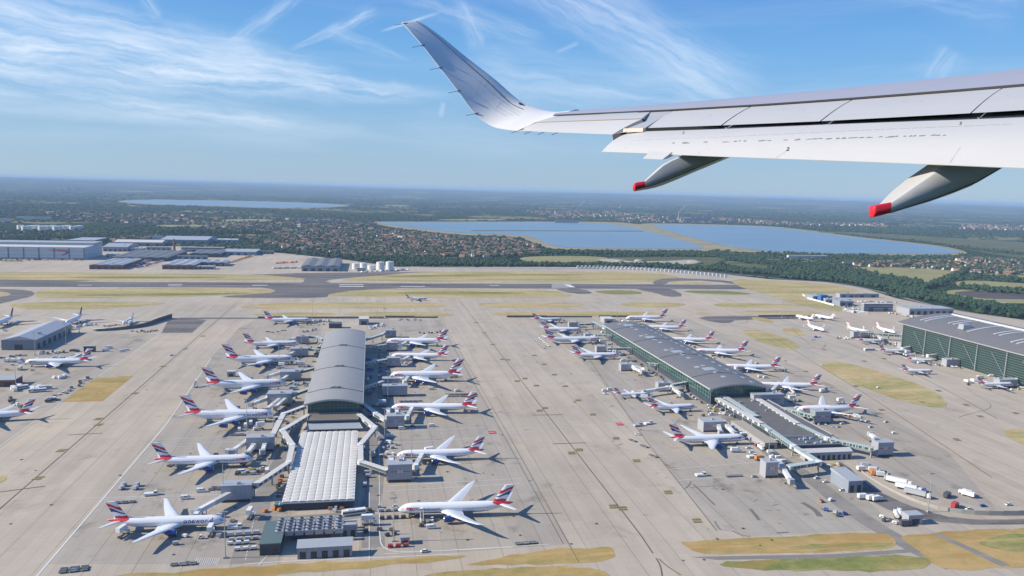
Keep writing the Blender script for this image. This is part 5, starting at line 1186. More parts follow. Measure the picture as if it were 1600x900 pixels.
# ---- light masts
def mast_proto():
    t = thing('light_mast', 'x', 'light mast', (0, 0, .1), 0, 'tall apron light masts'); m = MB(); m.cyl((0, 0, 0), (0, 0, 24), .32, 8, 0, .16); m.build('pole', STEEL, t)
    m = MB(); m.box((0, 0, 24), (3.4, .7, .5)); m.build('lamp_head', STEEL, t); m = MB(); m.box((0, 0, 0), (1.6, 1.6, .9)); m.build('base_block', CONC, t); return t
MP = [(349, 783, 'between the two nearest left airliners'), (352, 872, 'in front of the nose of the bottom-left airliner'), (386, 672, 'beside the nearest four-engined airliner'), (436, 572, 'left of the concourse by the third four-engined airliner'), (471, 558, 'by the farthest left gatehouses'), (427, 672, 'at the nose of the nearest four-engined airliner'), (601, 688, 'right of the zigzag walkway'), (615, 846, 'by the nose of the nearest right-hand twin-jet'), (643, 725, 'beside the nearest emblem gatehouse'), (606, 622, 'beside the wide grey box building'), (625, 555, 'by the third farthest emblem gatehouse'), (601, 510, 'near the far end of the barrel-roofed concourse'), (1200, 724, 'beside the lower right gatehouse'), (1108, 655, 'left of the airliner by the flat podium'), (1295, 648, 'over the nearest airliner right of the skylit concourse'), (1225, 600, 'over the second nearest airliner right of the skylit concourse'), (25, 605, 'by the brick-based store'), (55, 555, 'in front of the grey airside building'), (103, 538, 'behind the grey airside building'), (1450, 800, 'beside the curving retaining wall'), (880, 497, 'at the farthest tails left of the skylit concourse'), (964, 497, 'beyond the skylit concourse'), (1258, 497, 'by the small airliners upper right'), (1222, 497, 'by the blast wall upper right'), (488, 497, 'behind the left concourse by the grass'), (590, 497, 'near the white plant building'), (124, 520, 'behind the left-edge tails')]
mp = mast_proto()
for k, (x, y, w_) in enumerate(MP):
    c = mp if k == 0 else copy_tree(mp); c.location = G(x, y, .1); c['label'] = 'tall thin light mast '+w_
# ------------------------------------------------------------------ airliners
TYRE = mat('tyre rubber', (.025, .025, .025), .8); GEAR = mat('gear grey', (.35, .35, .36), .5)
ENGB = mat('engine cowl blue', (0.012, 0.035, 0.19), 0.3, var=.05, coat=.3); ENGD = mat('engine intake dark', (.02, .02, .025), .4); ENGM = mat('engine exhaust metal', (.3, .28, .26), .4, .7)
WINGM = mat('airliner wing grey', (0.62, 0.64, 0.66), 0.35, var=.04); LIP = mat('intake lip metal', (.6, .6, .62), .25, .9)
RIBR = mat('ribbon paint red', (.55, .03, .04), .4, var=.03); RIBB = mat('ribbon paint blue', (.015, .03, .15), .4, var=.03); TXT = mat('title paint blue', (.02, .035, .16), .5, var=.02)
def m_fuse(name, zc, R, xn, xt, belly=-.52):
    m, nt, b = newmat(name); x, y, z = nt.xyz(obj_pos(nt))
    zz = nt.m('SUBTRACT', z, zc)
    c = nt.mix(nt.m('LESS_THAN', zz, belly*R), (0.80, 0.80, 0.80), (0.03, 0.045, 0.13))
    row = nt.m('LESS_THAN', nt.m('ABSOLUTE', nt.m('SUBTRACT', zz, .14*R)), .16)
    per = nt.m('LESS_THAN', nt.m('FRACT', nt.m('DIVIDE', x, .55)), .45)
    seg = nt.m('GREATER_THAN', nt.m('FRACT', nt.m('DIVIDE', nt.m('ADD', x, 3.3), 11.5)), .10)
    inside = nt.m('MULTIPLY', nt.m('GREATER_THAN', x, xt), nt.m('LESS_THAN', x, xn))
    w = nt.m('MULTIPLY', nt.m('MULTIPLY', row, per), nt.m('MULTIPLY', inside, seg))
    if R > 3.6:
        row2 = nt.m('LESS_THAN', nt.m('ABSOLUTE', nt.m('SUBTRACT', zz, .52*R)), .16); w = nt.m('MAXIMUM', w, nt.m('MULTIPLY', nt.m('MULTIPLY', row2, per), nt.m('MULTIPLY', inside, seg)))
    c = nt.mix(w, c, (.05, .06, .09))
    # passenger doors as faint outlines
    dd = nt.m('LESS_THAN', nt.m('FRACT', nt.m('DIVIDE', nt.m('ADD', x, 3.3), 11.5)), .012)
    c = nt.mix(nt.m('MULTIPLY', nt.m('MULTIPLY', dd, inside), nt.m('LESS_THAN', nt.m('ABSOLUTE', zz), .3*R)), c, (.4, .42, .45))
    n = nt.noise(obj_pos(nt), .5, 4); c = nt.mix(nt.m('MULTIPLY', n, .10), c, (.55, .54, .52))
    nt.l.new(c, b.inputs['Base Color']); b.inputs['Roughness'].default_value = .3; b.inputs['Coat Weight'].default_value = .25
    return m
def m_fin(name, kind):
    m, nt, b = newmat(name); u, v, _ = nt.xyz(nt.node('ShaderNodeUVMap').outputs[0])
    WH, RD, BL = (.80, .80, .80), (.55, .022, .035), (.02, .045, .18)
    if kind == 'flag':
        wob = nt.m('MULTIPLY', nt.m('SINE', nt.m('MULTIPLY_ADD', u, 5.5, .6)), .035)
        t = nt.m('ADD', nt.m('SUBTRACT', v, nt.m('MULTIPLY', u, .20)), wob)
        c = nt.mix(nt.m('MULTIPLY', nt.m('GREATER_THAN', t, .50), nt.m('LESS_THAN', t, .70)), WH, RD)
        wid = nt.m('MULTIPLY_ADD', u, .19, .03)
        c = nt.mix(nt.m('LESS_THAN', nt.m('ABSOLUTE', nt.m('SUBTRACT', t, .34)), nt.m('MULTIPLY', wid, .62)), c, BL)
        s = nt.m('ADD', nt.m('MULTIPLY_ADD', u, .10, v), nt.m('MULTIPLY', wob, 1.0))
        c = nt.mix(nt.m('LESS_THAN', s, .26), c, RD)
    elif kind == 'dark':
        c = nt.mix(nt.m('LESS_THAN', nt.m('ADD', v, nt.m('MULTIPLY', u, -.3)), .25), (.05, .03, .07), (.30, .02, .05))
    else:
        c = nt.mix(nt.m('LESS_THAN', nt.m('ABSOLUTE', nt.m('SUBTRACT', nt.m('FRACT', nt.m('MULTIPLY', nt.m('SUBTRACT', v, nt.m('MULTIPLY', u, .3)), 3.0)), .5)), .22), WH, (.55, .05, .05))
    nt.l.new(c, b.inputs['Base Color']); b.inputs['Roughness'].default_value = .35
    return m
FIN = {k: m_fin('tail livery '+k, k) for k in ('flag', 'dark', 'stripe')}
AF = [(0, 0), (.03, .022), (.12, .042), (.3, .055), (.55, .042), (.8, .018), (1, .002), (.8, -.008), (.5, -.026), (.25, -.036), (.08, -.024)]
def wing_mesh(name, stations, sgn, material, parent, th=1.0):
    "stations: (y, x of leading edge, chord, z, thickness)"
    m = MB(); rings = []
    for y, xl, c, z, t in stations: rings.append([(xl-p[0]*c, sgn*y, z+p[1]*c*t*2.0*th) for p in AF])
    if sgn < 0: rings = [r[::-1] for r in rings]
    m.loft(rings); return m.build(name, material, parent, smooth=True, fix=True, angle=50)
def airliner(tname, L, ry, rz, zc, span, xroot, croot, ctip, sweep, dih, engines, er, el, fin_h, rake=0.0, fin='flag', titles='BRITISH AIRWAYS', winglet=0.0, belly=-.52, ribbon=True, stub=1.0):
    t = thing('airliner', 'x', 'airliner', (0, 0, 0), 0, 'airliners parked on the stands'); N = 24
    FP = [(0, .06, -.26), (.008, .26, -.23), (.02, .45, -.18), (.04, .66, -.11), (.065, .84, -.05), (.095, .95, -.015), (.13, 1, 0), (.66, 1, 0), (.74, .96, .05), (.82, .80, .18), (.88, .60, .33), (.93, .40, .46), (.97, .22, .56), (.995, .10, .62), (1, .03, .63)]
    def sec(f):
        for (a, r0, z0), (b_, r1, z1) in zip(FP[:-1], FP[1:]):
            if f <= b_: k = (f-a)/(b_-a) if b_ > a else 0; return r0+(r1-r0)*k, z0+(z1-z0)*k
        return FP[-1][1:]
    m = MB()
    m.loft([[(L/2-f*L, ry*r*math.cos(2*math.pi*i/N), zc+zo*rz+rz*r*math.sin(2*math.pi*i/N)) for i in range(N)] for f, r, zo in FP])
    fu = m.build('fuselage', m_fuse('fuselage paint '+tname, zc, rz, L*.40, -L*.36, belly), t, smooth=True, fix=True, angle=60)
    def wrap(x, z, off=.05):
        r, zo = sec((L/2-x)/L); q = max(-.98, min(.98, (z-zc-zo*rz)/(rz*r))); return ry*r*math.sqrt(1-q*q)+off
    def decal(name, top, bot, material):
        for s in (-1, 1):
            mm = MB(); vs = [(x, s*wrap(x, z), z) for x, z in top]+[(x, s*wrap(x, z), z) for x, z in bot]; n = len(top)
            mm.add(vs, [(i+n, i+n+1, i+1, i) for i in range(n-1)]); mm.build(name, material, fu)
    k = rz/3.1
    # cockpit windows
    mm = MB()
    for s in (-1, 1):
        for (xa, xb) in ((.024, .034), (.036, .046)):
            vs = []
            for f_, zz in ((xa, .30), (xb, .36), (xb, .60), (xa, .54)):
                x = L/2-f_*L; r, zo = sec(f_); zz2 = zc+zo*rz+rz*r*zz; vs.append((x, s*wrap(x, zz2, .04), zz2))
            mm.add(vs, [(0, 1, 2, 3)])
    mm.build('cockpit_window', mat('cockpit glass', (.01, .012, .02), .1), fu)
    if ribbon:
        xs = [L/2-L*f_ for f_ in (.07, .085, .11, .14, .17, .20)]
        decal('ribbon_red', [(x, zc+.46*rz) for x in xs], [(x, zc+rz*h) for x, h in zip(xs, (.30, .20, .26, .33, .38, .45))], RIBR)
        decal('ribbon_blue', [(L/2-L*f_, zc+rz*h) for f_, h in ((.068, .28), (.078, .17), (.095, .12), (.11, .12))], [(L/2-L*f_, zc+rz*h) for f_, h in ((.070, .14), (.080, .02), (.095, .02), (.11, .10))], RIBB)
    if titles:
        big = titles == 'oneworld'
        tv, tf = text_mesh(titles, rz*(1.2 if big else .62)); xc, zt = (L*.27, zc+.30*rz) if big else (L*.27, zc+.02*rz)
        xsq = 1.15
        for s in (-1, 1):
            mm = MB(); mm.add([(xc-s*v[0]*xsq, s*wrap(xc, zt+v[1], .06), zt+v[1]) for v in tv], tf); mm.build('titles', TXT, fu)
    # wings
    sw = math.tan(R_(sweep)); h = span/2; y0 = ry*.55; yk = h*.32
    ck = croot*.60
    zr = zc-rz*.55; td = math.tan(R_(dih))
    st = [(y0, xroot, croot, zr, 1.15), (yk, xroot-(yk-y0)*sw, ck, zr+(yk-y0)*td, .95), (h*.7, xroot-(h*.7-y0)*sw, ck+(ctip-ck)*.58, zr+(h*.7-y0)*td+.3, .8), (h*(.93 if rake else .985), xroot-(h*.95-y0)*sw, ctip, zr+(h*.95-y0)*td+.8, .75)]
    if rake: st += [(h, xroot-(h-y0)*sw-rake, ctip*.25, zr+(h-y0)*td+1.3, .6)]
    else: st += [(h, xroot-(h-y0)*sw-.3, ctip*.8, zr+(h-y0)*td+.95, .6)]
    for s in (-1, 1):
        w = wing_mesh('wing', st, s, WINGM, t)
        if winglet:
            a = st[-1]; mm = MB(); yy = s*a[0]; mm.add([(a[1], yy-.1*s, a[3]), (a[1]-a[2], yy-.1*s, a[3]), (a[1]-a[2]-winglet*.7, yy+.3*s, a[3]+winglet), (a[1]-a[2]*.6-winglet*.55, yy+.3*s, a[3]+winglet), (a[1], yy+.1*s, a[3]), (a[1]-a[2], yy+.1*s, a[3]), (a[1]-a[2]-winglet*.7, yy+.45*s, a[3]+winglet), (a[1]-a[2]*.6-winglet*.55, yy+.45*s, a[3]+winglet)], [(0, 1, 2, 3), (7, 6, 5, 4), (0, 4, 5, 1), (1, 5, 6, 2), (2, 6, 7, 3), (3, 7, 4, 0)])
            mm.build('wingtip_fence', WINGM, w, fix=True)
    # tailplane and fin
    hs = span*.17+ry*.2; cx = -L/2+L*.135; zt = zc+rz*.42
    for s in (-1, 1): wing_mesh('tailplane', [(ry*.25, cx, L*.085, zt, .9), (hs+ry*.4, cx-hs*.72, L*.03, zt+hs*.12, .8)], s, WINGM, t)
    zb = zc+rz*.75; xb = -L/2+L*.185; ct, cb = fin_h*.32, L*.115; ht = fin_h-zb; tn = .66*ht
    mm = MB(); rings = []; uvs = []
    for k_, (zz, f_) in enumerate([(zb-.6, -.05), (zb+ht*.33, .33), (zb+ht*.66, .66), (zb+ht, 1.0)]):
        c = cb+(ct-cb)*max(0, f_); xl = xb-tn*f_*1.05
        rings.append([(xl-p[0]*c, p[1]*c*.95*1.3, zz) for p in [(0, 0), (.06, .03), (.3, .05), (.7, .03), (1, 0), (.7, -.03), (.3, -.05), (.06, -.03)]]); uvs.append([(p, max(0, f_)) for p in (0, .06, .3, .7, 1, .7, .3, .06)])
    mm.loft(rings); fo = mm.build('tail_fin', FIN[fin], t, smooth=True, angle=50)
    flat = [uv for r in uvs for uv in r]; ul = fo.data.uv_layers.new(name='UVMap')
    for lp in fo.data.loops: ul.data[lp.index].uv = flat[lp.vertex_index]
    bm = bmesh.new(); bm.from_mesh(fo.data); bmesh.ops.recalc_face_normals(bm, faces=bm.faces); bm.to_mesh(fo.data); bm.free()
    mm = MB(); mm.add([(xb+4.5*k, 0, zb-.2), (xb-.3, .28, zb-.3), (xb-.3, -.28, zb-.3), (xb-1.2, 0, zb+2.1*k)], [(0, 1, 3), (0, 3, 2), (1, 2, 3), (0, 2, 1)]); mm.build('fin_fillet', WINGM, t)
    if fin == 'flag':   # red tail cone sides under the fin
        xs = [-L/2+L*f_ for f_ in (.165, .14, .11, .08, .05, .02)]
        for s in (-1, 1):
            mm = MB(); vs = []; xs = [-L/2+L*(.185-.0165*i) for i in range(12)]
            for row in range(8):
                for i, x in enumerate(xs):
                    lo_ = .80-1.55*(i/11)**.8; q = .985+(lo_-.985)*row/7
                    r, zo = sec((L/2-x)/L); z1 = zc+zo*rz+rz*r*q; vs.append((x, s*wrap(x, z1, .07), z1))
            mm.add(vs, [((j+1)*12+i, (j+1)*12+i+1, j*12+i+1, j*12+i) for j in range(7) for i in range(11)]); mm.build('tail_ribbon', RIBR, fu)
    # engines
    for (ex, ey) in engines:
        for s in (-1, 1):
            zz = zr+(ey-y0)*td-er*1.05; xe_ = xroot-(ey-y0)*sw+el*.55
            prof = [(0, .86), (.04, .97), (.2, 1.02), (.5, 1.0), (.8, .86), (.82, .66), (1.0, .5)]
            mm = MB(); mm.loft([[(xe_-f_*el, s*ey+er*r*math.cos(2*math.pi*i/16), zz+er*r*math.sin(2*math.pi*i/16)) for i in range(16)] for f_, r in prof], cap=False)
            e = mm.build('engine', ENGB if fin == 'flag' else WINGM, t, smooth=True, fix=True, angle=50)
            mm = MB(); mm.cyl((xe_-.35, s*ey, zz), (xe_-.5, s*ey, zz), er*.84, 16); mm.build('fan', ENGD, e)
            mm = MB(); mm.loft([[(xe_-f_*el, s*ey+er*r*math.cos(2*math.pi*i/16), zz+er*r*math.sin(2*math.pi*i/16)) for i in range(16)] for f_, r in [(-.005, .86), (-.02, .91), (.03, .975)]], cap=False); mm.build('intake_lip', LIP, e, smooth=True)
            mm = MB(); mm.cyl((xe_-.86*el, s*ey, zz), (xe_-1.18*el, s*ey, zz), er*.45, 10, 0, er*.1); mm.build('exhaust_cone', ENGM, e)
            mm = MB(); mm.add([(xe_-.12*el, s*ey-.2, zz+er*.9), (xe_-.12*el, s*ey+.2, zz+er*.9), (xe_-1.2*el, s*ey+.2, zz+er*.6), (xe_-1.2*el, s*ey-.2, zz+er*.6), (xe_-.5*el, s*ey-.2, zz+er*1.35), (xe_-.5*el, s*ey+.2, zz+er*1.35), (xe_-1.5*el, s*ey+.2, zz+er*1.4), (xe_-1.5*el, s*ey-.2, zz+er*1.4)], [(0, 1, 2, 3), (7, 6, 5, 4), (0, 4, 5, 1), (1, 5, 6, 2), (2, 6, 7, 3), (3, 7, 4, 0)]); mm.build('pylon', WINGM, e, fix=True)
    # landing gear
    wr = .55 if rz < 2.3 else .68
    def leg(x, y, n):
        mm = MB(); mm.cyl((x, y, zc-rz*.9), (x, y, wr), .2, 8); lg = mm.build('landing_gear', GEAR, t)
        for q in range(n):
            for s in (-1, 1): mm = MB(); xq = x+(q-(n-1)/2)*wr*2.3; mm.cyl((xq, y+s*.85, wr), (xq, y+s*.4, wr), wr, 12); mm.build('wheel', TYRE, lg)
    leg(L/2-L*.10, 0, 1); 
    for s in (-1, 1): leg(xroot-croot*.72, s*ry*1.25, 2 if rz > 2.3 else 1)
    t['L'] = L
    return t
TY = {
 'b777': dict(L=63.7, ry=3.1, rz=3.1, zc=5.3, span=61, xroot=9.5, croot=14.5, ctip=2.6, sweep=33, dih=5, engines=[(0, 9.6)], er=1.75, el=6.6, fin_h=18.5),
 'one': dict(L=66.5, ry=3.1, rz=3.1, zc=5.3, span=61, xroot=9.5, croot=14.5, ctip=2.6, sweep=33, dih=5, engines=[(0, 9.6)], er=1.85, el=6.8, fin_h=18.5, titles='oneworld', ribbon=False),
 'b77w': dict(L=73.5, ry=3.1, rz=3.1, zc=5.4, span=64.5, xroot=10.0, croot=14.5, ctip=2.8, sweep=33, dih=5, engines=[(0, 9.8)], er=1.9, el=7.2, fin_h=18.6, rake=1.6),
 'b789': dict(L=62.8, ry=2.9, rz=2.95, zc=5.0, span=60, xroot=9.3, croot=12.6, ctip=3.0, sweep=34, dih=6.5, engines=[(0, 9.8)], er=1.7, el=6.0, fin_h=17, rake=2.0),
 'b788': dict(L=56.7, ry=2.9, rz=2.95, zc=5.0, span=60, xroot=9.0, croot=12.6, ctip=3.0, sweep=34, dih=6.5, engines=[(0, 9.8)], er=1.7, el=6.0, fin_h=17, rake=2.0),
 'a380': dict(L=72.7, ry=3.57, rz=4.2, zc=6.6, span=79.8, xroot=16.0, croot=19.5, ctip=3.8, sweep=34, dih=5.5, engines=[(0, 14.9), (0, 25.7)], er=1.75, el=6.4, fin_h=24.1, winglet=1.5, belly=-.72),
 'b767': dict(L=47, ry=2.5, rz=2.6, zc=4.6, span=47.6, xroot=8, croot=10.5, ctip=2.2, sweep=32, dih=5, engines=[(0, 7.9)], er=1.35, el=5.2, fin_h=15.5),
 'a320': dict(L=37.5, ry=1.98, rz=2.05, zc=3.75, span=34.5, xroot=5.5, croot=6.8, ctip=1.6, sweep=26, dih=5, engines=[(0, 5.75)], er=1.05, el=4.2, fin_h=11.8, winglet=1.2),
 'a320s': dict(L=37.5, ry=1.98, rz=2.05, zc=3.75, span=34.5, xroot=5.5, croot=6.8, ctip=1.6, sweep=26, dih=5, engines=[(0, 5.75)], er=1.05, el=4.2, fin_h=11.8, winglet=2.2, fin='stripe', titles='', ribbon=False, belly=-3),
 'dark': dict(L=60, ry=2.8, rz=2.8, zc=5.2, span=58, xroot=9.0, croot=12.6, ctip=2.6, sweep=32, dih=5, engines=[(0, 9.4)], er=1.4, el=5.4, fin_h=17, winglet=1.8, fin='dark', titles='', ribbon=False, belly=-3),
}
protos = {}
LC, MC, TM = 'left of the left concourse', 'left of the skylit concourse', 'by the glass terminal'
# type, nose px, tail px, label, short reference
PL = [
 ('one', 353.7, 812.5, 168, 812.5, 'white twin-jet with large dark lowercase titles, nearest at bottom left', 'the big-titled twin-jet at bottom left'),
 ('b777', 396, 717.5, 240, 718, 'white twin-jet, second from the front left of the barrel-roofed concourse', 'the second airliner left of the barrel roof'),
 ('a380', 428, 647, 288, 644, 'four-engined double-decker, the nearest of three left of the barrel-roofed concourse', 'the nearest four-engined airliner'),
 ('a380', 447, 599, 321, 598, 'four-engined double-decker, the middle of three left of the barrel-roofed concourse', 'the middle four-engined airliner'),
 ('a380', 461, 560.7, 352, 558.5, 'four-engined double-decker, the farthest of three left of the barrel-roofed concourse', 'the farthest left four-engined airliner'),
 ('b777', 468.5, 536.5, 381, 535, 'white twin-jet, sixth from the front left of the barrel-roofed concourse', 'the sixth airliner left of the barrel roof'),
 ('b777', 486.5, 500, 413, 498, 'farthest white twin-jet beside the blast wall left of the barrel-roofed concourse', 'the farthest airliner left of the barrel roof'),
 ('b777', 604.4, 534, 699, 532, 'farthest white twin-jet right of the barrel-roofed concourse', 'the farthest airliner right of the barrel roof'),
 ('b777', 611.4, 556, 700, 554, 'second farthest white twin-jet right of the barrel-roofed concourse', 'the second farthest airliner right of the barrel roof'),
 ('a380', 609, 587, 720, 582, 'the only four-engined double-decker right of the barrel-roofed concourse', 'the right-hand four-engined airliner'),
 ('b77w', 611.5, 636.5, 746, 633, 'long white twin-jet, third from the front right of the barrel-roofed concourse', 'the third airliner right of the white hall'),
 ('b789', 620, 711, 757, 703, 'white twin-jet with curved wings, second from the front right of the white hall', 'the second twin-jet right of the white hall'),
 ('b789', 622, 797, 802, 787, 'nearest white twin-jet with curved wings, right of the white scalloped hall', 'the nearest twin-jet right of the white hall'),
 ('b767', 878.6, 499, 833, 498.5, 'small farthest white twin-jet left of the skylit concourse', 'the farthest airliner left of the skylit concourse'),
 ('b788', 909, 515, 846, 512.5, 'second farthest white twin-jet left of the skylit concourse', 'the second farthest airliner left of the skylit concourse'),
 ('b77w', 939, 530, 849.5, 528.5, 'long white twin-jet, third farthest left of the skylit concourse', 'the third farthest airliner left of the skylit concourse'),
 ('b788', 967.4, 555, 894, 552.5, 'white twin-jet, fourth farthest left of the skylit concourse', 'the fourth farthest airliner left of the skylit concourse'),
 ('a320', 1012.7, 615.5, 961, 614.5, 'smallest white airliner with a van behind its tail, left of the skylit concourse', 'the small airliner left of the skylit concourse'),
 ('b767', 1086.4, 635, 1013.6, 635, 'slim white twin-jet left of the near end of the skylit concourse', 'the slim twin-jet left of the skylit concourse'),
 ('b777', 1164.4, 684, 1046, 683.5, 'white twin-jet left of the flat weathered podium, nearest on that side', 'the twin-jet left of the flat podium'),
 ('b788', 973, 498, 1046.7, 495.5, 'farthest white twin-jet right of the skylit concourse', 'the farthest airliner right of the skylit concourse'),
 ('b789', 1004, 512, 1072, 510.5, 'second farthest white twin-jet right of the skylit concourse', 'the second farthest airliner right of the skylit concourse'),
 ('b77w', 1039, 530, 1114.7, 529, 'third farthest white twin-jet right of the skylit concourse', 'the third farthest airliner right of the skylit concourse'),
 ('b777', 1084.6, 549, 1167.7, 547.5, 'fourth farthest white twin-jet right of the skylit concourse', 'the fourth farthest airliner right of the skylit concourse'),
 ('b77w', 1129, 572.5, 1219, 571, 'third nearest white twin-jet right of the skylit concourse', 'the third nearest airliner right of the skylit concourse'),
 ('b77w', 1184, 601, 1281, 599.5, 'second nearest white twin-jet right of the skylit concourse', 'the second nearest airliner right of the skylit concourse'),
 ('b788', 1245, 641, 1343, 635.5, 'nearest white twin-jet right of the skylit concourse', 'the nearest airliner right of the skylit concourse'),
 ('a320s', 1246, 494, 1268, 497.5, 'small striped-tail jet, left one of two nose to tail by the far blast wall', 'the left striped-tail jet by the far wall'),
 ('a320s', 1275, 493, 1301, 497, 'small striped-tail jet, right one of two nose to tail by the far blast wall', 'the right striped-tail jet by the far wall'),
 ('a320s', 1285.5, 515.5, 1263.5, 508, 'small striped-tail jet alone on the apron below the two by the wall', 'the lone striped-tail jet'),
 ('a320s', 1351, 518, 1330.6, 512.5, 'small striped-tail jet behind the farthest gate pier of the glass terminal', 'the left striped-tail jet at the gate piers'),
 ('a320s', 1400, 520, 1368, 510.5, 'small striped-tail jet behind the second gate pier of the glass terminal', 'the right striped-tail jet at the gate piers'),
 ('a320', 1380, 533, 1341, 532, 'farthest blue-bellied small airliner by the glass terminal', 'the farthest small airliner by the glass terminal'),
 ('a320', 1419.6, 549, 1374, 548, 'second farthest blue-bellied small airliner by the glass terminal', 'the second farthest small airliner by the glass terminal'),
 ('a320', 1459, 563, 1417, 560.5, 'third farthest blue-bellied small airliner by the glass terminal', 'the third farthest small airliner by the glass terminal'),
 ('a320', 1457.8, 580, 1409, 578, 'small airliner standing clear on the taxi lane left of the glass terminal', 'the small airliner out on the taxi lane'),
 ('a320', 1582.7, 601.5, 1527, 600.5, 'nearest small airliner by the glass terminal, at the right edge', 'the small airliner at the right edge'),
 ('b777', 38.7, 566, 144, 562, 'white twin-jet in front of the grey airside building, left edge', 'the twin-jet in front of the grey airside building'),
 ('b777', -65, 652, 42, 642, 'white twin-jet whose tail enters the frame at the left edge', 'the twin-jet cut by the left edge'),
 ('dark', -28, 516, 37, 487, 'dark-finned airliner cut by the left frame edge, pointing away', 'the dark-finned airliner at the left edge'),
 ('dark', 100, 507, 131, 490.5, 'dark-finned airliner behind the grey airside building', 'the dark-finned airliner behind the airside building'),
 ('a320s', 193.5, 505, 207.5, 497, 'small jet parked alone near the curved blast wall, upper left', 'the small jet near the curved blast wall'),
 ('a320', 667.5, 466.5, 634, 465.5, 'white airliner taxiing beside the runway, centre', 'the taxiing airliner'),
]
REFS = []
for tn, nx_, ny_, tx_, ty_, lab, ref in PL:
    sp = TY[tn]; a, b = G(nx_, ny_, sp['zc']*.9), G(tx_, ty_, sp['zc']+sp['rz']*.5)
    a.z = b.z = 0; d = a-b; ang = math.atan2(d.y, d.x); sc = d.length/sp['L']
    if tn in protos: o = copy_tree(protos[tn])
    else: o = airliner(tn, **sp); protos[tn] = o
    # a foreshortened fuselage measured in the photograph is trusted within 12 percent
    sc2 = max(.88, min(1.12, sc)); c = (a+b)/2
    if ny_ < 545 and abs(math.sin(ang)) > .35: sc2 = 1.0
    o.location = (c.x, c.y, .2); o.rotation_euler = (0, 0, ang); o.scale = (sc2,)*3
    o['label'] = lab; REFS.append((ref, a, b, sc2*sp['L'], sp, ang, tn)); o['L'] = 0
    print('PL', tn, round(sc, 2), round(math.degrees(ang), 1))
for o in COL.objects:
    if 'L' in o: del o['L']
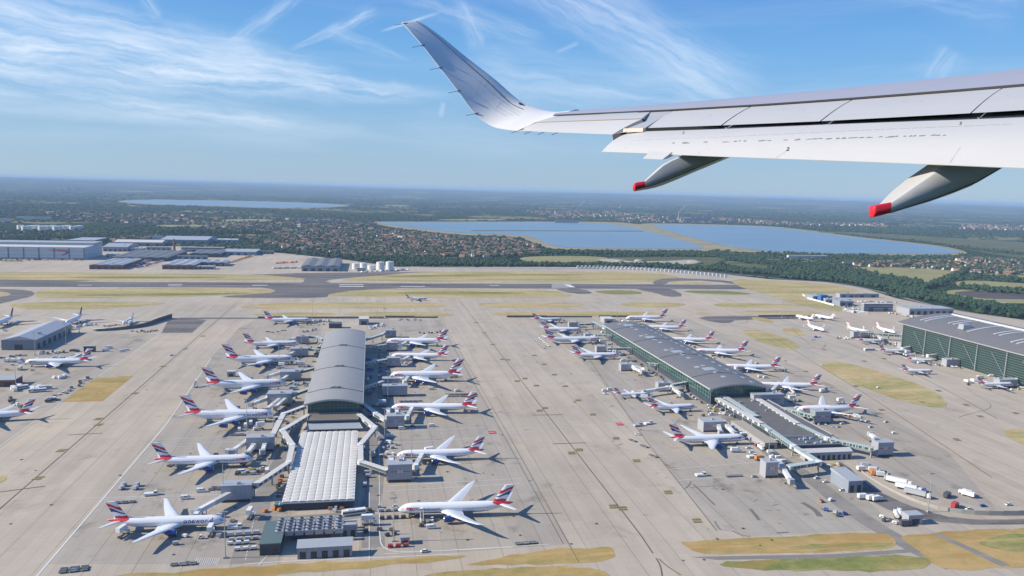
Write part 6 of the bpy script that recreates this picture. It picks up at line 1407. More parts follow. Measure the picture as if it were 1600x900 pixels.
# ------------------------------------------------------------------ vehicles and stand equipment
PAINT = mat('vehicle paint', (1, 1, 1), .4, var=.04, objc=True, coat=.2); GLS = mat('vehicle glass', (.02, .03, .04), .1, spec=.8); DKS = mat('dark steel', (.05, .05, .055), .6)
def wheels(t, xs, y, r):
    for x in xs:
        for s in (-1, 1): m = MB(); m.cyl((x, s*y, r), (x, s*(y-.28), r), r, 10); m.build('wheel', TYRE, t)
def veh(kind):
    t = thing(kind, 'x', kind.replace('_', ' '))
    def B(name, c, d, mt, taper=1.0, rz=0): m = MB(); m.box(c, d, 0, rz, taper); return m.build(name, mt, t)
    if kind == 'car':
        m = MB(); m.loft([[(x, y*.9, z) for y, z in ((-w, .3), (w, .3), (w, h*.75), (w*.85, h), (-w*.85, h), (-w, h*.75))] for x, w, h in ((-2.2, .85, .75), (-1.9, .92, .95), (1.2, .92, .95), (2.15, .8, .7))]); m.build('body', PAINT, t, fix=True)
        B('cabin', (-.3, 0, .92), (2.5, 1.55, .55), GLS, .8); B('roof', (-.35, 0, 1.47), (1.9, 1.25, .05), PAINT); wheels(t, (-1.35, 1.35), .86, .33)
    elif kind == 'van':
        m = MB(); m.loft([[(x, y, z) for y, z in ((-w, .4), (w, .4), (w, h*.8), (w*.9, h), (-w*.9, h), (-w, h*.8))] for x, w, h in ((-2.7, 1, 2.2), (-2.6, 1, 2.35), (1.3, 1, 2.35), (2.0, .95, 1.35), (2.7, .9, 1.15))]); m.build('body', PAINT, t, fix=True)
        m = MB(); m.add([(1.36, -.85, 2.18), (1.36, .85, 2.18), (2.0, .82, 1.45), (2.0, -.82, 1.45)], [(0, 1, 2, 3)]); m.build('windscreen', GLS, t)
        B('side_windows', (.2, 0, 1.5), (2.0, 2.04, .5), GLS); wheels(t, (-1.7, 1.75), .95, .38)
    elif kind == 'box_truck':
        B('cargo_box', (-1.2, 0, 1.0), (5.2, 2.4, 2.5), PAINT); B('cab', (2.6, 0, .6), (1.9, 2.2, 1.9), PAINT, .93); B('windscreen', (3.3, 0, 1.5), (.6, 1.9, .75), GLS, .93); B('chassis', (-.3, 0, .5), (7, .9, .4), DKS); wheels(t, (-2.6, 2.4), 1.1, .48)
    elif kind == 'high_loader':
        B('raised_box', (-1.4, 0, 3.6), (6.2, 2.5, 2.5), PAINT); B('cab', (3.0, 0, .6), (1.9, 2.2, 1.7), PAINT, .93); B('chassis', (-.2, 0, .55), (8, 1.2, .45), DKS)
        for s in (-1, 1): m = MB(); m.bar((-3.6, s*.9, 1.1), (1.0, s*.9, 3.5), .22, .22); m.bar((1.0, s*.9, 1.1), (-3.6, s*.9, 3.5), .22, .22); m.build('scissor_lift', STEEL, t)
        B('bridge_plate', (2.3, 0, 3.6), (1.5, 2.2, .2), STEEL); wheels(t, (-2.8, 2.8), 1.1, .5)
    elif kind == 'tow_tractor':
        B('body', (0, 0, .45), (3.2, 1.7, .75), PAINT, .95); B('cab', (-.5, 0, 1.2), (1.2, 1.5, .8), GLS, .88); B('cab_roof', (-.5, 0, 2.0), (1.25, 1.4, .08), PAINT); wheels(t, (-1, 1), .85, .42)
    elif kind == 'pushback_tug':
        B('body', (0, 0, .4), (7.6, 3.2, 1.15), PAINT, .95); B('cab', (2.4, 0, 1.55), (1.8, 2.4, .95), GLS, .88); B('cab_roof', (2.4, 0, 2.5), (1.8, 2.2, .1), PAINT); wheels(t, (-2.4, 2.4), 1.55, .7)
    elif kind == 'baggage_cart':
        B('deck', (0, 0, .5), (2.9, 1.5, .18), DKS); B('cover', (0, 0, .75), (2.6, 1.45, 1.15), PAINT, .96); m = MB(); m.bar((1.4, 0, .5), (2.4, 0, .35), .1, .1); m.build('tow_bar', DKS, t); wheels(t, (-.95, .95), .7, .24)
    elif kind == 'cargo_dolly':
        B('frame', (0, 0, .42), (3.4, 2.4, .16), DKS); 
        for s in (-1, 1): B('side_rail', (0, s*1.15, .58), (3.4, .12, .22), STEEL)
        m = MB()
        for k in range(6): m.cyl((-1.3+k*.52, -1.05, .63), (-1.3+k*.52, 1.05, .63), .07, 6)
        m.build('roller_bed', STEEL, t); m = MB(); m.bar((1.7, 0, .45), (2.7, 0, .3), .1, .1); m.build('tow_bar', DKS, t); wheels(t, (-1.1, 1.1), 1.0, .24)
    elif kind == 'container_dolly':
        B('frame', (0, 0, .42), (3.4, 2.4, .16), DKS); m = MB(); m.prism([(-1.55, -1.1), (1.55, -1.1), (1.55, 1.1), (-1.55, 1.1)], .62, 2.2); m.build('freight_container', mat('freight container metal', (.5, .51, .52), .4, .3), t); wheels(t, (-1.1, 1.1), 1.0, .24)
    elif kind == 'belt_loader':
        B('body', (0, 0, .45), (4.2, 1.7, .7), PAINT); B('cab', (1.2, -.5, 1.1), (.9, .7, .9), GLS); m = MB(); m.bar((-3.6, .3, .9), (3.9, .3, 2.9), .9, .3); m.build('conveyor', DKS, t); wheels(t, (-1.4, 1.4), .85, .35)
    elif kind == 'boarding_stairs':
        m = MB()
        for k in range(12): m.box((-3.2+k*.5, 0, .7+k*.32), (.55, 1.6, .2))
        m.build('steps', STEEL, t)
        for s in (-1, 1): m = MB(); m.bar((-3.4, s*.85, 1.6), (2.6, s*.85, 5.4), .06, 1.0); m.build('side_panel', WHITE, t)
        B('platform', (3.3, 0, 4.4), (1.6, 1.8, .2), STEEL); B('canopy', (3.0, 0, 6.6), (2.6, 1.9, .12), WHITE); B('chassis', (0, 0, .35), (6.6, 1.9, .4), PAINT)
        for s in (-1, 1): m = MB(); m.bar((2.2, s*.8, .7), (2.9, s*.8, 4.4), .2, .2); m.build('lift_strut', DKS, t)
        wheels(t, (-2.4, 2.4), .95, .4)
    elif kind == 'trailer_truck':
        B('trailer', (-2.2, 0, 1.2), (12.5, 2.5, 2.8), PAINT); B('tractor_cab', (5.8, 0, .6), (2.2, 2.4, 2.7), WHITE, .93); B('windscreen', (6.7, 0, 1.9), (.5, 2.0, .9), GLS); B('chassis', (-.5, 0, .6), (13, 1.0, .5), DKS); wheels(t, (-6.6, -5.2, 3.6, 5.9), 1.2, .5)
    elif kind == 'bus':
        B('body', (0, 0, .4), (13.5, 3.0, 2.6), PAINT, .99); B('window_band', (0, 0, 1.35), (13.0, 3.06, .95), GLS); B('windscreen', (6.75, 0, 1.1), (.1, 2.6, 1.4), GLS); B('roof_unit', (-2, 0, 3.0), (3.2, 1.8, .35), WHITE); wheels(t, (-4.4, 4.2), 1.45, .48)
    elif kind == 'ground_power_unit':
        B('body', (0, 0, .45), (2.6, 1.5, 1.3), PAINT, .95); m = MB(); m.bar((1.3, 0, .5), (2.2, 0, .3), .1, .1); m.build('tow_bar', DKS, t); B('panel', (-.2, .76, .8), (1.4, .06, .6), DKS); wheels(t, (-.8, .8), .7, .26)
    elif kind == 'tanker':
        m = MB(); m.cyl((-4.2, 0, 2.0), (2.6, 0, 2.0), 1.15, 16); m.build('tank', PAINT, t, smooth=True, angle=50); B('cab', (4.1, 0, .6), (2.0, 2.3, 2.2), PAINT, .93); B('windscreen', (4.9, 0, 1.7), (.5, 1.9, .8), GLS); B('chassis', (0, 0, .6), (9.5, 1, .4), DKS); wheels(t, (-3.4, -2.0, 3.9), 1.1, .5)
    return t
VP = {}
COLS = {'white': (.72, .72, .70, 1), 'pale grey': (.42, .43, .44, 1), 'yellow': (.62, .42, .04, 1), 'dark grey': (.07, .07, .08, 1), 'blue': (.03, .10, .35, 1), 'red': (.48, .04, .04, 1), 'green': (.08, .28, .10, 1), 'orange': (.65, .22, .03, 1), 'brown': (.20, .13, .08, 1)}
VL = []   # name, kind, colour, xy, angle
def paint(o, c):
    o.color = c
    for ch in o.children: ch.color = c
def V(kind, px, py, deg, col='white', xy=None):
    if kind not in VP: VP[kind] = o = veh(kind)
    else: o = copy_tree(VP[kind])
    p = G(px, py) if xy is None else Vector((xy[0], xy[1], 0))
    o.location = (p.x, p.y, .22); o.rotation_euler = (0, 0, R_(deg)); paint(o, COLS[col]); VL.append((o, kind, col, p)); return o
def train(kind, px, py, deg, n, col='dark grey', gap=4.0):
    p = G(px, py); d = Vector((math.cos(R_(deg)), math.sin(R_(deg)), 0))
    for k in range(n): q = p+d*gap*k; V(kind, 0, 0, deg, col, (q.x, q.y))
# seen in the photograph
for a in [('van', 314, 769, 0), ('van', 290, 780, 0), ('pushback_tug', 236, 774, 8), ('container_dolly', 190, 765, 60, 'pale grey'), ('container_dolly', 193, 760, 60, 'pale grey'), ('container_dolly', 212, 765, 70, 'pale grey'), ('container_dolly', 214, 760, 70, 'pale grey'),
  ('van', 675, 667, 0), ('van', 628, 671, 0), ('van', 674, 826, 0), ('car', 726, 816, 200), ('car', 664, 863, 10), ('van', 606, 693, 150), ('car', 645, 667, 0, 'blue'), ('van', 591, 687, 90), ('box_truck', 583, 713, 95, 'pale grey'), ('van', 609, 683, 0),
  ('bus', 553, 804, 12), ('van', 674, 609, 0), ('van', 715, 612, 10), ('van', 374, 673, 100), ('box_truck', 384, 668, 95), ('box_truck', 392, 664, 95), ('high_loader', 404, 672, 200), ('car', 268, 556, 20), ('van', 191, 550, 10), ('van', 198, 548, 0), ('box_truck', 166, 549, 0), ('box_truck', 171, 545, 0),
  ('high_loader', 267, 727, 75), ('high_loader', 380, 724, 80), ('high_loader', 193, 838, 70), ('high_loader', 330, 836, 88), ('high_loader', 726, 642, 80), ('high_loader', 696, 595, 80), ('high_loader', 683, 541, 85), ('boarding_stairs', 659, 815, 92), ('boarding_stairs', 305, 605, 90), ('tanker', 708, 590, 30), ('van', 460, 562, 30),
  ('pushback_tug', 367, 826, 0), ('pushback_tug', 1013, 663, 20), ('pushback_tug', 997, 666, 10, 'pale grey'), ('car', 996, 680, 160), ('pushback_tug', 1095, 744, 5), ('van', 945, 612, 0), ('van', 953, 610, 0), ('tow_tractor', 944, 616, 130), ('car', 1179, 746, 0, 'pale grey'), ('pushback_tug', 1175, 715, 10), ('box_truck', 1187, 719, 10, 'orange'), ('van', 1206, 716, 30), ('car', 1175, 708, 0),
  ('car', 1276, 748, 20), ('car', 1290, 754, 10), ('car', 1316, 767, 10), ('box_truck', 1349, 780, 0), ('box_truck', 1362, 782, 10), ('box_truck', 1370, 783, 10), ('tow_tractor', 1283, 785, 30, 'orange'), ('ground_power_unit', 1297, 783, 30), ('container_dolly', 1305, 803, 40, 'blue'), ('tow_tractor', 1320, 805, 0, 'blue'), ('tanker', 1400, 808, 60), ('tanker', 1406, 806, 60), ('box_truck', 1415, 822, 0, 'dark grey'),
  ('box_truck', 1362, 741, 70, 'orange'), ('box_truck', 1347, 736, 0), ('box_truck', 1507, 773, 120), ('box_truck', 1512, 776, 120), ('car', 1576, 790, 0), ('car', 1514, 797, 0), ('box_truck', 1492, 793, 30, 'red'), ('box_truck', 1480, 777, 30, 'dark grey'), ('car', 1536, 792, 0, 'blue'), ('van', 1444, 769, 45, 'blue'), ('trailer_truck', 1277, 686, 120), ('tanker', 1266, 682, 140), ('box_truck', 1246, 692, 0), ('box_truck', 1205, 692, 5), ('box_truck', 1214, 694, 5),
  ('car', 1355, 650+9, 10), ('car', 1366, 650, 0), ('car', 1360, 668, 20), ('car', 1384, 660, 20), ('van', 1336, 651, 150), ('van', 1339, 653, 150), ('car', 1252, 657, 20), ('car', 1316, 663, 10), ('ground_power_unit', 1396, 678, 0), ('ground_power_unit', 1372, 607+0, 0), ('high_loader', 1238, 628, 10), ('box_truck', 1285, 613, 20), ('car', 1246, 618, 0), ('tow_tractor', 1250, 628, 0, 'green'), ('boarding_stairs', 1236, 615, 110), ('high_loader', 1314, 632, 10), ('tanker', 1304, 652, 5), ('baggage_cart', 1320, 650, 10, 'orange'), ('baggage_cart', 1327, 652, 10, 'orange'),
  ('van', 1188, 590, 0), ('van', 1196, 591, 0), ('high_loader', 1210, 578, 80), ('car', 1130, 559, 20), ('box_truck', 1063, 640-2, 0, 'pale grey'), ('van', 1127, 648, 150), ('tow_tractor', 1195, 702, 0, 'orange'), ('van', 1189, 699, 10), ('ground_power_unit', 1182, 697, 0, 'red'),
  ('bus', 1358, 548, 0), ('van', 1280, 528, 0), ('van', 1275, 528, 0, 'blue'), ('tanker', 1420, 557, 0), ('van', 1437, 568, 0), ('box_truck', 1510, 598, 80), ('box_truck', 1520, 597, 80), ('box_truck', 1532, 592, 0), ('tow_tractor', 1513, 602, 10, 'dark grey'), ('van', 1445, 553, 0), ('bus', 1605, 610, 150)]:
    V(*a)
for k, (x_, y_) in enumerate([(1354, 731), (1366, 738), (1378, 745), (1391, 752), (1406, 757), (1421, 767), (1435, 776)]): V('trailer_truck' if k > 3 else 'box_truck', x_, y_, -48 if k > 3 else -20, 'white' if k % 3 else 'pale grey')
for k in range(7): V('baggage_cart', 836+k*2.3, 532+k*2.1, -40, 'pale grey'); 
for k in range(6): V('baggage_cart', 843+k*2.8, 530+k*2.4, -40, 'white')
for k in range(9): V('van', 148+k*3.6, 516.5-k*.1, 80)
for k in range(8): V('baggage_cart', 1076+k*2.6, 518+k*1.5, -30, 'pale grey')
for a in [(985, 688, -62, 2), (1003, 697, -62, 2), (1017, 712, -62, 2), (1138, 745, 0, 3), (183, 787, 0, 2), (195, 786, 0, 2), (272, 884, 2, 2), (288, 883, 2, 2), (100, 891, 5, 2), (98, 895, 5, 2), (118, 889, 5, 2), (117, 893, 5, 2), (330, 766, 0, 3), (335, 763, 0, 3), (700, 617, 0, 6), (701, 620, 0, 6), (722, 617, 0, 4), (722, 620, 0, 4), (362, 681, 0, 3), (368, 680, 0, 2), (627, 628, 0, 5), (628, 631, 0, 4), (810, 851, 3, 2), (822, 850, 3, 2), (1112, 668, 0, 3)]:
    train('cargo_dolly', *a)
train('baggage_cart', 360, 852, 2, 3, 'white'); train('baggage_cart', 362, 846, 2, 4, 'pale grey'); train('baggage_cart', 371, 861, 2, 3, 'white'); train('container_dolly', 360, 838, 2, 4, 'white', 4.4); train('baggage_cart', 596, 800, 0, 4, 'pale grey'); train('baggage_cart', 597, 812, 0, 4, 'dark grey'); train('ground_power_unit', 641, 808, 90, 2, 'yellow', 3.5); train('ground_power_unit', 605, 838, 20, 2, 'dark grey', 4); train('baggage_cart', 610, 856, 0, 3, 'red'); train('cargo_dolly', 651, 795+10, 60, 2)
# stand equipment that gathers round each airliner's nose and holds
vr = random.Random(11)
KINDS = [('baggage_cart', 'pale grey'), ('baggage_cart', 'dark grey'), ('tow_tractor', 'white'), ('belt_loader', 'white'), ('box_truck', 'white'), ('van', 'white'), ('container_dolly', 'pale grey'), ('ground_power_unit', 'yellow'), ('cargo_dolly', 'dark grey'), ('high_loader', 'white'), ('car', 'white'), ('baggage_cart', 'brown'), ('ground_power_unit', 'white'), ('tow_tractor', 'dark grey')]
def clear(p, r=3.2): return all((p-q[3]).length > r for q in VL)
for ref, a, b, L, sp, ang, tn in REFS:
    if 'taxi' in ref or 'lone' in ref: continue
    n = {'a320': 6, 'a320s': 3, 'b767': 6}.get(tn, 9); fx_ = Vector((math.cos(ang), math.sin(ang), 0)); sx = Vector((-fx_.y, fx_.x, 0)); put = 0
    for tr in range(60):
        if put >= n: break
        u = vr.choice([vr.uniform(-.36, .02), vr.uniform(.02, .28)]) if tn != 'a320s' else vr.uniform(-.2, .2)
        v = vr.choice([-1, 1])*vr.uniform(sp['ry']+3, sp['ry']+16)
        p = a+fx_*(u*L)+sx*v
        if not clear(p, 4.5): continue
        kd, c = vr.choice(KINDS); V(kd, 0, 0, math.degrees(ang)+vr.choice([0, 90, 180, 20, -15])+vr.uniform(-6, 6), c, (p.x, p.y)); put += 1
# rows of parked equipment along service roads
for (x0, y0, x1, y1, n, kd, cols) in [(45, 565, 135, 556, 14, 'van', ['white', 'pale grey']), (60, 553, 128, 548, 10, 'van', ['white', 'dark grey']), (0, 560, 40, 556, 8, 'car', ['white', 'dark grey', 'blue']), (10, 566, 34, 566, 5, 'box_truck', ['white']), (82, 593, 102, 590, 5, 'van', ['white']), (105, 610, 125, 603, 5, 'baggage_cart', ['pale grey', 'dark grey']), (122, 600, 140, 590, 6, 'baggage_cart', ['white', 'dark grey']), (72, 627, 95, 625, 6, 'van', ['dark grey', 'white']), (88, 618, 110, 612, 6, 'cargo_dolly', ['dark grey']), (20, 608, 34, 606, 3, 'bus', ['white']), (46, 612, 70, 610, 4, 'bus', ['white']), (10, 625, 40, 640, 6, 'van', ['white', 'dark grey']), (206, 519, 245, 518, 14, 'baggage_cart', ['dark grey', 'brown', 'pale grey']), (162, 510, 186, 508, 9, 'cargo_dolly', ['dark grey']), (112, 512, 150, 507, 9, 'van', ['white', 'pale grey']),
  (470, 520, 500, 515, 7, 'baggage_cart', ['pale grey', 'dark grey']), (476, 505, 520, 503, 8, 'box_truck', ['white', 'pale grey']), (575, 515, 600, 508, 7, 'van', ['white', 'pale grey']), (594, 545, 597, 600, 8, 'car', ['white', 'blue', 'dark grey']), (575, 560, 578, 620, 7, 'box_truck', ['white', 'blue']), (455, 612, 470, 580, 8, 'van', ['white', 'pale grey']), (430, 660, 445, 650, 6, 'baggage_cart', ['white', 'dark grey']), (495, 560, 502, 535, 6, 'van', ['white', 'dark grey']), (450, 640, 462, 620, 6, 'baggage_cart', ['dark grey', 'pale grey']), (430, 570, 470, 566, 8, 'baggage_cart', ['dark grey', 'white']), (410, 520, 450, 516, 6, 'cargo_dolly', ['dark grey']), (620, 500, 660, 500, 7, 'cargo_dolly', ['dark grey']), (655, 522, 690, 520, 6, 'baggage_cart', ['dark grey']),
  (432, 700, 442, 690, 4, 'ground_power_unit', ['green', 'yellow']), (433, 780, 441, 750, 7, 'ground_power_unit', ['yellow', 'orange', 'dark grey']), (418, 798, 432, 803, 4, 'ground_power_unit', ['orange', 'yellow']), (510, 794, 532, 796, 5, 'ground_power_unit', ['brown', 'pale grey']), (570, 700, 572, 770, 8, 'container_dolly', ['pale grey']), (440, 745, 450, 720, 5, 'baggage_cart', ['dark grey', 'brown']), (385, 690, 412, 715, 6, 'car', ['dark grey', 'white']), (395, 735, 420, 742, 6, 'baggage_cart', ['brown', 'dark grey']), (365, 741, 390, 738, 5, 'baggage_cart', ['pale grey', 'brown']), (600, 700, 618, 698, 4, 'ground_power_unit', ['pale grey', 'yellow']), (598, 716, 612, 714, 4, 'ground_power_unit', ['white', 'dark grey']),
  (940, 520, 1060, 592, 26, 'van', ['white', 'pale grey', 'dark grey']), (935, 530, 1045, 600, 18, 'baggage_cart', ['pale grey', 'dark grey', 'brown']), (1060, 598, 1150, 655, 20, 'car', ['white', 'pale grey', 'red', 'dark grey']), (1068, 612, 1120, 645, 10, 'baggage_cart', ['dark grey', 'yellow', 'white']), (1150, 672, 1240, 735, 14, 'van', ['white', 'pale grey', 'dark grey']), (1150, 560, 1200, 575, 8, 'baggage_cart', ['white', 'dark grey']), (1225, 607, 1262, 612, 8, 'car', ['white', 'dark grey', 'green']), (1245, 655, 1310, 668, 8, 'car', ['white', 'pale grey']), (1010, 513, 1090, 545, 12, 'baggage_cart', ['dark grey', 'pale grey']), (1270, 725, 1310, 728, 8, 'ground_power_unit', ['yellow', 'white']), (1342, 655, 1350, 662, 3, 'car', ['white']), (1375, 735, 1400, 750, 6, 'baggage_cart', ['brown', 'dark grey']), (1290, 800, 1320, 806, 4, 'baggage_cart', ['blue', 'brown', 'dark grey']), (1378, 812, 1400, 820, 5, 'ground_power_unit', ['dark grey', 'white']),
  (1325, 487, 1352, 490, 12, 'bus', ['white']), (1318, 483, 1345, 484, 12, 'van', ['white', 'pale grey']), (1316, 480, 1340, 480, 10, 'car', ['white', 'blue', 'dark grey']), (1340, 472, 1400, 473, 20, 'van', ['white', 'pale grey']), (1390, 490, 1430, 496, 12, 'van', ['white', 'pale grey']), (1310, 530, 1335, 528, 8, 'baggage_cart', ['dark grey', 'white']), (1385, 540, 1410, 538, 8, 'baggage_cart', ['dark grey', 'white']), (1430, 553, 1465, 552, 10, 'van', ['white', 'dark grey']), (1465, 572, 1500, 575, 8, 'baggage_cart', ['dark grey', 'white']), (1545, 588, 1600, 590, 8, 'van', ['white', 'pale grey']),
  (0, 407, 130, 407, 18, 'box_truck', ['white', 'pale grey', 'dark grey']), (208, 417, 250, 400, 26, 'trailer_truck', ['white', 'red', 'blue', 'brown', 'yellow', 'pale grey']), (215, 419, 262, 406, 20, 'box_truck', ['white', 'red', 'blue', 'orange', 'pale grey']), (355, 412, 395, 400, 24, 'box_truck', ['orange', 'yellow', 'white']), (425, 420, 470, 419, 20, 'box_truck', ['white', 'pale grey']), (430, 412, 465, 410, 12, 'box_truck', ['pale grey', 'orange']), (560, 426, 640, 422, 10, 'box_truck', ['white'])]:
    for k in range(n):
        f_ = (k+.5)/n; p = G(x0+(x1-x0)*f_, y0+(y1-y0)*f_); p = p+Vector((vr.uniform(-2, 2), vr.uniform(-5, 5), 0))
        if not clear(p, 2.6): continue
        d = G(x1, y1)-G(x0, y0); V(kd, 0, 0, math.degrees(math.atan2(d.y, d.x))+vr.choice([0, 90, 90, 180])+vr.uniform(-8, 8), vr.choice(cols), (p.x, p.y))
# labels: what it is, and which one it is by the nearest thing one can find
LM = [(r[0], (r[1]+r[2])/2) for r in REFS if 'taxiing' not in r[0]]+[('the white scalloped hall', Vector((hx+hw/2, hy+hd/2, 0))), ('the flat weathered podium', Vector((mX+mW/2, mY-60, 0))), ('the grey airside building', G(50, 545)), ('the chiller plant', G(487, 835)), ('the pale warehouse by the sunken road', G(1336, 752)), ('the curving retaining wall', G(1440, 782)), ('the white office block upper right', G(1372, 485)), ('the tip of the vehicle park upper right', G(1320, 482)), ('the long green-glazed walkway', G(1300, 690)), ('the big white hangar', G(60, 406)), ('the brick-based cargo sheds', G(225, 412)), ('the white storage tanks', G(585, 422)), ('the cargo yards\' right end', G(375, 405)), ('the saw-roofed shed beyond the runway', G(450, 416)), ('the dark asphalt square', G(240, 517)), ('the tan grass square', G(120, 608))]
buckets = {}
for o, kd, c, p in VL:
    ref = min(LM, key=lambda r: (r[1]-p).length); buckets.setdefault((kd, c, ref[0]), []).append(((ref[1]-p).length, o))
TH = ['', 'second ', 'third ', 'fourth ', 'fifth ', 'sixth ', 'seventh ', 'eighth ', 'ninth ', 'tenth ', 'eleventh ', 'twelfth ']
for (kd, c, ref), lst in buckets.items():
    lst.sort(key=lambda q: q[0])
    for k, (_, o) in enumerate(lst):
        if k < len(TH): o['label'] = '%s %s %sclosest to %s' % (c, kd.replace('_', ' '), TH[k], ref)
        else: o['label'] = '%s %s farther from %s' % (c, kd.replace('_', ' '), ref)
        o['group'] = '%ss on the airfield' % kd.replace('_', ' ')
print('VEHICLES', len(VL))
# red survey board lying on the taxi lane
for (x, y) in [(769, 676), (968, 663)]:
    p = G(x, y); m = MB(); m.box((0, 0, 0), (5.5, 7, .12)); t = thing('red_board', 'x', 'marker board', (p.x, p.y, .2)); m.build('board', REDP, t); m = MB(); m.box((0, 0, .12), (4.6, .7, .05)); m.build('white_bar', WHITE, t)
    t['label'] = 'flat red marker board %s' % ('right of the third airliner right of the white hall' if x < 800 else 'on the taxi lane left of the flat podium')
# ------------------------------------------------------------------ trees, houses and woods beyond the airfield
def inpoly(x, y, P):
    c = False; j = len(P)-1
    for i in range(len(P)):
        if (P[i][1] > y) != (P[j][1] > y) and x < (P[j][0]-P[i][0])*(y-P[i][1])/(P[j][1]-P[i][1])+P[i][0]: c = not c
        j = i
    return c
AIRF = PAVE; QF = [(930, 405), (1095, 405), (1095, 411), (1060, 415), (950, 411)]
WATERS = [BNK[0], BNK[1]] + RES
OPEN = FLD+SCR[:3]+[QF]+[[(1465, 458), (1490, 452), (1560, 453), (1700, 460), (1700, 480), (1600, 474), (1530, 474), (1500, 472)]]
FARB = [(b[0][0]-2, b[0][0+3]-2, b[0][2]+2, b[0][1]+2) for b in FB]
TOWN = [[(380, 372), (440, 362), (520, 356), (600, 358), (660, 364), (720, 370), (800, 374), (835, 385), (850, 398), (790, 402), (640, 404), (560, 402), (480, 392), (420, 385)],
        [(60, 330), (200, 335), (400, 340), (560, 345), (600, 352), (520, 356), (380, 368), (250, 352), (100, 345)],
        [(1440, 408), (1500, 404), (1560, 406), (1700, 412), (1700, 432), (1560, 430), (1480, 424), (1340, 418), (1330, 411)],
        [(960, 343), (1010, 338), (1140, 342), (1240, 348), (1380, 350), (1390, 354), (1240, 352), (1100, 348.5), (980, 348)],
        [(1490, 352), (1600, 352), (1700, 355), (1700, 364), (1600, 360), (1500, 358)], [(820, 330), (960, 330), (1000, 338), (860, 341)], [(160, 375), (240, 368), (250, 372), (180, 380)]]
def m_leaf(name, c0, c1):
    m, nt, b = newmat(name); p = world_pos(nt); n1 = nt.noise(p, .02, 3); n2 = nt.noise(p, .5, 3, .7)
    rn = nt.node('ShaderNodeObjectInfo').outputs['Random']
    f = nt.m('ADD', nt.m('MULTIPLY', n1, .55), nt.m('ADD', nt.m('MULTIPLY', n2, .45), nt.m('MULTIPLY', nt.m('SUBTRACT', rn, .5), .25)))
    nt.l.new(nt.mix(nt.step(f, .36, .64), c0, c1), b.inputs['Base Color']); b.inputs['Roughness'].default_value = .9; b.inputs['Specular IOR Level'].default_value = .1
    return m
LEAF = m_leaf('tree foliage', (.011, .032, .019), (.036, .068, .032)); BARK = mat('bark', (.10, .075, .055), .9)
def crown_np(seed, sub=2, blobs=5, col=False):
    "uneven crown of radius 1, height about 2, from noisy overlapping clumps"
    r = random.Random(seed); V_, F_ = [], []
    for k in range(blobs):
        bm = bmesh.new(); bmesh.ops.create_icosphere(bm, subdivisions=sub, radius=1)
        a = r.uniform(0, 6.28); d = r.uniform(.25, .55) if k else 0; cx_, cy_ = d*math.cos(a), d*math.sin(a); cz = r.uniform(.6, 1.45) if k else 1.0; s = r.uniform(.42, .62) if k else .72
        if col: cx_ *= .3; cy_ *= .3; s *= .75; cz = .5+.45*k; 
        base = len(V_)
        for v in bm.verts:
            n = 1+.45*noise.noise(Vector((v.co.x*2.4+seed*9+k, v.co.y*2.4, v.co.z*2.4)))+r.uniform(-.14, .14)
            V_.append((cx_+v.co.x*s*n, cy_+v.co.y*s*n, cz+v.co.z*s*n*.85))
        F_ += [tuple(v.index+base for v in f.verts) for f in bm.faces]
        bm.free()
    return np.array(V_, dtype=np.float32), np.array(F_, dtype=np.int32)
def np_mesh(name, V_, F_, mats, mi=None):
    me = bpy.data.meshes.new(name); nf = len(F_); k = F_.shape[1]
    me.vertices.add(len(V_)); me.vertices.foreach_set('co', V_.astype(np.float32).ravel())
    me.loops.add(nf*k); me.loops.foreach_set('vertex_index', F_.astype(np.int32).ravel())
    me.polygons.add(nf); me.polygons.foreach_set('loop_start', np.arange(0, nf*k, k, dtype=np.int32))
    for mm in mats: me.materials.append(mm)
    if mi is not None: me.polygons.foreach_set('material_index', mi.astype(np.int32))
    me.update(calc_edges=True); return me
def scatter(tmpl, P, S, H, A):
    "copies of template (V,F) at points P, radius S, height H, turned by A, as one array"
    V0, F0 = tmpl; n = len(P); c, s = np.cos(A)[:, None], np.sin(A)[:, None]
    X = (V0[None, :, 0]*c-V0[None, :, 1]*s)*S[:, None]+P[:, None, 0]; Y = (V0[None, :, 0]*s+V0[None, :, 1]*c)*S[:, None]+P[:, None, 1]; Z = V0[None, :, 2]*H[:, None]/2+P[:, None, 2]
    V_ = np.stack([X, Y, Z], -1).reshape(-1, 3); F_ = (F0[None]+(np.arange(n)*len(V0))[:, None, None]).reshape(-1, F0.shape[1]); return V_, F_
tr = random.Random(21)
def where(px, py):
    if inpoly(px, py, AIRF): return 'air'
    for w in WATERS:
        if inpoly(px, py, w): return 'water'
    for w in OPEN:
        if inpoly(px, py, w): return 'open'
    for w in TOWN:
        if inpoly(px, py, w): return 'town'
    return 'wood'
near, midt, houses = [], [], []
def tree_at(px, py, r=None, h=None):
    p = G(px, py); z = p.length
    midt.append((z, p, r or tr.uniform(3.6, 6.6), h or tr.uniform(6.5, 12.5)))
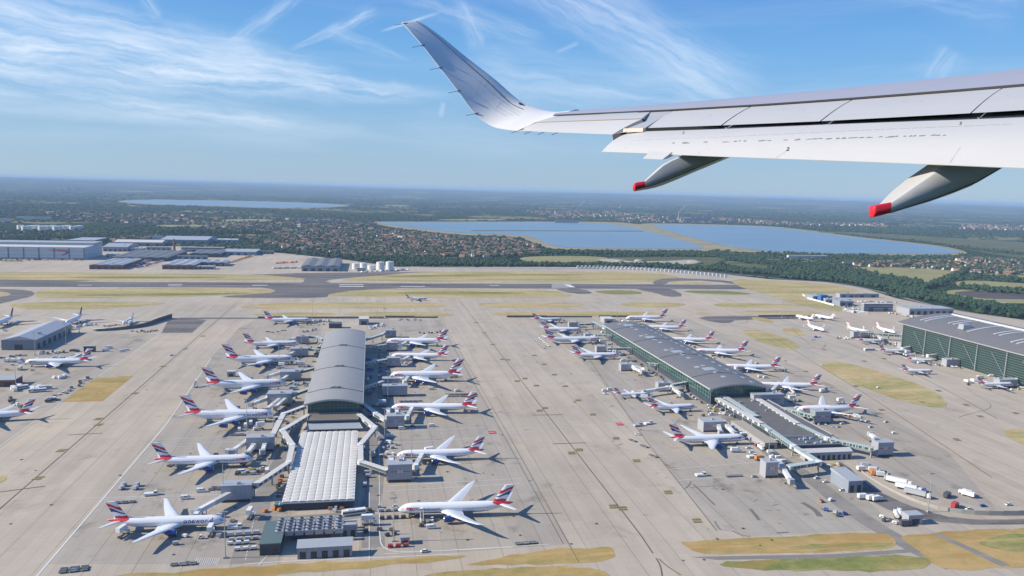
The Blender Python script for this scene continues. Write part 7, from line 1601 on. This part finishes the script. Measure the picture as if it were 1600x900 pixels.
# belts and hedges drawn as lines of trees: (points, trees per px, spread in px)
BELTS = [([(0, 388), (60, 386), (150, 383)], .5, 1.5), ([(400, 391), (470, 396), (540, 402), (600, 409), (700, 412), (800, 414)], 1.1, 2), ([(620, 413), (740, 415), (900, 416), (1010, 417)], 1.3, 2.0), ([(810, 415.5), (900, 415.5), (1010, 416.5), (1130, 422), (1210, 429), (1260, 435)], 1.3, 1.0), ([(1000, 415), (1120, 422), (1180, 428)], 1.2, 2.0),
  ([(800, 397), (860, 396), (940, 396), (1020, 396.5), (1120, 398), (1200, 404)], 1.5, 1.8), ([(960, 399.5), (1060, 400), (1120, 402)], .9, 1.0), ([(1115, 394), (1160, 403), (1220, 410), (1290, 417), (1330, 424), (1380, 436), (1440, 448)], 1.6, 5), ([(1130, 403), (1200, 412), (1290, 424), (1350, 437), (1400, 448)], 1.5, 4), ([(1200, 422), (1290, 432), (1340, 440), (1400, 452), (1450, 463), (1500, 473), (1560, 483), (1640, 498)], 2.0, 4.5),
  ([(1400, 455), (1460, 468), (1530, 480), (1600, 494)], 1.6, 5), ([(1440, 452), (1460, 446), (1490, 434), (1505, 428), (1515, 420)], 1.6, 4.5), ([(1520, 433), (1600, 439), (1700, 444)], .9, 2), ([(1500, 450), (1600, 458), (1700, 466)], 1.2, 3), ([(1330, 412), (1400, 411), (1500, 417), (1560, 427)], .6, 2.0), ([(1190, 398), (1300, 402), (1420, 404), (1520, 402)], 1.2, 3.5), ([(1240, 362), (1330, 370), (1430, 378), (1520, 390), (1600, 398)], 1.0, 2), ([(1350, 362), (1450, 368), (1560, 374)], .8, 2),
  ([(1012, 356), (1040, 361), (1070, 367), (1100, 374), (1105, 384), (1130, 391)], 1.5, 2.0), ([(180, 368), (300, 364), (400, 362)], 1.2, 3), ([(200, 372), (280, 370), (370, 372), (440, 378)], 1.2, 3), ([(0, 375), (100, 371), (200, 371)], 1.2, 4), ([(1520, 492), (1600, 510), (1700, 530)], 1.6, 6), ([(1220, 434), (1300, 439)], 1, 1.5), ([(1360, 442), (1380, 437), (1440, 442)], 1.2, 2), ([(740, 348.5), (900, 345.5), (960, 346), (1000, 350)], .7, 1), ([(560, 404), (700, 408), (800, 411)], 1.2, 2.5)]
for pts, den, spr in BELTS:
    for (x0, y0), (x1, y1) in zip(pts[:-1], pts[1:]):
        n = int(math.hypot(x1-x0, y1-y0)*den*1.5)
        for k in range(n):
            f_ = tr.random(); px, py = x0+(x1-x0)*f_+tr.gauss(0, 1), y0+(y1-y0)*f_+tr.gauss(0, spr*.5)
            if where(px, py) in ('air', 'water'): continue
            tree_at(px, py)
# poplar row beyond the cargo yards
for k in range(46): tree_at(262+k*3.4+tr.uniform(-1, 1), 368.5+tr.uniform(-1, 1), 3.6, tr.uniform(24, 32))
# houses and garden trees
for pl, n in zip(TOWN, (1350, 600, 400, 420, 260, 240, 80)):
    xs = [q[0] for q in pl]; ys = [q[1] for q in pl]; c = 0
    while c < n:
        px, py = tr.uniform(min(xs), min(1660, max(xs))), tr.uniform(min(ys), max(ys))
        if not inpoly(px, py, pl) or where(px, py) in ('air', 'water', 'open'): c += .2; continue
        c += 1; p = G(px, py); houses.append((p.length, p))
        for _ in range(tr.choice((1, 2, 3))):
            q = p+Vector((tr.uniform(-26, 26), tr.uniform(-36, 36), 0)); midt.append((q.length, q, tr.uniform(4, 7.5), tr.uniform(8, 14)))
# woods: clumps everywhere else, bigger with distance
wood = []
N_W = 30000
for k in range(N_W):
    px = tr.uniform(-60, 1660); py = 0
    yh_ = 290+.027*(px-580); py = yh_+3.0+(tr.random()**1.25)*150
    w = where(px, py)
    if w in ('air', 'water', 'open'): continue
    p = G(px, py); z = p.length
    if z > 26000: continue
    nz = noise.noise(Vector((p.x/700, p.y/700, 0)))
    if nz > (.12 if z > 2600 else .30) and tr.random() < .93: continue
    if w == 'town' and tr.random() < .82: continue
    s = max(6.0, z*.0026)*tr.uniform(.7, 1.5); wood.append((z, p, s, min(8+z*.0009, 18)*tr.uniform(.75, 1.25)))
midt.sort(key=lambda q: q[0])
# the 300 nearest trees inside the frame are things of their own
ind, rest = [], []
for q in midt:
    x, y = PX(q[1])
    (ind if len(ind) < 300 and -5 < x < 1605 else rest).append(q)
crowns = [crown_np(s, 2, 6) for s in (1, 2, 3, 4)]
tree_me = []
for k, (V0, F0) in enumerate(crowns):
    cm = np_mesh('crown', V0, F0, [LEAF]); tree_me.append(cm)
m_ = MB(); m_.cyl((0, 0, 0), (0, 0, 1.3), .07, 7, 0, .03)
for a in range(4): m_.cyl((0, 0, .5), (.35*math.cos(a*1.6), .35*math.sin(a*1.6), 1.2), .03, 5, 0, .012)
tk = m_.build('trunk', BARK); trunk_me = tk.data; bpy.data.objects.remove(tk)
LMT = [('the ploughed field', G(1560, 462)), ('the right-hand hay field', G(1400, 430)), ('the glass terminal roof', G(1500, 480)), ('the pale hay field', G(880, 406)), ('the row of blast panels', G(1020, 420)), ('the quarry', G(1040, 410)), ('the storage tanks', G(585, 415)), ('the perimeter road bend', G(1330, 446)), ('the brick chimney', G(272, 390)), ('the right reservoir', G(1250, 398)), ('the right-hand village', G(1500, 415)), ('the big white hangar', G(60, 385)), ('the saw-roofed shed', G(500, 400)), ('the green airfield corner', G(1240, 432))]
tb = {}
for k, (z, p, r, h) in enumerate(ind):
    ref = min(LMT, key=lambda q: (q[1]-p).length)[0]; tb.setdefault(ref, []).append((p, r, h, k))
for ref, lst in tb.items():
    ORD = ['closest', 'second closest', 'third closest', 'fourth closest', 'fifth closest', 'sixth closest', 'seventh closest', 'eighth closest', 'ninth closest', 'tenth closest', 'eleventh closest', 'twelfth closest']
    rp = [q for q in LMT if q[0] == ref][0][1]; lst.sort(key=lambda q: (q[0]-rp).length); cnt = {}
    for (p, r, h, k) in lst:
        o = bpy.data.objects.new('broadleaf_tree', None); COL.objects.link(o); o.location = p; o.rotation_euler.z = k*1.7; o.scale = (r, r, h/2)
        size = 'tall' if h > 10.5 else ('low' if h < 8.2 else 'middling'); wd = 'wide' if r > 5.1 else 'narrow'
        side = 'left' if PX(p)[0] < PX(rp)[0] else 'right'
        c_ = cnt[(size, wd, side)] = cnt.get((size, wd, side), -1)+1
        lab = '%s %s green tree %s to %s, on its %s' % (size, wd, ORD[c_], ref, side) if c_ < 12 else '%s %s green tree farther off in the belt %s of %s' % (size, wd, side, ref)
        tag(o, lab, 'tree', 'trees in the belts beyond the airfield')
        c = bpy.data.objects.new('crown', tree_me[k % 4]); COL.objects.link(c); c.parent = o
        c = bpy.data.objects.new('trunk', trunk_me); COL.objects.link(c); c.parent = o
def mass(lst, tmpls, name, label):
    Vs, Fs, off = [], [], 0
    for ti, tm in enumerate(tmpls):
        sub = lst[ti::len(tmpls)]
        if not sub: continue
        P = np.array([tuple(q[1]) for q in sub], dtype=np.float64); S = np.array([q[2] for q in sub]); H = np.array([q[3] for q in sub]); A = np.array([tr.uniform(0, 6.28) for _ in sub])
        v, f = scatter(tm, P, S, H, A); Vs.append(v); Fs.append(f+off); off += len(v)
    me = np_mesh(name, np.concatenate(Vs), np.concatenate(Fs), [LEAF]); o = bpy.data.objects.new(name, me); COL.objects.link(o); tag(o, label, 'trees', None, 'stuff'); return o
lo = [crown_np(s, 1, 4) for s in (11, 12, 13)]; lo2 = [crown_np(s, 1, 3) for s in (14, 15)]
for tm in lo2: tm[0][:, 2] *= 1.0
mass(rest, lo, 'woodland_edge', 'rows and clumps of trees between the airfield, the houses and the reservoirs')
for i, q in enumerate(wood):
    wood[i] = (q[0], q[1]-Vector((0, 0, q[3]*.35)), q[2], q[3])
mass(wood, lo2, 'far_woodland', 'dark green woods running to the horizon')
print('TREES', len(ind), len(rest), len(wood))
# houses
HW = [mat('house brick', (.30, .20, .155), .9, var=.1), mat('house render', (.66, .60, .52), .85, var=.1)]; HR = [mat('brown roof tiles', (.16, .10, .075), .9, var=.1), mat('grey roof tiles', (.11, .10, .10), .9, var=.1), mat('orange roof tiles', (.27, .145, .095), .9, var=.1)]
def house_np(L):
    w, d, h, r = L/2, 4.0, 5.4, 3.0
    V_ = [(-w, -d, 0), (w, -d, 0), (w, d, 0), (-w, d, 0), (-w, -d, h), (w, -d, h), (w, d, h), (-w, d, h), (-w, 0, h+r), (w, 0, h+r), (-w-.3, -d-.5, h-.3), (w+.3, -d-.5, h-.3), (w+.3, d+.5, h-.3), (-w-.3, d+.5, h-.3), (-w-.3, 0, h+r+.15), (w+.3, 0, h+r+.15)]
    F_ = [(0, 1, 5, 4), (1, 2, 6, 5), (2, 3, 7, 6), (3, 0, 4, 7), (4, 4, 8, 7), (5, 6, 9, 9), (10, 11, 15, 14), (12, 13, 14, 15)]
    V_ += [(w*.5-.4, -.5, h+1), (w*.5+.4, -.5, h+1), (w*.5+.4, .5, h+1), (w*.5-.4, .5, h+1), (w*.5-.4, -.5, h+r+1.3), (w*.5+.4, -.5, h+r+1.3), (w*.5+.4, .5, h+r+1.3), (w*.5-.4, .5, h+r+1.3)]
    F_ += [(16, 17, 21, 20), (17, 18, 22, 21), (18, 19, 23, 22), (19, 16, 20, 23), (20, 21, 22, 23)]
    return V_, F_
def house_part(name, V_, F_, m_):
    mb = MB(); mb.v = list(V_); mb.f = [tuple(dict.fromkeys(f)) for f in F_]; mb.mi = [0]*len(F_); o = mb.build(name, m_); me = o.data; bpy.data.objects.remove(o); return me
HM = {}
for L in (9, 16, 26):
    V_, F_ = house_np(L)
    win = MB()
    for k in range(int(L/3)):
        for zz in (1.0, 3.4):
            for s in (-1, 1): win.box((-L/2+1.5+3*k, s*4.02, zz), (1.2, .1, 1.2))
    o = win.build('windows', WIN); wm = o.data; bpy.data.objects.remove(o)
    for wi in (0, 1):
        for ri in (0, 1, 2): HM[(L, wi, ri)] = (house_part('wall', V_, F_[:6], HW[wi]), house_part('roof', V_, F_[6:8], HR[ri]), house_part('chimney', V_, F_[8:], HW[0]), wm)
houses.sort(key=lambda q: q[0]); big = [h for h in houses if -5 < PX(h[1])[0] < 1605][:300]; ids = {id(h) for h in big}; restH = [h for h in houses if id(h) not in ids]
def hparm(p):
    r = random.Random(int(p.x*7+p.y*13)); return r.choice((9, 9, 16, 16, 26)), (1 if r.random() < .35 else 0), r.choice((0, 0, 1, 2, 2)), r.choice((0, 0, 90, 20, -30))+r.uniform(-8, 8)
wn = ['brick', 'pale rendered']; rn_ = ['brown', 'grey', 'orange']; ln = {9: 'detached', 16: 'semi-detached', 26: 'terraced'}
HLM = [('the storage tanks', G(585, 415)), ('the saw-roofed shed', G(500, 400)), ('the causeway end', G(740, 368)), ('the reservoir corner', G(850, 390)), ('the pale hay field', G(830, 402)), ('the right-hand hay field', G(1400, 425)), ('the teal-roofed shed', G(1327, 412)), ('the right reservoir tip', G(1510, 398)), ('the small hay field at the right edge', G(1580, 432)), ('the brick chimney', G(272, 390)), ('the town\'s middle', G(650, 385)), ('the long white warehouse', G(1262, 403)), ('the village middle', G(1480, 412)), ('the right frame edge', G(1590, 415))]
hcnt = {}
for z, p in big:
    L, wi, ri, a = hparm(p); side = 'in the village right of the hay fields' if p.x > 900 else 'in the town between the tanks and the reservoir'
    o = bpy.data.objects.new('house', None); COL.objects.link(o); o.location = p; o.rotation_euler.z = R_(a)
    hr, hp = min(HLM, key=lambda q: (q[1]-p).length); sd_ = 'left' if PX(p)[0] < PX(hp)[0] else 'right'; kk = (wi, L, ri, hr, sd_); hcnt[kk] = hcnt.get(kk, 0)+1
    oo = ['', 'nearest', 'second nearest', 'third nearest', 'fourth nearest', 'fifth nearest', 'sixth nearest', 'seventh nearest', 'eighth nearest', 'ninth nearest', 'tenth nearest'][min(10, hcnt[kk])]
    tag(o, '%s %s house, %s roof, %s %s of %s' % (wn[wi].replace('pale rendered', 'pale'), ln[L], rn_[ri], oo, sd_, hr.replace('the small hay field at the right edge', 'the small hay field')), 'house', 'houses among garden trees')
    names = ('wall', 'roof', 'chimney'); par = {}
    for nme, me in zip(names, HM[(L, wi, ri)]):
        c = bpy.data.objects.new(nme, me); COL.objects.link(c); c.parent = o if nme in ('wall', 'roof') else par['roof' if nme == 'chimney' else 'wall']; par[nme] = c
Vs, Fs, Ms, off = [], [], [], 0
allm = HW+HR
for z, p in restH:
    L, wi, ri, a = hparm(p); V_, F_ = house_np(L); V_ = np.array(V_); V_[:, :2] *= 1+max(0, z-3500)/9000; V_[:, 2] *= 1+max(0, z-3500)/16000; ca, sa = math.cos(R_(a)), math.sin(R_(a))
    X = V_[:, 0]*ca-V_[:, 1]*sa+p.x; Y = V_[:, 0]*sa+V_[:, 1]*ca+p.y
    Vs.append(np.stack([X, Y, V_[:, 2]], -1)); Ms += [wi]*4+[wi]*2+[2+ri]*2
    F2 = [tuple(f) for f in F_[:8]]; Fs += [tuple(i+off for i in f) for f in F2]; off += len(V_)
me = bpy.data.meshes.new('distant_houses'); me.from_pydata(np.concatenate(Vs).tolist(), [], [tuple(dict.fromkeys(f)) for f in Fs])
for mm in allm: me.materials.append(mm)
me.polygons.foreach_set('material_index', Ms); o = bpy.data.objects.new('distant_houses', me); COL.objects.link(o); tag(o, 'roofs and walls of the far suburbs among the trees', 'houses', None, 'stuff')
# parked cars strip / quarry heaps
for k, (x, y, r, h) in enumerate([(1085, 411, 30, 10), (998, 408, 18, 8), (968, 409, 16, 6), (1035, 411, 24, 7)]):
    p = G(x, y); V0, F0 = crown_np(40+k, 2, 1); v, f = scatter((V0, F0), np.array([[p.x, p.y, -h*.5]]), np.array([r]), np.array([h*1.4]), np.array([0.]))
    me = np_mesh('spoil_heap', v, f, [QRY]); o = bpy.data.objects.new('spoil_heap', me); COL.objects.link(o); tag(o, 'pale quarry spoil heap, %s from the left' % ['fourth', 'second', 'first', 'third'][k], 'spoil heap')
